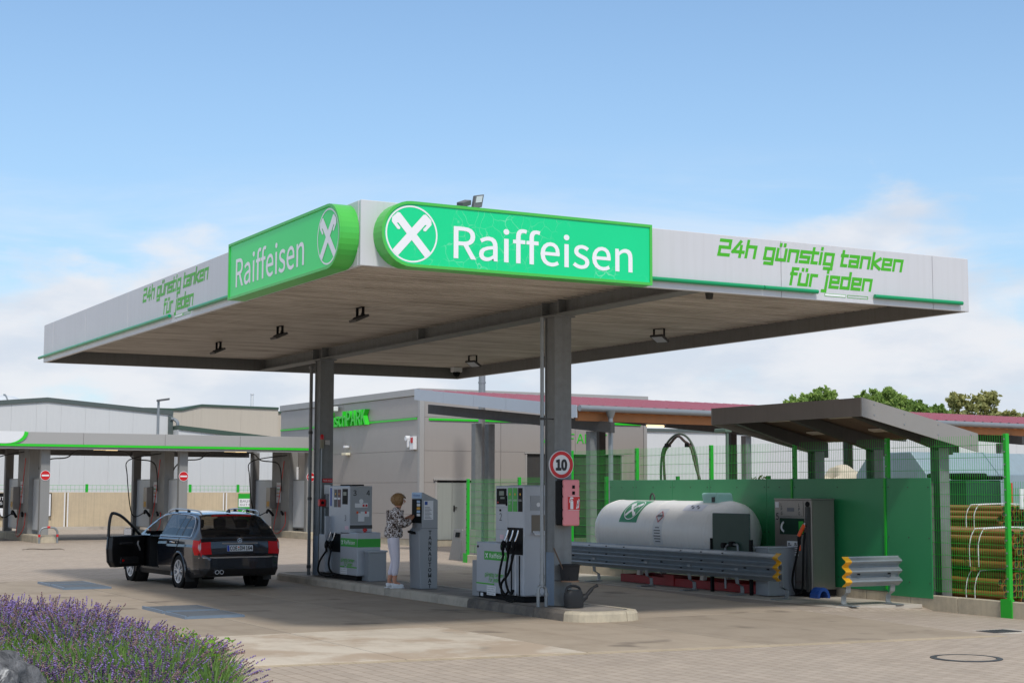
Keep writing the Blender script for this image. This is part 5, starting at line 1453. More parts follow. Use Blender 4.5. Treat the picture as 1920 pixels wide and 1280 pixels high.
bm = bmesh.new(); bmesh.ops.create_icosphere(bm, subdivisions=4, radius=1)
for v in bm.verts:
    p = v.co; k = 1 + .16 * math.sin(5 * p.x + 2) * math.cos(6 * p.y) + .10 * math.sin(11 * p.z + 4 * p.x)
    v.co = Vector((18.05 + p.x * .75 * k, 12.3 + p.y * .6 * k, 1.75 + p.z * .72 * k))
me_ = MB(); bm.verts.index_update(); me_.add([v.co for v in bm.verts], [[v.index for v in f.verts] for f in bm.faces]); bm.free(); me_.build('tarpaulin', m_sack, t, smooth=True)
mb = MB(); mb.box(17.3, 18.9, 11.7, 13.0, -.1, 1.2); mb.build('pallet', m_timber, t)
t = thing('notice_board', 'white notice board on a post at the right picture edge', 'notice board', (15.3, 4, 0))
mb = MB(); mb.box(14.98, 15.9, 3.98, 4.0, 1.56, 1.93); mb.build('board', m_paper, t)
mb = MB(); mb.box(15.4, 15.46, 4.005, 4.06, -.1, 1.9); mb.build('post', m_galv, t)
mb = MB(); mb.disc((15.14, 3.975, 1.72), (0, -1, 0), (0, 0, 1), .07, 16); mb.build('green_dot', m_green_text, t)
t = thing('lime_bag', 'lime green bulk bag at the right picture edge behind the fence', 'bag', (14.8, 3.5, 0))
mb = MB(); mb.box(14.36, 15.2, 3.3, 4.0, .02, .95); mb.build('bag', M('lime bag', S(150, 190, 40), .6, 0, .15, 4), t, bevel=0.08)
mb = MB(); mb.box(14.34, 15.22, 3.28, 4.02, .955, 1.25); mb.build('plant_top', M('dull green cover', S(70, 120, 50), .7, 0, .2, 5), t, bevel=0.1)
t = thing('hose_arch', 'brown hoses bent over a green steel loop behind the fence', 'hose loop', (12.9, 12.8, 0))
mb = MB(); mb.tube([(13.5, 13.55, -.1), (13.5, 13.52, 1.5), (13.5, 13.5, 2.62), (13.5, 13.25, 2.98), (13.5, 12.82, 3.17), (13.5, 12.4, 3.05), (13.5, 12.12, 2.65), (13.5, 12.02, 1.9), (13.5, 12.0, -.1)], .026, 8); mb.build('loop', M('dark moss steel', S(70, 82, 66), .5), t, smooth=True)
mb = MB(); mb.tube([(13.45, 13.25, 1.7), (13.45, 13.32, 2.4), (13.45, 13.3, 2.75), (13.45, 13.0, 3.0), (13.45, 12.75, 3.12), (13.45, 12.5, 3.0), (13.45, 12.25, 2.85), (13.45, 12.05, 2.4), (13.45, 11.8, 1.9)], .032, 8); mb.build('hose', M('brown hose', S(62, 46, 38), .5), t, smooth=True)
mb = MB(); mb.box(13.40, 13.5, 13.1, 13.22, 2.88, 2.96); mb.box(13.4, 13.5, 12.3, 12.42, 2.86, 2.95); mb.build('clamp', m_black, t)
t = thing('arm_post', 'thin dark green post with a flat arm behind the fence', 'post', (13.5, 11, 0))
mb = MB(); mb.box(13.48, 13.53, 10.93, 10.98, -.1, 3.15); mb.build('post', M('grey green post', S(95, 115, 100), .5), t)
mb = MB(); mb.box(13.42, 13.6, 10.9, 11.32, 3.15, 3.24); mb.build('arm', M('grey green post', S(95, 115, 100), .5), t, bevel=0.02)
t = thing('light_string', 'blue light strip hanging behind the green fence', 'light strip', (13.4, 13.6, 1))
mb = MB()
for k in range(9): mb.cyl((13.3, 14.75, 1.55 + k * .06), (13.3, 14.75, 1.585 + k * .06), .016, 8)
mb.build('lamps', M('blue lamp', S(60, 60, 255), .3, emit=1.2), t)

# stainless terminal beside the low fence end
t = thing('card_terminal', 'low stainless terminal with dark screen beside the end of the fence', 'terminal', (12.1, 21.1, 0))
mb = MB(); mb.prism([(11.93, 20.75, 0.0), (11.93, 21.4, 0.0), (12.05, 21.33, .82), (12.05, 20.82, .82)], (.42, 0, 0)); mb.build('body', m_bruststeel, t, bevel=0.01)
mb = MB(); mb.obox((12.015, 21.05, .68), (.02, 0, .13), (0, .22, 0), (.015, 0, .002)); mb.build('screen', m_screen, t)
# ------------------------------------------------------------------ fuel pumps
UY, ZY = Vector((0, -1, 0)), Vector((0, 0, 1))
def label_boxes(mb, u, v0, v1, z0, z1, d=.003, mi=None): mb.box(u - d, u - .0005, v0, v1, z0, z1, mi)
def nozzle(t, u, v, z, badge):
    mb = MB(); mb.tube([(u - .035, v, z + .20), (u - .055, v + .01, z + .11), (u - .085, v + .03, z + .02)], .014, 8); n_ = mb.build('nozzle', m_chrome, t, smooth=True)
    mb = MB(); mb.tube([(u - .085, v + .03, z + .03), (u - .11, v + .045, z - .05), (u - .10, v + .045, z - .19)], .028, 8, rs=[1.2, 1.35, .8]); mb.obox((u - .085, v + .03, z - .03), (.03, 0, .0), (0, .10, .02), (0, -.02, .07)); mb.build('handle', m_black, n_, smooth=True)
    mb = MB(); mb.disc((u - .135, v + .05, z - .05), (-1, .2, 0), (0, 0, 1), .032, 16); mb.build('badge', badge, n_)
p1 = thing('fuel_pump', 'silver fuel pump number 2 with three hanging nozzles beside the near column', 'fuel pump', (5.1, 5.2, .15), 'fuel pumps on the island')
u = 4.72
mb = MB(); mb.box(u, 5.55, 4.43, 4.955, .24, 1.965); mb.build('hose_column', m_silver, p1, bevel=0.03, seg=3)
mb = MB(); mb.box(u + .012, 5.50, 4.96, 5.38, 1.05, 1.955); hd = mb.build('head', m_silver, p1, bevel=0.015)
mb = MB(); mb.box(u + .006, 5.50, 4.96, 6.02, .24, 1.045); cab = mb.build('cabinet', m_silver, p1, bevel=0.015)
mb = MB(); mb.box(u + .06, 5.42, 6.025, 6.27, .155, .735); mb.build('side_box', m_silver_dk, p1, bevel=0.008)
mb = MB(); mb.box(u + .05, 5.48, 4.5, 6.0, .152, .239); mb.build('plinth', m_black, p1)
mb = MB(); mb.box(u + .042, u + .05, 5.86, 5.94, .17, .225); mb.build('plinth_label', m_paper, p1)
mb = MB(); label_boxes(mb, u + .012, 5.01, 5.33, 1.66, 1.91, .006); ds = mb.build('display', m_screen, hd)
mb = MB(); label_boxes(mb, u + .006, 5.08, 5.24, 1.80, 1.87); label_boxes(mb, u + .006, 5.06, 5.20, 1.745, 1.775); mb.build('lcd', m_lcd, ds)
mb = MB(); label_boxes(mb, u + .006, 5.26, 5.31, 1.68, 1.70); mb.build('red_mark', m_red, ds)
mb = MB(); mb.box(u - .008, u + .0115, 4.985, 5.005, 1.64, 1.8); mb.cyl((u - .002, 5.21, 1.565), (u + .012, 5.21, 1.565), .018, 10); mb.build('lock', m_black, hd)
mb = MB(); label_boxes(mb, u + .012, 4.97, 5.37, 1.605, 1.612); label_boxes(mb, u + .012, 4.97, 5.37, 1.255, 1.262); mb.build('joint', m_silver_dk, hd)
mb = MB(); put_text(mb, '2', (u + .010, 5.24, 1.40), UY, ZY, h=.12, bold=0.0); mb.build('number', m_black_text, hd)
mb = MB(); label_boxes(mb, u + .012, 5.10, 5.22, 1.11, 1.18); mb.build('pink_sticker', M('pink sticker', S(225, 190, 200), .5), hd)
for k, (mt, nm) in enumerate(((m_band, 'SUPER'), (m_band, 'SUPER'), (m_black, 'DIESEL'))):
    v1 = 4.945 - k * .165 - .01
    mb = MB(); label_boxes(mb, u, v1 - .14, v1, 1.55, 1.92, .004); lb = mb.build('grade_label', mt, p1)
    mb = MB(); put_text(mb, nm, (u - .005, v1 - .015, 1.71), UY, ZY, w=.105, h=.032)
    mb.build('lettering', m_paper, lb)
    if k == 0: mb = MB(); put_text(mb, 'E10', (u - .005, v1 - .015, 1.66), UY, ZY, h=.032); mb.build('lettering', m_paper, lb)
    mb = MB(); mb.disc((u - .006, v1 - .07, 1.82), (-1, 0, 0), (0, 0, 1), .02, 10); mb.build('flame', m_yellow, lb)
mb = MB(); label_boxes(mb, u, 4.45, 4.95, .88, 1.30, .004); rc = mb.build('nozzle_recess', m_black, p1)
for k, bd in enumerate((m_band, m_mint, m_paper)): nozzle(p1, u - .003, 4.86 - k * .165, 1.06, bd)
for k, pth in enumerate(([(4.90, .88), (4.99, .6), (4.98, .4), (4.85, .26), (4.76, .32)], [(4.74, .88), (4.80, .55), (4.74, .36), (4.64, .28), (4.60, .34)], [(4.58, .88), (4.70, .6), (4.93, .42), (4.90, .22), (4.70, .16), (4.55, .19)])):
    mb = MB(); mb.tube([(u - .10 - .02 * math.sin(i), a, z) for i, (a, z) in enumerate(pth)], .019, 8); mb.build('hose', m_rubber, p1, smooth=True)
for k in range(3):
    mb = MB(); label_boxes(mb, u, 4.80 - k * .13, 4.83 - k * .13, .25, .87, .008); mb.build('hose_slot', m_black if k != 1 else m_paper, p1)
mb = MB(); label_boxes(mb, u + .006, 4.99, 5.74, .765, .905); gl = mb.build('green_label', m_band, cab)
mb = MB(); put_text(mb, 'Raiffeisen', (u + .002, 5.56, .80), UY, ZY, w=.52, h=.075, bold=.004); crossed_logo(mb, (u + .0025, 5.655, .835), UY, ZY, (-1, 0, 0), .052, e=.0); mb.build('lettering', m_white_text, gl)
mb = MB(); stroke_text(mb, 'gunstig tanken', (u + .005, 5.72, .505), UY, ZY, (-1, 0, 0), .62, .038, 1.0); stroke_text(mb, 'fur jeden', (u + .005, 5.58, .425), UY, ZY, (-1, 0, 0), .36, .038, 1.0); mb.build('slogan_line', m_green_text, cab, recalc=False)
mb = MB(); label_boxes(mb, u + .006, 5.40, 6.015, .37, .392); mb.build('green_line', m_green_text, cab)
mb = MB(); label_boxes(mb, u + .006, 5.35, 5.65, .205, .355); nt_ = mb.build('notice', m_paper, cab)
mb = MB()
for k in range(4): put_text(mb, ['Motor abstellen', 'Rauchen verboten', 'Handy aus', 'Vielen Dank'][k], (u + .002, 5.63, .325 - k * .035), UY, ZY, w=.26 - .04 * (k % 2), h=.016)
mb.build('lettering', m_black_text, nt_)
mb = MB(); mb.cyl((u - .004, 5.96, .97), (u + .006, 5.96, .97), .02, 10); mb.build('lock', m_black, cab)
# right side: card reader plate and receipt tray
mb = MB(); mb.box(4.84, 5.2, 4.423, 4.4295, 1.57, 1.80); pl = mb.build('side_plate', m_silver_dk, p1)
mb = MB(); mb.disc((4.98, 4.4215, 1.66), (0, -1, 0), (0, 0, 1), .035, 14); mb.build('white_button', m_paper, pl)
mb = MB(); mb.box(4.86, 5.3, 4.424, 4.4295, 1.23, 1.50); tr = mb.build('tray_recess', M('tray shade brown', S(120, 110, 96), .5), p1)
mb = MB(); mb.prism([(4.88, 4.423, 1.24), (5.3, 4.423, 1.24), (5.3, 4.34, 1.19), (4.88, 4.34, 1.19)], (0, 0, .012)); mb.build('tray', m_paper, tr)

p3 = thing('fuel_pump', 'silver fuel pump with 3 and 4 on its end plate beside the far column', 'fuel pump', (5.1, 11.9, .15), 'fuel pumps on the island')
u = 4.75
mb = MB(); mb.box(u, 5.23, 11.385, 12.44, 1.02, 1.955); hd = mb.build('head', m_silver, p3, bevel=0.015)
mb = MB(); mb.box(u, 5.24, 10.99, 11.83, .24, 1.065); cab = mb.build('cabinet', m_silver, p3, bevel=0.015)
mb = MB(); mb.box(u + .04, 5.24, 11.835, 12.36, .24, 1.015); mb.build('hose_column', m_silver_dk, p3)
mb = MB(); mb.box(u - .02, 5.2, 12.42, 12.89, .24, .99); mb.build('side_box', m_silver, p3, bevel=0.01)
mb = MB(); mb.prism([(u - .10, 12.36, .26), (u - .10, 12.41, .26), (u - .10, 12.41, 1.36), (u - .10, 12.36, 1.36)], (.30, 0, 0)); mb.build('hose_shield', m_silver, p3, bevel=0.01)
mb = MB(); mb.box(u + .04, 5.2, 11.1, 12.8, .152, .239); mb.build('plinth', m_black, p3)
mb = MB(); mb.box(u + .1, 5.1, 11.5, 12.1, 1.957, 1.985); mb.build('top_grille', m_black, p3)
mb = MB(); label_boxes(mb, u, 11.48, 11.74, 1.60, 1.90, .005); ds = mb.build('display', m_screen, hd)
mb = MB(); label_boxes(mb, u - .005, 11.53, 11.69, 1.77, 1.84); mb.build('lcd', m_lcd, ds)
for k, mt in enumerate((M('dark grade label', S(62, 64, 62), .5), M('brown grade label', S(95, 40, 45), .5))):
    v1 = 12.16 - k * .18; mb = MB(); label_boxes(mb, u, v1 - .15, v1, 1.54, 1.89, .004); lb = mb.build('grade_label', mt, hd)
    mb = MB(); label_boxes(mb, u - .004, v1 - .14, v1 - .01, 1.69, 1.73); mb.build('name_strip', m_paper, lb)
    mb = MB(); mb.disc((u - .006, v1 - .075, 1.80), (-1, 0, 0), (0, 0, 1), .022, 10); mb.build('flame', m_yellow, lb)
mb = MB(); label_boxes(mb, u, 12.28, 12.37, 1.56, 1.92, .004); mb.build('blue_strip', m_bluesign, hd)
mb = MB(); put_text(mb, '3', (u - .003, 11.62, 1.28), UY, ZY, h=.11); mb.build('number', m_black_text, hd)
mb = MB(); label_boxes(mb, u, 11.42, 11.60, 1.11, 1.18); mb.build('pink_sticker', M('pink sticker', S(225, 190, 200), .5), hd)
mb = MB(); label_boxes(mb, u + .04, 11.86, 12.34, .66, 1.01, .006); rc = mb.build('nozzle_recess', m_black, p3)
for k in range(2): nozzle(p3, u, 12.24 - k * .22, .85, m_paper)
mb = MB(); mb.tube([(u - .10, 12.30, .68), (u - .14, 12.55, .45), (u - .14, 12.6, .25), (u - .12, 12.3, .19), (u - .1, 11.9, .22)], .019, 8); mb.build('hose', m_rubber, p3, smooth=True)
mb = MB(); mb.tube([(u - .10, 12.06, .68), (u - .12, 12.12, .42), (u - .12, 11.98, .28), (u - .08, 11.8, .24)], .019, 8); mb.build('hose', m_rubber, p3, smooth=True)
X2 = Vector((1, 0, 0))
mb = MB(); mb.box(u + .012, 5.222, 11.378, 11.3845, 1.22, 1.94); ep = mb.build('end_plate', m_silver_dk, p3, bevel=0.003, seg=1)
mb = MB(); put_text(mb, '3', (4.82, 11.3755, 1.77), X2, ZY, h=.105, bold=.01); put_text(mb, '4', (5.10, 11.3755, 1.77), X2, ZY, h=.105, bold=.01); mb.build('number', m_black_text, ep)
mb = MB(); mb.box(4.86, 5.13, 11.374, 11.3775, 1.54, 1.62); mb.disc((4.99, 11.3735, 1.66), (0, -1, 0), (0, 0, 1), .045, 18); mb.box(4.98, 5.16, 11.374, 11.3775, 1.36, 1.46); mb.box(4.93, 5.06, 11.3735, 11.377, 1.27, 1.43); st_ = mb.build('stickers', m_paper, ep)
for a, z, mt in ((5.02, 1.555, m_red), (5.08, 1.555, m_red), (4.89, 1.42, m_orange), (5.07, 1.42, m_red)):
    mb = MB(); mb.box(a, a + .04, 11.371, 11.3732, z, z + .045); mb.build('warning_mark', mt, st_)
mb = MB(); mb.box(u + .01, 5.23, 11.376, 11.3842, 1.13, 1.20); mb.build('vent', m_dark_steel, p3)
mb = MB(); mb.cyl((5.0, 11.2, 1.066), (5.0, 11.2, 1.09), .03, 12); mb.lathe([(.045, 0), (.045, .03), (.02, .05), (.001, .05)], (5.0, 11.2, 1.09), n=14); mb.build('emergency_button', m_red, p3, smooth=True)
mb = MB(); label_boxes(mb, u, 11.0, 11.80, .785, .945); gl = mb.build('green_label', m_band, cab)
mb = MB(); put_text(mb, 'Raiffeisen', (u - .005, 11.62, .83), UY, ZY, w=.52, h=.08, bold=.004); crossed_logo(mb, (u - .0045, 11.72, .865), UY, ZY, (-1, 0, 0), .055, e=0.0); mb.build('lettering', m_white_text, gl)
mb = MB(); mb.box(u + .004, 5.235, 10.983, 10.9895, .785, .945); mb.build('green_band', m_band, cab)
mb = MB(); stroke_text(mb, 'gunstig tanken', (u - .002, 11.78, .50), UY, ZY, (-1, 0, 0), .66, .04, 1.0); stroke_text(mb, 'fur jeden', (u - .002, 11.62, .42), UY, ZY, (-1, 0, 0), .40, .04, 1.0); mb.build('slogan_line', m_green_text, cab, recalc=False)
mb = MB(); label_boxes(mb, u, 11.0, 11.5, .385, .405); label_boxes(mb, u, 11.6, 11.82, .385, .405); mb.build('green_line', m_green_text, cab)
mb = MB(); label_boxes(mb, u, 11.48, 11.81, .245, .37); nt_ = mb.build('notice', m_paper, cab)
mb = MB()
for k in range(3): put_text(mb, ['Motor abstellen', 'Rauchen verboten', 'Handy aus'][k], (u - .004, 11.79, .335 - k * .04), UY, ZY, w=.28, h=.018)
mb.build('lettering', m_black_text, nt_)
t = thing('waste_box', 'grey lidded metal box on the island beside the woman', 'box', (5.09, 11.0, .15))
mb = MB(); mb.box(4.905, 5.275, 10.79, 11.23, .145, .69); mb.build('body', m_silver_dk, t, bevel=0.006)
mb = MB(); mb.box(4.885, 5.295, 10.77, 11.25, .692, .725); mb.build('lid', m_silver, t, bevel=0.005)

# payment terminal
au = thing('payment_terminal', 'tall grey payment terminal reading TANKAUTOMAT in front of the woman', 'payment terminal', (4.95, 8.4, .15))
pr = [(4.775, .145), (4.735, 1.16), (4.80, 1.215), (4.80, 1.845), (5.11, 1.705), (5.11, .145)]
mb = MB(); mb.prism([(a, 8.235, z) for a, z in pr], (0, .42, 0)); mb.build('body', m_silver_dk, au, bevel=0.012)
mb = MB(); mb.prism([(4.796, 8.25, 1.735), (4.796, 8.64, 1.735), (4.80, 8.64, 1.84), (4.80, 8.25, 1.84)], (-.012, 0, 0)); hdr = mb.build('header', m_bluepale, au)
mb = MB(); put_text(mb, 'Tankautomat', (4.781, 8.60, 1.77), UY, ZY, w=.30, h=.04); mb.build('lettering', m_bluesign, hdr)
mb = MB(); mb.box(4.785, 4.799, 8.255, 8.635, 1.30, 1.72); ds = mb.build('screen', m_screen, au, bevel=0.004, seg=1)
mb = MB()
for k in range(5): mb.box(4.781, 4.7845, 8.29, 8.42, 1.42 + k * .058, 1.465 + k * .058, k % 3)
mb.build('stickers', [m_paper, m_bluepale, m_yellow], ds)
mb = MB(); mb.prism([(4.74, 8.36, 1.10), (4.74, 8.54, 1.10), (4.66, 8.54, 1.13), (4.66, 8.36, 1.13)], (0, 0, .035)); mb.build('key_shelf', m_black, au)
mb = MB(); mb.box(4.83, 5.015, 8.229, 8.2345, 1.36, 1.695); ps = mb.build('notice', m_paper, au)
mb = MB(); mb.box(4.845, 4.90, 8.226, 8.2285, 1.62, 1.68); mb.build('blue_square', m_bluesign, ps)
mb = MB()
for k in range(9): mb.box(4.845, 4.98 - .02 * (k % 3), 8.226, 8.2285, 1.38 + k * .024, 1.388 + k * .024)
mb.build('print', m_ink, ps)
mb = MB()
for k, ch in enumerate('TANKAUTOMAT'): put_text(mb, ch, (4.955, 8.232, 1.10 - k * .0935), X2, ZY, h=.070, center=True, bold=.022)
mb.build('lettering', m_black_text, au)
mb = MB(); mb.box(4.78, 5.108, 8.2325, 8.2345, 1.205, 1.21); mb.box(4.7635, 4.767, 8.25, 8.64, .73, .735); mb.build('joint', m_dark_steel, au)

# ------------------------------------------------------------------ things on the columns and the island tip
t = thing('speed_sign', 'round speed limit sign 10 on the near column', 'traffic sign', (4.86, 3.53, 2.27))
c = Vector((4.86, 3.515, 2.27)); NV = Vector((0, -1, 0))
mb = MB(); mb.lathe([(.001, .0), (.212, .0), (.212, .02), (.001, .02)], c, axis=(0, 1, 0), n=48); mb.build('plate', m_paper, t)
mb = MB(); mb.ring(c + NV * .003, NV, ZY, .148, .203, 56); mb.build('red_ring', m_red, t)
mb = MB(); put_text(mb, '10', c + NV * .004 + Vector((0, 0, -.075)), X2, ZY, w=.20, h=.16, center=True, bold=.04); mb.build('number', m_black_text, t)
t = thing('extinguisher_box', 'faded red fire extinguisher box below the 10 sign on the near column', 'extinguisher box', (4.9, 3.4, 1.35))
mb = MB(); mb.box(4.775, 5.055, 3.30, 3.36, 1.355, 2.045); dr = mb.build('door', m_pink, t, bevel=0.025, seg=3)
mb = MB(); mb.box(4.77, 5.06, 3.365, 3.54, 1.36, 2.04); mb.build('case', m_black, t, bevel=0.02)
mb = MB()
for z in (1.45, 1.58, 1.78, 1.93): mb.box(4.755, 4.78, 3.33, 3.40, z, z + .03); mb.box(5.05, 5.075, 3.33, 3.40, z, z + .03)
mb.build('catch', m_black, t)
mb = MB(); mb.box(4.92, 4.965, 3.294, 3.3, 1.91, 1.96); mb.box(4.92, 4.965, 3.294, 3.3, 1.82, 1.87); mb.build('window', m_black, dr)
mb = MB(); mb.box(4.845, 5.05, 3.2955, 3.2995, 1.585, 1.80); sg = mb.build('red_sticker', m_red, dr)
mb = MB(); q = .2948
Y0 = 3.294
mb.box(4.885, 4.935, Y0, Y0 + .001, 1.605, 1.725); mb.box(4.895, 4.925, Y0, Y0 + .001, 1.73, 1.745); mb.prism([(4.87, Y0, 1.75), (4.94, Y0, 1.76), (4.93, Y0, 1.78), (4.89, Y0, 1.785)], (0, .001, 0)); mb.prism([(4.865, Y0, 1.70), (4.875, Y0, 1.70), (4.885, Y0, 1.745), (4.875, Y0, 1.75)], (0, .001, 0))
for (a, z) in ((4.985, 1.61), (5.01, 1.62), (4.99, 1.66), (5.015, 1.68)): mb.prism([(a, Y0, z), (a + .02, Y0, z), (a + .028, Y0, z + .06), (a + .014, Y0, z + .085), (a + .012, Y0, z + .04)], (0, .001, 0))
mb.box(4.848, 5.047, Y0, Y0 + .001, 1.588, 1.594); mb.box(4.848, 5.047, Y0, Y0 + .001, 1.791, 1.797); mb.build('fire_symbol', m_paper, sg)
t = thing('wash_bucket', 'dark hanging bucket on the near column', 'bucket', (4.91, 3.38, .52))
mb = MB(); mb.lathe([(.001, .01), (.125, .01), (.155, .245), (.172, .25), (.172, .262), (.15, .262), (.12, .03), (.001, .03)], (4.91, 3.36, .52), n=24); mb.build('pail', m_grey_plastic if False else M('charcoal bucket', (.028, .028, .030), .55, 0, .15, 6, spec=.15), t, smooth=True)
mb = MB(); mb.lathe([(.13, .0), (.147, .0), (.147, .02), (.13, .02)], (4.91, 3.36, .525), n=24); mb.build('holder_ring', M('rusty ring', S(120, 92, 70), .6), t)
mb = MB(); mb.box(4.75, 4.765, 3.36, 3.54, .53, .545); mb.box(5.055, 5.07, 3.36, 3.54, .53, .545); mb.build('bracket', m_dark_steel, t)
t = thing('squeegee', 'squeegee handle sticking out of the hanging bucket', 'squeegee', (4.8, 3.36, .6))
mb = MB(); mb.cyl((4.84, 3.34, .6), (4.60, 3.30, 1.03), .012, 8); mb.build('handle', M('brown handle', S(90, 74, 62), .5), t, smooth=True)
mb = MB(); mb.obox((4.845, 3.34, .59), (.03, 0, .01), (0, .18, 0), (0, 0, .04)); mb.build('head', m_black, t)
t = thing('watering_can', 'black plastic watering can standing on the pale island tip', 'watering can', (4.98, 3.25, .152))
m_can = M('charcoal can', (.030, .031, .033), .45, 0, .15, 6, spec=.2)
mb = MB(); n_ = 20; P = []; prof_ = [(0.0, .145, .085), (.05, .15, .09), (.17, .155, .09), (.23, .14, .08), (.26, .10, .06)]
for z, a, b_ in prof_:
    for k in range(n_):
        tt = 2 * math.pi * k / n_; ce, se = math.cos(tt), math.sin(tt)
        P.append((4.92 + a * abs(ce) ** .7 * (1 if ce > 0 else -1) - z * .05, 3.25 + b_ * abs(se) ** .7 * (1 if se > 0 else -1), .152 + z))
mb.add(P, [(i * n_ + k, i * n_ + (k + 1) % n_, (i + 1) * n_ + (k + 1) % n_, (i + 1) * n_ + k) for i in range(len(prof_) - 1) for k in range(n_)] + [tuple(range(n_)), tuple(range((len(prof_) - 1) * n_, len(prof_) * n_))])
mb.build('body', m_can, t, smooth=True)
mb = MB(); mb.tube([(4.80, 3.25, .25), (4.775, 3.25, .36), (4.80, 3.25, .44), (4.89, 3.25, .47), (5.0, 3.25, .445), (5.03, 3.25, .385)], .020, 8); mb.build('handle', m_can, t, smooth=True)
mb = MB(); mb.tube([(5.0, 3.25, .23), (5.12, 3.25, .31), (5.25, 3.25, .43), (5.33, 3.25, .465)], .05, 10, rs=[1.35, 1.0, .6, .42, .5]); mb.build('spout', m_can, t, smooth=True)
t = thing('vent_pipe', 'thin galvanised pipe with forked foot beside the near column', 'pipe', (4.57, 3.6, .15))
mb = MB(); mb.cyl((4.57, 3.6, .62), (4.57, 3.6, 4.5), .030, 12); mb.build('riser', m_galv, t, smooth=True)
mb = MB(); mb.tube([(4.505, 3.6, .15), (4.505, 3.6, .36), (4.515, 3.6, .43), (4.57, 3.6, .46), (4.625, 3.6, .43), (4.64, 3.6, .36), (4.64, 3.6, .15)], .026, 10); mb.build('fork', m_galv, t, smooth=True)
mb = MB()
for a, z in ((4.505, .33), (4.64, .33), (4.57, .50), (4.57, .60)):
    mb = MB(); mb.cyl((a, 3.6, z - .025), (a, 3.6, z + .025), .040, 8); mb.build('coupling', m_galv, t, smooth=True)
mb = MB(); mb.cyl((4.57, 3.6, .44), (4.57, 3.6, .64), .033, 10); mb.build('tee', m_galv, t, smooth=True)
mb = MB(); mb.box(4.57, 4.77, 3.59, 3.61, 2.95, 2.97); mb.cyl((4.57, 3.6, 2.94), (4.57, 3.6, 2.98), .038, 10); mb.build('pipe_clip', m_dark_steel, t)
t = thing('vent_pipe', 'dark vertical pipe left of the far column', 'pipe', (4.72, 13.35, .15))
mb = MB(); mb.cyl((4.70, 13.35, .15), (4.70, 13.35, 4.4), .035, 12); mb.cyl((4.70, 13.35, 4.36), (4.70, 13.35, 4.42), .055, 12); mb.build('riser', m_galv_old, t, smooth=True)
mb = MB()
for z in (.32, 1.7, 3.05):
    mb = MB(); mb.cyl((4.70, 13.35, z - .03), (4.70, 13.35, z + .03), .045, 10); mb.build('coupling', m_dark_steel, t)
V2 = 12.995
t = thing('warning_lamp', 'red topped warning lamp on the far column', 'lamp', (4.80, V2, 2.74))
mb = MB(); mb.cyl((4.79, V2 - .05, 2.72), (4.79, V2 - .05, 2.90), .045, 12); mb.build('socket', M('olive lamp socket', S(125, 120, 100), .5), t, smooth=True)
mb = MB(); mb.lathe([(.038, 0), (.038, .07), (.02, .10), (.001, .105)], (4.79, V2 - .05, 2.90), n=12); mb.build('red_cap', m_red, t, smooth=True)
mb = MB(); mb.cyl((4.79, V2 - .03, 1.70), (4.79, V2 - .03, 2.72), .014, 8); mb.build('conduit', m_galv, t)
at('column_plate', 'small pale plate beside the warning lamp on the far column', 'sign', [('plate', M('grey white plate', S(185, 182, 180), .5), lambda m: m.box(4.87, 4.98, V2 - .012, V2 - .003, 2.79, 2.89))], (4.9, V2, 2.8))
t = at('red_plate', 'red instruction plate on the far column above the pump', 'sign', [('plate', m_red, lambda m: m.box(4.83, 5.05, V2 - .012, V2 - .003, 2.03, 2.11))], (4.93, V2, 2.05))
mb = MB(); put_text(mb, 'Not-Aus', (4.85, V2 - .014, 2.055), X2, ZY, w=.18, h=.03); mb.build('lettering', m_paper, t)
at('white_plate', 'white notice under the red plate on the far column', 'sign', [('plate', m_paper, lambda m: m.box(4.87, 5.01, V2 - .012, V2 - .003, 1.79, 1.98))], (4.93, V2, 1.8))
t = at('emergency_switch', 'red emergency switch box on the far column', 'switch', [('box', m_red, lambda m: m.box(4.735, 4.87, V2 - .10, V2 - .003, 1.55, 1.69)), ('knob', m_black, lambda m: m.cyl((4.80, V2 - .12, 1.62), (4.80, V2 - .1, 1.62), .035, 12))], (4.8, V2, 1.6))
mb = MB(); mb.cyl((4.80, V2 - .03, .16), (4.80, V2 - .03, 1.55), .014, 8); mb.cyl((4.88, V2 - .03, .16), (4.88, V2 - .03, 1.52), .014, 8); mb.build('conduit', m_galv, t)
at('junction_box', 'grey junction box right of the red switch on the far column', 'box', [('box', m_silver_dk, lambda m: m.box(4.89, 5.02, V2 - .08, V2 - .003, 1.53, 1.78))], (4.95, V2, 1.5))

# ------------------------------------------------------------------ estate car with an open door
car = thing('estate_car', 'dark blue estate car with its driver door open beside the far pump', 'car', (2.64, 12.72, .006), rotz=math.radians(3.5), local=True)
def lerp_tab(tab, x):
    if x <= tab[0][0]: return tab[0][1]
    for (a, fa), (b_, fb) in zip(tab, tab[1:]):
        if x <= b_: k = (x - a) / (b_ - a); return fa + (fb - fa) * k
    return tab[-1][1]
def smooth_tab(tab, x):
    s_ = .03; return sum(lerp_tab(tab, x + d) for d in (-s_, -s_ / 2, 0, s_ / 2, s_)) / 5
ZBOT = [(-1.0, .42), (-.97, .31), (-.9, .25), (-.4, .21), (3.2, .20), (3.5, .24), (3.58, .36)]
ZTOP = [(-1.0, .585), (-.975, .62), (-.93, .655), (-.915, .66), (-.895, .80), (-.87, .945), (-.84, .965), (-.5, .985), (.5, .97), (1.5, .945), (2.2, .955), (2.5, .93), (3.1, .86), (3.4, .76), (3.52, .66), (3.58, .50)]
WID = [(-1.0, .60), (-.985, .67), (-.95, .755), (-.88, .805), (-.7, .858), (-.3, .88), (.6, .885), (2.2, .885), (2.9, .87), (3.25, .82), (3.45, .72), (3.55, .58), (3.58, .50)]
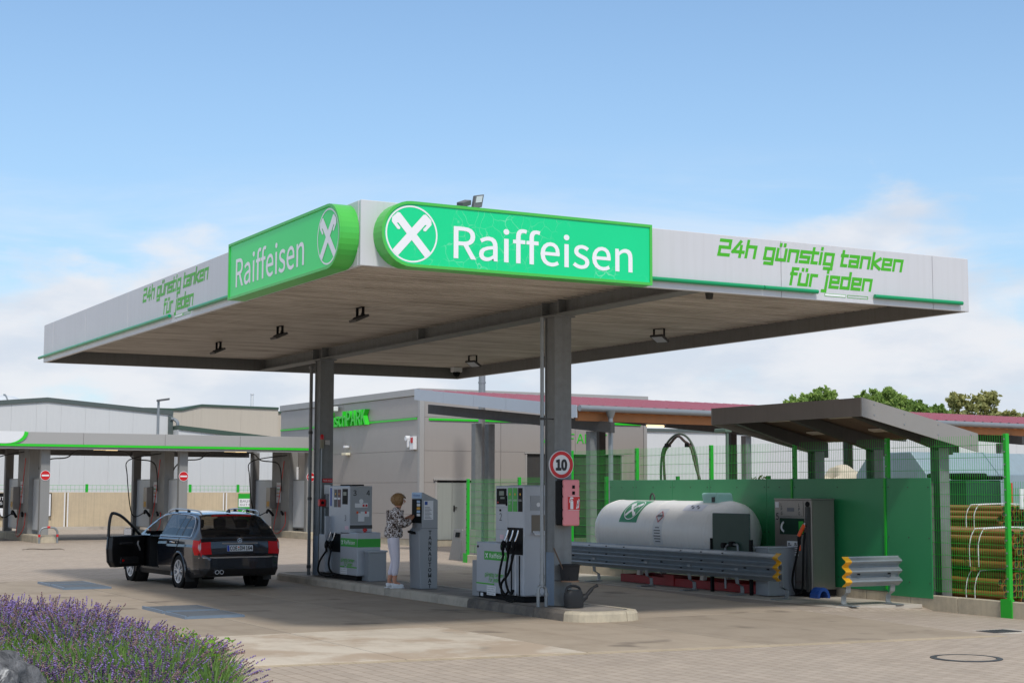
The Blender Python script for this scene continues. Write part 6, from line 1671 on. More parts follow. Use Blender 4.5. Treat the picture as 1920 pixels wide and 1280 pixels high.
ys = sorted(set([round(-1.0 + .02 * k, 3) for k in range(20)] + [round(-.6 + .04 * k, 3) for k in range(105)]))
ys = [y for y in ys if y <= 3.58]
def half_lower(y):
    zb_, zt_, w = smooth_tab(ZBOT, y), lerp_tab(ZTOP, y), smooth_tab(WID, y)
    H = zt_ - zb_
    side = []
    for k in range(17):
        s_ = k / 16; z = zb_ + H * s_
        # side profile: tucked in at the sill, crease under the belt, in again above
        zz = (z - .2) / .78
        f = 1 - .10 * max(0, .22 - zz) / .22 - .018 * max(0, zz - .78) / .22 - .012 * math.sin(max(0, min(1, zz)) * math.pi * 2.0) * (0 < zz < .8)
        if z > zt_ - .035: f -= .03 * (z - (zt_ - .035)) / .035
        side.append((w * f, z))
    top = [(side[-1][0] * (1 - k / 8), zt_ + .018 * math.sin(math.pi / 2 * k / 8)) for k in range(1, 9)]
    bot = [(side[0][0] * k / 4, zb_) for k in range(4)]
    return bot + side + top
ZT2 = [(-.875, .965), (-.80, 1.04), (-.60, 1.225), (-.48, 1.325), (-.40, 1.375), (-.33, 1.40), (0, 1.43), (.6, 1.452), (1.1, 1.448), (1.5, 1.40), (1.75, 1.315), (2.0, 1.19), (2.35, .97)]
gy = [round(-.875 + .025 * k, 3) for k in range(20)] + [round(-.38 + .04 * k, 3) for k in range(69)]
gy = [y for y in gy if y <= 2.35]
def half_upper(y):
    zt_ = max(.975, smooth_tab(ZT2, y)); zb_ = .955 if y > -.8 else .945
    wb_ = smooth_tab(WID, y) * .965 - .012
    if y > 1.6: wb_ -= (y - 1.6) * .03
    H = zt_ - zb_
    we = wb_ - H * .50
    side = [(wb_ + (we - wb_) * (k / 11) ** 1.15, zb_ + H * (k / 11) * .93) for k in range(12)]
    e = side[-1]
    rnd = [(e[0] - .02, zb_ + H * .965), (e[0] - .055, zb_ + H * .99)]
    top = [(rnd[-1][0] * (1 - k / 9), zb_ + H * .99 + .012 * math.sin(math.pi / 2 * k / 9) + H * .01 * (k > 0)) for k in range(1, 10)]
    return side + rnd + top
CAT = {}
def put(cat, q, inset=0.0):
    CAT.setdefault(cat, MB()).add(q, [(0, 1, 2, 3)])
def loft(ys_, half, classify):
    H = [half(y) for y in ys_]
    for i in range(len(ys_) - 1):
        for sgn in (1, -1):
            for j in range(len(H[i]) - 1):
                q = [(sgn * H[i][j][0], ys_[i], H[i][j][1]), (sgn * H[i][j + 1][0], ys_[i], H[i][j + 1][1]), (sgn * H[i + 1][j + 1][0], ys_[i + 1], H[i + 1][j + 1][1]), (sgn * H[i + 1][j][0], ys_[i + 1], H[i + 1][j][1])]
                c_ = [sum(p[k] for p in q) / 4 for k in range(3)]
                cat = classify(c_, j, len(H[i]))
                if cat is None: continue
                if sgn < 0: q.reverse()
                put(cat, q)
        if i == 0 or i == len(ys_) - 2:
            r = H[i if i == 0 else i + 1]; y = ys_[0] if i == 0 else ys_[-1]
            for j in range(len(r) - 1): put('body', [(r[j][0], y, r[j][1]), (-r[j][0], y, r[j][1]), (-r[j + 1][0], y, r[j + 1][1]), (r[j + 1][0], y, r[j + 1][1])])
def cls_low(c_, j, n_):
    x, y, z = c_
    side = j >= 3 and j < 20
    for wy in (0, 2.76):
        if abs(x) > .5 and (y - wy) ** 2 + (z - .315) ** 2 < .362 ** 2: return None
    if x < -.6 and 1.14 < y < 2.16 and z > .33 and side: return None
    if -1.0 < y < -.74 + (z - .66) * .35 and abs(x) > .60 + max(0, (.90 - z)) * .1 and .665 < z < .905: return 'tail' if not (.745 < z < .825 and abs(x) < .815) else 'tailclear'
    if y < -.86 and z < .40: return 'black'
    if z < .30 and side: return 'sill'
    return 'body'
def cls_up(c_, j, n_):
    x, y, z = c_
    zt_ = max(.975, smooth_tab(ZT2, y))
    if j >= 12:
        if -.835 < y < -.43 and abs(x) < .815 - (z - .95) * .50: return 'rearglass'
        if y <= -.43: return 'body' if y > -.46 or abs(x) > .5 else 'black'
        if 1.52 < y < 2.28 and abs(x) < .8 - (z - .95) * .6: return 'windscreen'
        return 'body'
    if z > .985 and z < zt_ - .075:
        if x < 0 and 1.10 < y < 2.12: return None
        if -.50 < y < 2.05:
            if abs(y - 1.08) < .04 or abs(y - .28) < .022 or abs(y + .02) < .022: return 'black'
            return 'glass'
    if x < 0 and 1.14 < y < 1.75 and z < zt_ - .05: return None
    return 'body'
loft(ys, half_lower, cls_low); loft(gy, half_upper, cls_up)
body = CAT['body'].build('body', m_carpaint, car, smooth=True)
build_islands(CAT['black'], 'black_trim', m_carblack, car, True)
build_islands(CAT['sill'], 'sill', m_carblack, car, True)
CAT['glass'].build('side_window', m_carglass, car, smooth=True)
CAT['rearglass'].build('rear_window', m_carglass, car, smooth=True)
CAT['windscreen'].build('windscreen', m_doorglass, car, smooth=True)
for sgn in (1, -1):
    for cat, mt in (('tail', m_tail), ('tailclear', m_tailclear)):
        src = CAT[cat]; mb = MB()
        for f in src.f:
            if src.v[f[0]][0] * sgn > 0:
                mb.add([(src.v[i][0] * 1.006, src.v[i][1] - .006, src.v[i][2]) for i in f], [(0, 1, 2, 3)])
        if cat == 'tail': tl = mb.build('tail_lamp', mt, car, smooth=True)
        else: mb.build('clear_lens', mt, tl, smooth=True)
# interior
mb = MB(); mb.box(-.72, .72, -.55, 2.3, .28, .33); mb.box(-.74, .74, 1.95, 2.3, .33, .92); mb.box(.70, .74, -.5, 2.2, .33, .93); mb.box(-.74, -.70, -.5, 1.1, .33, .93); mb.box(-.7, .7, -.78, -.2, .33, .62); mb.build('interior', m_carint, car)
def seat(x, y, w):
    mb = MB(); mb.box(x - w / 2, x + w / 2, y - .05, y + .48, .33, .56); mb.prism([(x - w / 2, y - .02, .5), (x - w / 2, y + .12, .5), (x - w / 2, y - .12, 1.10), (x - w / 2, y - .24, 1.10)], (w, 0, 0)); s_ = mb.build('seat', m_carint, car, bevel=0.04)
    for hx in ([x] if w < .7 else [x - .45, x, x + .45]):
        mb = MB(); mb.box(hx - .12, hx + .12, y - .26, y - .16, 1.13, 1.30); mb.build('headrest', m_carint, s_, bevel=0.03)
seat(-.36, 1.25, .5); seat(.36, 1.25, .5); seat(0, .35, 1.3)
mb = MB(); mb.tube([(-.36 + .18 * math.cos(k * .5236), 1.78 - .05 * math.sin(k * .5236), .92 + .17 * math.sin(k * .5236)) for k in range(13)], .016, 6); mb.build('steering_wheel', m_carint, car, smooth=True)
# wheels
def wheel(x, y, sgn):
    n_ = 40; R0 = .318
    mb = MB(); mb.lathe([(.215, -.10), (.27, -.108), (.305, -.095), (R0, -.06), (R0, .06), (.305, .095), (.27, .108), (.215, .10), (.215, -.10)], (x, y, .318), axis=(1, 0, 0), n=n_); ty = mb.build('wheel', m_rubber, car, smooth=True)
    mb = MB(); xo = x + sgn * .085
    mb.lathe([(.222, 0), (.222, sgn * .02), (.20, sgn * .018), (.195, -sgn * .06)], (xo, y, .318), axis=(1, 0, 0), n=n_)
    for k in range(7):
        a = 2 * math.pi * k / 7 + .3
        for da in (-.13, .13):
            d1 = Vector((0, math.cos(a + da * .4), math.sin(a + da * .4))); d2 = Vector((0, math.cos(a + da), math.sin(a + da)))
            p0 = Vector((xo, y, .318)) + d1 * .045; p1 = Vector((xo + sgn * .012, y, .318)) + d2 * .205
            w_ = (p1 - p0).cross(Vector((1, 0, 0))).normalized() * .021
            mb.obox((p0 + p1) / 2, p1 - p0, w_, Vector((.018, 0, 0)))
    mb.cyl((xo - sgn * .01, y, .318), (xo + sgn * .022, y, .318), .055, 20)
    mb.build('rim', m_alu, ty, smooth=True)
    mb = MB(); mb.lathe([(.001, 0), (.20, 0)], (xo - sgn * .06, y, .318), axis=(1, 0, 0), n=28); mb.build('brake_disc', m_dark_steel, ty)
for wy in (0, 2.76):
    for sgn in (1, -1):
        wheel(sgn * .775, wy, sgn)
        mb = MB()
        P = [(sgn * (.872 + .006 * math.sin(math.pi * k / 16)), wy + .368 * math.cos(math.pi * (k / 16 * 1.16 - .08)), .315 + .368 * math.sin(math.pi * (k / 16 * 1.16 - .08))) for k in range(17)]
        mb.tube(P, .024, 8); mb.build('wheel_arch', m_carpaint, car, smooth=True)
        mb = MB(); mb.lathe([(.40, -.13), (.40, .13)], (sgn * .73, wy, .33), axis=(1, 0, 0), n=28); mb.build('arch_liner', m_carblack, car)
for sgn in (1, -1):
    mb = MB(); mb.prism([(sgn * .70, -.40, .14), (sgn * .87, -.40, .14), (sgn * .88, -.38, .42), (sgn * .70, -.38, .42)], (0, .015, 0)); mb.build('mud_flap', m_carblack, car)
    mb = MB(); mb.tube([(sgn * .585, -.42, 1.385), (sgn * .605, -.30, 1.458), (sgn * .61, .2, 1.482), (sgn * .61, .8, 1.49), (sgn * .605, 1.15, 1.465), (sgn * .60, 1.34, 1.42)], .016, 8); rl_ = mb.build('roof_rail', m_alu, car, smooth=True)
    mb = MB()
    for y in (.2, .85): mb.box(sgn * .61 - .015, sgn * .61 + .015, y - .05, y + .05, 1.43, 1.49)
    mb.build('rail_foot', m_black, rl_)
# window trim, handle, seams
def on_side(y, z, d=.006):
    h = half_lower(y); 
    for (xa, za), (xb, zb__) in zip(h[4:21], h[5:22]):
        if za <= z <= zb__: return Vector((-(xa + (xb - xa) * (z - za) / max(1e-5, zb__ - za)) - d, y, z))
    return Vector((-h[12][0] - d, y, z))
for s_ in (1, -1):
    mb = MB(); mb.tube([(s_ * .845, -.52, .978), (s_ * .852, .2, .968), (s_ * .855, 1.1, .962)] + ([(.85, 2.1, .965)] if s_ > 0 else []), .009, 6); 
    mb.tube([(s_ * .84, -.52, .978), (s_ * .765, -.50, 1.13), (s_ * .69, -.38, 1.275), (s_ * .635, -.15, 1.36), (s_ * .62, .4, 1.39), (s_ * .62, 1.0, 1.395), (s_ * .65, 1.5, 1.345)], .009, 6); mb.build('chrome_trim', m_chrome, car, smooth=True)
mb = MB(); p = on_side(.30, .86); mb.tube([p + Vector((0, -.11, 0)), p + Vector((-.035, -.07, .005)), p + Vector((-.035, .07, .005)), p + Vector((0, .11, 0))], .015, 6); mb.build('door_handle', m_chrome, car, smooth=True)
mb = MB(); mb.tube([on_side(.32, .34), on_side(.36, .5), on_side(.12, .72), on_side(.05, .86), on_side(.02, .95)], .006, 4); mb.tube([on_side(1.13, .34), on_side(1.13, .6), on_side(1.12, .94)], .006, 4); mb.build('door_seam', m_carblack, car)
# tail: bumper line, chrome bar, plate, star, exhausts, seams
def tail_pt(x, z, d=.004):
    y = -.915 + (z - .66) * .17 if z < .94 else -.87
    return Vector((x, y + .055 * (abs(x) / .8) ** 3 - d, z))
mb = MB(); mb.tube([(-.80, -.86, .60), (-.70, -.955, .602), (-.4, -1.0, .604), (0, -1.005, .605), (.4, -1.0, .604), (.70, -.955, .602), (.80, -.86, .60)], .016, 6); mb.build('bumper_strip', m_chrome, car, smooth=True)
mb = MB(); mb.tube([tail_pt(x, .862, .015) for x in (-.36, -.18, 0, .18, .36)], .013, 6); mb.build('tailgate_bar', m_chrome, car, smooth=True)
mb = MB(); mb.prism([tail_pt(-.37, .85, .002), tail_pt(.37, .85, .002), tail_pt(.31, .69, .002), tail_pt(-.31, .69, .002)], (0, .01, 0)); mb.build('plate_recess', m_carblack, car)
mb = MB(); mb.prism([tail_pt(-.26, .715, .012), tail_pt(.26, .715, .012), tail_pt(.26, .825, .012), tail_pt(-.26, .825, .012)], (0, .008, 0)); plt = mb.build('number_plate', m_paper, car)
mb = MB(); mb.prism([tail_pt(-.258, .717, .015), tail_pt(-.215, .717, .015), tail_pt(-.215, .823, .015), tail_pt(-.258, .823, .015)], (0, .002, 0)); mb.build('blue_field', m_plate_blue, plt)
tilt_up = (tail_pt(0, .825, .016) - tail_pt(0, .715, .016)).normalized()
mb = MB(); put_text(mb, 'COE', tail_pt(-.205, .735, .0165), (1, 0, 0), tilt_up, w=.15, h=.078, bold=.02); put_text(mb, 'DH', tail_pt(-.005, .735, .0165), (1, 0, 0), tilt_up, w=.10, h=.078, bold=.02); put_text(mb, '164', tail_pt(.115, .735, .0165), (1, 0, 0), tilt_up, w=.13, h=.078, bold=.02); mb.build('lettering', m_black_text, plt)
mb = MB(); nn_ = Vector((1, 0, 0)).cross(tilt_up); mb.disc(tail_pt(-.03, .790, .0165), nn_, tilt_up, .016, 14); mb.build('red_seal', m_orange, plt)
mb = MB(); mb.disc(tail_pt(-.03, .745, .0165), nn_, tilt_up, .016, 14); mb.build('green_seal', m_lcd, plt)
mb = MB(); cs_ = tail_pt(0, .915, .016); mb.ring(cs_, nn_, tilt_up, .036, .045, 28)
for k in range(3):
    a = math.radians(90 + 120 * k); d = Vector((1, 0, 0)) * math.cos(a) + tilt_up * math.sin(a); e_ = Vector((1, 0, 0)) * -math.sin(a) + tilt_up * math.cos(a)
    mb.poly([cs_ + e_ * .008 + nn_ * .001, cs_ + d * .038 + nn_ * .001, cs_ - e_ * .008 + nn_ * .001])
mb.build('badge', m_chrome, car)
mb = MB()
for x in (-.50, -.41): mb.lathe([(.028, -.10), (.042, -.10), (.042, .0), (.028, 0)], (x, -.93, .335), axis=(0, 1, 0), n=16)
mb.build('exhaust', m_chrome, car, smooth=True)
mb = MB(); mb.tube([tail_pt(x, .668, .005) for x in (-.62, -.3, 0, .3, .62)], .005, 4); mb.build('tailgate_seam', m_carblack, car)
mb = MB(); mb.tube([(-.40, -.44, 1.372), (0, -.445, 1.382), (.40, -.44, 1.372)], .014, 6); mb.build('brake_light', m_tail, car, smooth=True)
mb = MB(); mb.tube([(0.0, -.885, .99), (-.03, -.86, 1.02), (-.36, -.84, 1.035)], .010, 6); mb.build('rear_wiper', m_black, car, smooth=True)
mb = MB(); mb.prism([(0, -.36, 1.425), (0, -.16, 1.44), (0, -.30, 1.50)], (.02, 0, 0)); mb.build('antenna', m_carblack, car)
mb = MB(); mb.obox((.96, 1.95, 1.0), (.20, 0, 0), (0, .10, 0), (0, 0, .14)); mb.build('mirror', m_carpaint, car, bevel=0.04)
# open driver door: built in its own plane, hinge at the front
th = math.radians(56)
HG = Vector((-.875, 2.13, 0)); DD = Vector((-math.sin(th), -math.cos(th), 0)); DN = Vector((math.cos(th), -math.sin(th), 0))   # DN points to the cabin side
def dp_(a, z, n_=0): return HG + DD * a + Vector((0, 0, z)) + DN * n_
ol = [(.0, .34), (.92, .34), (1.03, .45), (1.06, .70), (1.03, .955), (.0, .955)]
mb = MB(); mb.prism([dp_(a, z, -.06) for a, z in ol], DN * .035); door = mb.build('driver_door', m_carpaint, car, bevel=0.01)
mb = MB(); mb.prism([dp_(a * .985 + .005, z, -.024) for a, z in ol], DN * .11); mb.build('door_lining', m_carblack, door, bevel=0.02)
mb = MB(); mb.obox(dp_(.62, .80, .10), DD * .42, DN * .05, (0, 0, .06)); mb.obox(dp_(.5, .47, .10), DD * .6, DN * .05, (0, 0, .14)); mb.build('armrest', m_carint, door, bevel=0.02)
mb = MB(); fr = [(.02, .95), (.30, 1.14), (.55, 1.29), (.72, 1.365), (.88, 1.40), (.97, 1.38), (1.03, 1.2), (1.045, .95)]
mb.tube([dp_(a, z, -.01) for a, z in fr], .030, 8); mb.build('window_frame', m_carblack, door, smooth=True)
mb = MB(); mb.poly([dp_(a, z, -.015) for a, z in fr]); mb.build('door_window', m_doorglass, door)
mb = MB(); mb.obox(dp_(.20, 1.02, -.14), DD * .10, DN * .22, (0, 0, .15)); mr = mb.build('door_mirror', m_carpaint, door, bevel=0.03)
mb = MB(); mb.obox(dp_(.255, 1.02, -.15), DD * .006, DN * .18, (0, 0, .12)); mb.build('mirror_glass', m_chrome, mr)
mb = MB(); mb.obox(dp_(.74, .47, .13), DD * .05, DN * .008, (0, 0, .035)); mb.build('door_reflector', m_tail, door)
mb = MB(); mb.tube([dp_(.22, .84, .09), dp_(.26, .78, .11), dp_(.2, .70, .11), dp_(.16, .66, .09)], .016, 6); mb.build('door_grip', m_alu, door, smooth=True)
mb = MB()
for z in (.45, .80): mb.obox(dp_(-.03, z, .0), DD * .09, DN * .03, (0, 0, .05))
mb.build('hinge', m_dark_steel, door)

# ------------------------------------------------------------------ woman at the payment terminal
def skin(name, verts, edges, mats, parent, sub=2, root=0, smooth=True):
    me = bpy.data.meshes.new(name)
    me.from_pydata([v[:3] for v in verts], edges, [])
    o = bpy.data.objects.new(name, me); COL.objects.link(o)
    md = o.modifiers.new('skin', 'SKIN'); md.branch_smoothing = 0.6; md.use_smooth_shade = True
    sv = me.skin_vertices[0].data
    for i, v in enumerate(verts):
        r = v[3]; sv[i].radius = (r, r) if not isinstance(r, tuple) else r
        sv[i].use_root = (i == root)
    sb = o.modifiers.new('sub', 'SUBSURF'); sb.levels = sub; sb.render_levels = sub
    dg = bpy.context.evaluated_depsgraph_get(); dg.update()
    m2 = bpy.data.meshes.new_from_object(o.evaluated_get(dg))
    o.modifiers.clear(); o.data = m2; bpy.data.meshes.remove(me)
    m2.name = name
    m2.materials.clear()
    for m in (mats if isinstance(mats, (list, tuple)) else [mats]): m2.materials.append(m)
    m2.polygons.foreach_set('use_smooth', [True] * len(m2.polygons))
    o.parent = parent
    return o
wo = thing('person', 'woman in spotted blouse and white trousers using the payment terminal', 'person', (4.50, 8.70, .150), rotz=math.radians(-8), local=True)
# x: facing, y: her left, z up
B = [(-.03, 0, .93, .10), (-.02, 0, 1.06, .105), (0, 0, 1.20, .115), (.01, 0, 1.34, .10), (.03, 0, 1.41, .062), (.05, 0, 1.455, .058), (.07, 0, 1.515, .075), (.07, 0, 1.57, .088), (.06, 0, 1.61, .06),
     (.0, -.15, 1.345, .062), (.05, -.215, 1.10, .044), (.22, -.155, 1.20, .034), (.30, -.11, 1.265, .026),
     (.0, .15, 1.345, .062), (.06, .20, 1.11, .044), (.24, .13, 1.22, .034), (.33, .06, 1.285, .026),
     (-.03, -.08, .85, .07), (-.005, -.09, .48, .058), (-.045, -.09, .10, .040), (.08, -.095, .045, .034),
     (-.03, .08, .85, .07), (.02, .09, .48, .058), (-.09, .10, .10, .040), (.03, .11, .045, .034)]
E_ = [(0, 1), (1, 2), (2, 3), (3, 4), (4, 5), (5, 6), (6, 7), (7, 8), (3, 9), (9, 10), (10, 11), (11, 12), (3, 13), (13, 14), (14, 15), (15, 16), (0, 17), (17, 18), (18, 19), (19, 20), (0, 21), (21, 22), (22, 23), (23, 24)]
# palms and fingers
def add_hand(w, d, side):
    W_ = Vector(B[w][:3]); D = Vector(d).normalized(); sd = Vector(side).normalized()
    up = D.cross(sd)
    B.append(tuple(W_ + D * .045) + (.026,)); pi_ = len(B) - 1; E_.append((w, pi_))
    for k, (o_, l_) in enumerate(((-.026, .062), (-.009, .072), (.009, .068), (.026, .054))):
        b_ = W_ + D * .075 + sd * o_
        B.append(tuple(b_) + (.0095,)); i0 = len(B) - 1; E_.append((pi_, i0))
        B.append(tuple(b_ + D * l_ * .55 + up * -.012) + (.0085,)); E_.append((i0, i0 + 1))
        B.append(tuple(b_ + D * l_ * .9 + up * -.035) + (.007,)); E_.append((i0 + 1, i0 + 2))
    b_ = W_ + D * .03 - sd * .038
    B.append(tuple(b_) + (.010,)); i0 = len(B) - 1; E_.append((pi_, i0)); B.append(tuple(b_ + D * .035 - sd * .018) + (.008,)); E_.append((i0, i0 + 1))
add_hand(12, (.7, .25, .55), (0, -.8, .3)); add_hand(16, (.75, -.35, .5), (0, .8, .3))
skin('body', B, E_, m_skin, wo)
# facial features: nose, brow line, ears, mouth, eyes
mb = MB(); mb.prism([(.155, -.012, 1.53), (.155, .012, 1.53), (.155, .008, 1.575), (.155, -.008, 1.575)], (.0, 0, 0)) if False else mb.tube([(.145, 0, 1.57), (.165, 0, 1.54), (.172, 0, 1.525), (.152, 0, 1.513)], .011, 6, rs=[.7, .9, 1.1, .8]); mb.build('nose', m_skin, wo, smooth=True)
mb = MB(); mb.tube([(.142, -.024, 1.49), (.152, 0, 1.488), (.142, .024, 1.49)], .006, 6); mb.build('mouth', M('lips', S(170, 85, 80), .5), wo, smooth=True)
for s_ in (-1, 1):
    mb = MB(); mb.lathe([(.001, -.006), (.006, -.004), (.008, 0), (.006, .004), (.001, .006)], (.146, s_ * .032, 1.56), axis=(1, 0, 0), n=10); mb.build('eye', M('eye white', S(220, 215, 210), .3), wo, smooth=True)
    mb = MB(); mb.lathe([(.001, -.008), (.02, -.006), (.024, 0), (.02, .006), (.001, .008)], (.055, s_ * .088, 1.535), axis=(.2, s_, 0), n=12); mb.build('ear', m_skin, wo, smooth=True)
# blouse
m_blouse = bpy.data.materials.new('spotted blouse cloth'); m_blouse.use_nodes = True
nt = m_blouse.node_tree; b = nt.nodes['Principled BSDF']; tc = NN(nt, 'ShaderNodeTexCoord')
n1 = noise_node(nt, tc.outputs['Object'], 19.0, 2, 0.5); n1.inputs['Distortion'].default_value = 1.6
n2 = noise_node(nt, tc.outputs['Object'], 9.0, 3, 0.5)
c = rampn(nt, n1.outputs[0], [(0.485, S(228, 220, 216)), (0.515, S(84, 64, 54))])
c = mixn(nt, rampn(nt, n2.outputs[0], [(.5, (0, 0, 0)), (.56, (.8,) * 3)]), c, mixn(nt, 1.0, c, (.55, .5, .48, 1), 'MULTIPLY'))
nt.links.new(c, b.inputs['Base Color']); b.inputs['Roughness'].default_value = .8
BL = [(-.04, 0, .86, .185), (-.04, 0, .96, .180), (-.035, 0, 1.06, .172), (-.01, 0, 1.20, .172), (-.01, 0, 1.335, .135), (.025, 0, 1.43, .078),
      (.0, -.16, 1.335, .095), (.04, -.235, 1.10, .078), (.19, -.175, 1.165, .066), (.235, -.15, 1.20, .05), (.0, .16, 1.335, .095), (.05, .215, 1.11, .078), (.20, .155, 1.175, .066), (.25, .13, 1.215, .05)]
skin('blouse', BL, [(0, 1), (1, 2), (2, 3), (3, 4), (4, 5), (4, 6), (6, 7), (7, 8), (8, 9), (4, 10), (10, 11), (11, 12), (12, 13)], m_blouse, wo, root=3)
TR = [(-.04, 0, .98, .135), (-.05, 0, .885, .152), (-.045, -.085, .80, .106), (-.01, -.09, .48, .070), (-.03, -.09, .30, .062), (-.045, -.09, .20, .058), (-.045, .085, .80, .106), (.015, .09, .48, .070), (-.04, .097, .30, .062), (-.075, .10, .20, .058)]
skin('trousers', TR, [(0, 1), (1, 2), (2, 3), (3, 4), (4, 5), (1, 6), (6, 7), (7, 8), (8, 9)], m_trousers, wo, root=0)
for (ax_, ay_) in ((-.045, -.09), (-.09, .10)):
    s_ = skin('shoe', [(ax_ - .045, ay_, .045, .036), (ax_ + .01, ay_, .062, .045), (ax_ + .10, ay_ - .004, .042, .042), (ax_ + .175, ay_ - .008, .032, .033)], [(0, 1), (1, 2), (2, 3)], m_shoe, wo, root=1)
    mb = MB(); P = [(ax_ - .075, -.025), (ax_ + .02, -.034), (ax_ + .12, -.040), (ax_ + .185, -.022), (ax_ + .185, .016), (ax_ + .12, .032), (ax_ + .02, .03), (ax_ - .075, .025)]
    mb.prism([(a, ay_ + b_, .0) for a, b_ in P], (0, 0, .016)); so_ = mb.build('sole', m_shoe, s_, bevel=0.006)
# hair: chin-length bob
bm = bmesh.new(); bmesh.ops.create_icosphere(bm, subdivisions=4, radius=1.0)
keep = []
for v in bm.verts:
    p = v.co.copy()
    x, y, z = p.x * .140, p.y * .126, p.z * .122
    if p.z < -.1: x *= 1 + .30 * (p.z + .1); y *= 1 + .22 * (p.z + .1)
    strand = .006 * math.sin(34 * math.atan2(p.y, p.x) + 3 * p.z) + .004 * math.sin(61 * math.atan2(p.y, p.x))
    l = math.hypot(x, y) + 1e-6
    x += x / l * strand; y += y / l * strand
    v.co = Vector((.045 + x, y, 1.556 + z))
dele = [f for f in bm.faces if (lambda c_: (c_.x > .095 and c_.z < 1.592) or c_.z < 1.452)(f.calc_center_median())]
bmesh.ops.delete(bm, geom=dele, context='FACES')
bm.verts.index_update()
mb = MB(); mb.add([v.co for v in bm.verts], [[v.index for v in f.verts] for f in bm.faces]); bm.free()
hr = mb.build('hair', m_hair, wo, smooth=True)
sol = hr.modifiers.new('thick', 'SOLIDIFY'); sol.thickness = .02; sol.offset = -1

# ------------------------------------------------------------------ lavender bed, boulder, trees
rng = np.random.default_rng(5)
BED = [(-2.2, -1.4), (-2.15, -.2), (-2.3, 1.5), (-2.9, 3.5), (-3.9, 5.6), (-5.2, 5.6), (-7.2, 1.5), (-6.6, -3.0), (-5.2, -5.8), (-3.7, -5.6), (-3.0, -3.9), (-2.45, -2.5)]
def inside(x, y):
    r = False; n_ = len(BED)
    for i in range(n_):
        (x0, y0), (x1, y1) = BED[i], BED[(i + 1) % n_]
        if (y0 > y) != (y1 > y) and x < (x1 - x0) * (y - y0) / (y1 - y0) + x0: r = not r
    return r
def edge_d(x, y):
    d = 9
    for i in range(len(BED)):
        a, b_ = Vector(BED[i]), Vector(BED[(i + 1) % len(BED)]); p = Vector((x, y)); ab = b_ - a
        k = max(0, min(1, (p - a).dot(ab) / ab.length_squared)); d = min(d, (p - a - ab * k).length)
    return d
mb = MB(); mb.prism([(x, y, -.03) for x, y in BED], (0, 0, .05)); struct(mb.build('planting_bed', m_soil))
mb = MB()
for i in range(len(BED)):
    a, b_ = Vector(BED[i]), Vector(BED[(i + 1) % len(BED)]); nrm_ = Vector((b_.y - a.y, a.x - b_.x)).normalized() * .06
    if nrm_.dot(a - Vector((-4, 0))) < 0: nrm_ = -nrm_
    mb.prism([(a.x, a.y, -.03), (b_.x, b_.y, -.03), (b_.x + nrm_.x, b_.y + nrm_.y, -.03), (a.x + nrm_.x, a.y + nrm_.y, -.03)], (0, 0, .07))
struct(mb.build('bed_edging', m_kerb))
# shrubs: each centre throws a fan of stems
cents = []
tries = 0
while len(cents) < 135 and tries < 20000:
    tries += 1
    x, y = rng.uniform(-7.2, -1.5), rng.uniform(-5.6, 5.6)
    if not inside(x, y): continue
    if math.hypot(x + 5.0, y + 4.1) < .60: continue
    # only where the camera or a step beside it can look
    d_ = Vector((x, y, 0)) - CAM; dep = d_.dot(CF); lat = d_.dot(CR)
    if lat / dep < -.42 or dep < 10.9: continue
    if dep < 12.6 and lat / dep < -.27: continue
    if all((x - a) ** 2 + (y - b_) ** 2 > .33 ** 2 for a, b_, c_ in cents): cents.append((x, y, edge_d(x, y)))
V_, F_, MI_ = [], [], []
def quad(p0, p1, w, mi):
    d = p1 - p0; s_ = np.cross(d, np.array([rng.normal(), rng.normal(), .2])); s_ = s_ / (np.linalg.norm(s_) + 1e-9) * w
    o = len(V_); V_.extend([p0 - s_, p0 + s_, p1 + s_ * .5, p1 - s_ * .5]); F_.append((o, o + 1, o + 2, o + 3)); MI_.append(mi)
def bud(c_, r, h, mi):
    o = len(V_); a0 = rng.uniform(0, 6.28)
    V_.append(c_ + np.array([0, 0, -h])); 
    for k in range(4): V_.append(c_ + np.array([r * math.cos(a0 + k * 1.5708), r * math.sin(a0 + k * 1.5708), rng.uniform(-.3, .3) * h]))
    V_.append(c_ + np.array([0, 0, h]))
    for k in range(4):
        F_.append((o, o + 1 + (k + 1) % 4, o + 1 + k)); MI_.append(mi); F_.append((o + 5, o + 1 + k, o + 1 + (k + 1) % 4)); MI_.append(mi)
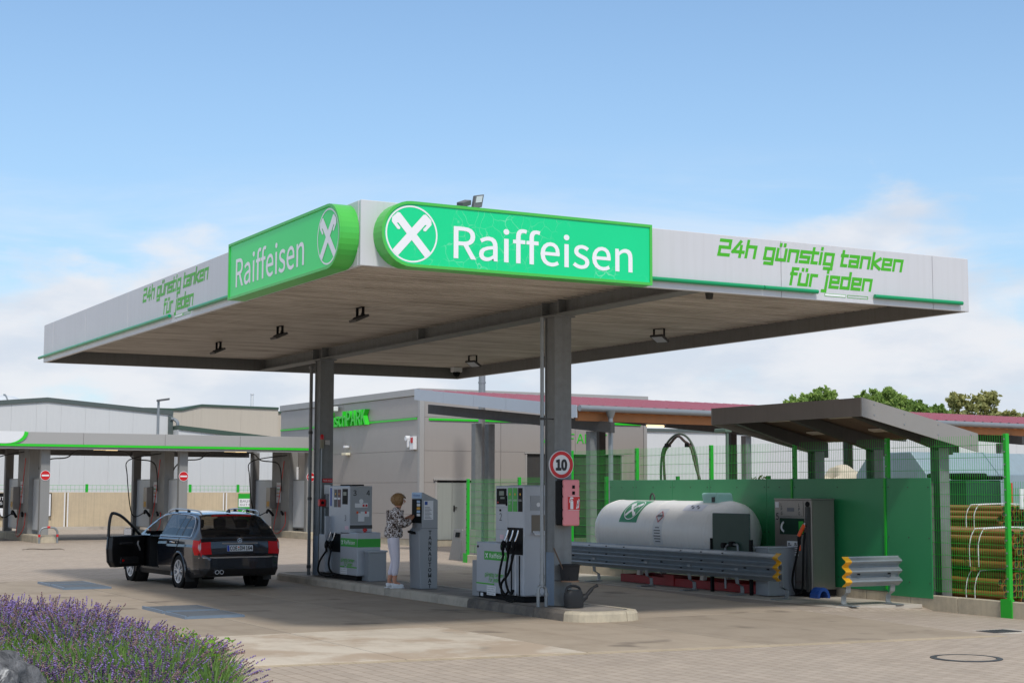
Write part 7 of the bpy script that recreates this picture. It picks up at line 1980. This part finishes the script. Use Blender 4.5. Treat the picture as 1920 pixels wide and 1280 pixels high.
for x, y, ed in cents:
    dd_ = (Vector((x, y, 0)) - CAM).dot(CF)
    band = 0 if dd_ > 15.6 else (1 if dd_ > 13.7 else 2)
    hgt = min(.62 if band == 0 else (.46 if band == 1 else .44), .26 + .42 * ed) * rng.uniform(.9, 1.08)
    ns = int((84, 22, 42)[band] * rng.uniform(.7, 1.3)); spread = .30 + .12 * (ed < .35)
    fade = rng.random() < .4
    for k in range(ns):
        a = rng.uniform(0, 6.28); q = math.sqrt(rng.random())
        b0 = np.array([x + .10 * q * math.cos(a), y + .10 * q * math.sin(a), .0])
        L_ = hgt * rng.uniform(.72, 1.12) * (1.05 - .18 * q)
        tip = b0 + np.array([spread * q * math.cos(a) + rng.normal() * .03, spread * q * math.sin(a) + rng.normal() * .03, L_])
        mid = (b0 + tip) / 2 + np.array([-.05 * q * math.cos(a), -.05 * q * math.sin(a), .04])
        quad(b0, mid, .0028, 0); quad(mid, tip, .0022, 0)
        ax = (tip - mid) / np.linalg.norm(tip - mid)
        nb = rng.integers(5, 10); top = .02
        colr = (rng.choice([1, 2, 3], p=[.48, .22, .30]) if not fade else rng.choice([1, 2, 3], p=[.25, .15, .60])) if band < 2 else rng.choice([1, 2, 3], p=[.14, .60, .26])
        for j in range(nb):
            pos = tip + ax * (top - j * .017 - (.022 if j > nb - 3 else 0))
            m_ = colr if rng.random() < .75 else rng.integers(1, 4)
            bud(pos + rng.normal(size=3) * .0015, .0095 * (1.1 - .05 * abs(j - 2)), .010, int(m_))
    for k in range((150, 330, 240)[band]):
        a = rng.uniform(0, 6.28); q = rng.uniform(.2, 1)
        b0 = np.array([x + .16 * q * math.cos(a), y + .16 * q * math.sin(a), rng.uniform(0, .12)])
        quad(b0, b0 + np.array([.14 * q * math.cos(a) + rng.normal() * .04, .14 * q * math.sin(a) + rng.normal() * .04, hgt * rng.uniform(.35, .80)]), .0048, 0 if rng.random() < .6 else 4)
mats_l = [leaf_mat('lavender stem green', S(118, 152, 78), .25), leaf_mat('lavender blue violet', S(154, 132, 196), .2), leaf_mat('lavender dusky purple', S(108, 86, 128), .25), leaf_mat('faded lavender', S(152, 124, 128), .2), leaf_mat('lavender leaf grey green', S(104, 142, 76), .25)]
me = bpy.data.meshes.new('lavender')
me.from_pydata([tuple(p) for p in V_], [], F_)
for m in mats_l: me.materials.append(m)
me.polygons.foreach_set('material_index', MI_)
me.update()
lav = bpy.data.objects.new('lavender', me); COL.objects.link(lav); lav['kind'] = 'stuff'
# fresh weeds with small yellow flowers between the lavender
V_, F_, MI_ = [], [], []
for cx, cy in ((-2.3, -.7), (-2.45, -1.3), (-2.6, .2), (-2.3, -1.8)):
    for k in range(90):
        a, q = rng.uniform(0, 6.28), math.sqrt(rng.random()) * .22
        p = np.array([cx + q * math.cos(a), cy + q * math.sin(a), rng.uniform(.12, .42)])
        d = np.array([rng.normal(), rng.normal(), .6]); d = d / np.linalg.norm(d)
        quad(p, p + d * .035, .011, 0)
        if k < 8: quad(np.array([cx, cy, .0]), p, .003, 0)
        if k % 60 == 5: bud(p + np.array([0, 0, .05]), .016, .01, 1)
me = bpy.data.meshes.new('weeds'); me.from_pydata([tuple(p) for p in V_], [], F_)
me.materials.append(leaf_mat('fresh weed leaf', S(120, 172, 48), .2)); me.materials.append(M('yellow blossom', S(245, 200, 30), .6))
me.polygons.foreach_set('material_index', MI_)
wd_ = bpy.data.objects.new('weeds', me); COL.objects.link(wd_); wd_['kind'] = 'stuff'
# grey boulder with pale veins
m_rock = bpy.data.materials.new('dark grey veined rock'); m_rock.use_nodes = True
nt = m_rock.node_tree; b = nt.nodes['Principled BSDF']; tc = NN(nt, 'ShaderNodeTexCoord')
n1 = noise_node(nt, tc.outputs['Object'], 7, 10, .7); n1.inputs['Distortion'].default_value = .8
n2 = noise_node(nt, tc.outputs['Object'], 3, 8, .65); n2.inputs['Distortion'].default_value = 2.0
c = rampn(nt, n1.outputs[0], [(.35, S(48, 49, 52)), (.6, S(120, 120, 122))])
c = mixn(nt, rampn(nt, n2.outputs[0], [(.56, (0, 0, 0)), (.66, (.9,) * 3)]), c, S(212, 210, 206) + (1,))
nt.links.new(c, b.inputs['Base Color']); b.inputs['Roughness'].default_value = .75
bp = NN(nt, 'ShaderNodeBump'); bp.inputs['Strength'].default_value = .8; bp.inputs['Distance'].default_value = .04; nt.links.new(n1.outputs[0], bp.inputs['Height']); nt.links.new(bp.outputs[0], b.inputs['Normal'])
bm = bmesh.new(); bmesh.ops.create_icosphere(bm, subdivisions=5, radius=1.0)
from mathutils import noise as mnoise
for v in bm.verts:
    p = v.co.copy(); k = 1 + .34 * mnoise.noise(p * 1.3 + Vector((3, 1, 2))) + .14 * mnoise.noise(p * 3.1) + .05 * mnoise.noise(p * 8)
    k = min(k, 1.12 + .05 * mnoise.noise(p * 5))
    v.co = Vector((p.x * .52 * k, p.y * .46 * k, p.z * .42 * k))
bm.verts.index_update()
rk = MB(); rk.add([v.co + Vector((0, 0, .20)) for v in bm.verts], [[v.index for v in f.verts] for f in bm.faces]); bm.free()
ro_ = rk.build('boulder', m_rock, None); 
for p_ in ro_.data.polygons: p_.use_smooth = True
ro_.location = (-5.02, -4.09, .08)
tag(ro_, 'grey white veined boulder in the lavender at the lower left corner', 'boulder')

def tree(label, x, y, h, crown, leaf, n_leaf, size, seed, group='trees beyond the red roof', thin=0.0):
    r = np.random.default_rng(seed)
    t = thing('leafy_tree', label, 'tree', (x, y, 0), group, local=True)
    mb = MB(); mb.tube([(0, 0, 0), (.1, 0, h * .3), (0, .1, h * .55), (.05, 0, h * .8)], .16, 8, rs=[1.3, 1, .7, .35])
    lumps = []
    for (lx, ly, lz, lr) in crown:
        lumps.append((lx, ly, lz, lr)); mb.tube([(0, 0, h * .35), (lx * .5, ly * .5, (h * .4 + lz) / 2), (lx, ly, lz)], .06, 6, rs=[1.2, .8, .3])
    mb.build('trunk', m_bark, t, smooth=True)
    P, F = [], []
    sub = []
    for lx, ly, lz, lr in lumps:
        for _ in range(95):
            d = r.normal(size=3); d /= np.linalg.norm(d); q = lr * r.uniform(.35, 1.12)
            sub.append((lx + d[0] * q, ly + d[1] * q, lz + d[2] * q * .8, lr * r.uniform(.07, .24)))
    for k in range(n_leaf):
        cx, cy, cz, cr = sub[r.integers(len(sub))]
        d = r.normal(size=3); d /= np.linalg.norm(d); c_ = np.array([cx, cy, cz]) + d * cr * r.random() ** .4
        a = r.normal(size=3); a /= np.linalg.norm(a); b_ = np.cross(a, r.normal(size=3)); b_ /= np.linalg.norm(b_)
        s_ = size * r.uniform(.6, 1.3); o = len(P)
        P += [tuple(c_ - a * s_), tuple(c_ + b_ * s_ * .5), tuple(c_ + a * s_), tuple(c_ - b_ * s_ * .5)]; F.append((o, o + 1, o + 2, o + 3))
    mb = MB(); mb.add(P, F); mb.build('crown', leaf, t, recalc=False)
    return t
lf1 = leaf_mat('summer leaf green', S(150, 178, 98), .25, .4); lf2 = leaf_mat('olive leaf', S(168, 170, 112), .25, .4); lf3 = leaf_mat('darker leaf', S(132, 162, 86), .25, .4)
tree('broad rounded green tree peeking over the small shelter roof, left one', 50.7, 53.8, 7.2, [(-.9, 0, 6.1, .85), (.2, .2, 6.5, .95), (1.2, -.3, 6.9, 1.0), (-1.7, .3, 5.6, .8), (2.1, -.4, 6.3, .7)], lf1, 15000, .15, 1)
tree('tall dense green tree just right of the shelter roof corner', 54.9, 51.4, 7.6, [(-.9, .4, 6.9, .75), (.1, -.1, 7.0, .8), (-.3, .2, 6.0, 1.2), (1.0, -.7, 6.2, .95)], lf1, 15000, .15, 2)
tree('rounded darker tree sloping down behind the red roof', 56.6, 50.3, 7.0, [(-.4, .3, 6.4, .8), (.5, -.4, 6.0, .9), (1.2, -.8, 5.6, .7), (0, 0, 5.4, 1.1)], lf3, 14000, .15, 3)
tree('sparse wind-blown willow above the red roof at right', 59.2, 49.0, 7.6, [(-.8, .5, 7.0, .55), (0, 0, 6.7, .8), (.8, -.5, 7.1, .6), (-.7, .4, 6.0, .7), (.9, -.5, 6.2, .6)], lf2, 2600, .15, 4)
tree('small bushy tree at the foot of the willow above the red roof', 60.9, 48.1, 6.6, [(-.5, .3, 5.9, .6), (.3, -.2, 5.9, .65), (.9, -.5, 5.5, .6)], lf2, 6500, .14, 5)
tree('tree cut by the right picture edge above the red roof', 62.4, 47.3, 6.8, [(.2, 0, 6.0, .7), (.9, -.5, 6.4, .8), (-.3, .2, 5.4, .5)], lf1, 9000, .14, 6)
t = thing('shrub', 'yellow green shrub behind the screen boards', 'shrub', (24.5, 24, 0), local=True)
P, F = [], []
for k in range(2500):
    d = rng.normal(size=3); d /= np.linalg.norm(d); c_ = d * rng.random() ** .4 * np.array([.8, .8, 1.0]) + np.array([0, 0, 1.35]); a = rng.normal(size=3) * .05; b_ = rng.normal(size=3) * .03; o = len(P)
    P += [tuple(c_ - a), tuple(c_ + b_), tuple(c_ + a), tuple(c_ - b_)]; F.append((o, o + 1, o + 2, o + 3))
mb = MB(); mb.add(P, F); mb.build('foliage', leaf_mat('yellow green leaf', S(150, 165, 70), .2), t, recalc=False)
mb = MB(); mb.tube([(0, 0, 0), (.05, 0, .5), (.02, .03, 1.2)], .05, 6); mb.build('stem', m_bark, t)

t = thing('twig', 'thin dry twig lying on the paving left of the car', 'twig', (3.6, 32.6, 0))
mb = MB(); mb.tube([(3.05, 32.9, .02), (3.3, 32.7, .05), (3.7, 32.5, .03), (4.05, 32.35, .05), (4.2, 32.3, .02)], .012, 6, rs=[.6, 1, 1, .6]); mb.build('stem', m_bark, t, smooth=True)
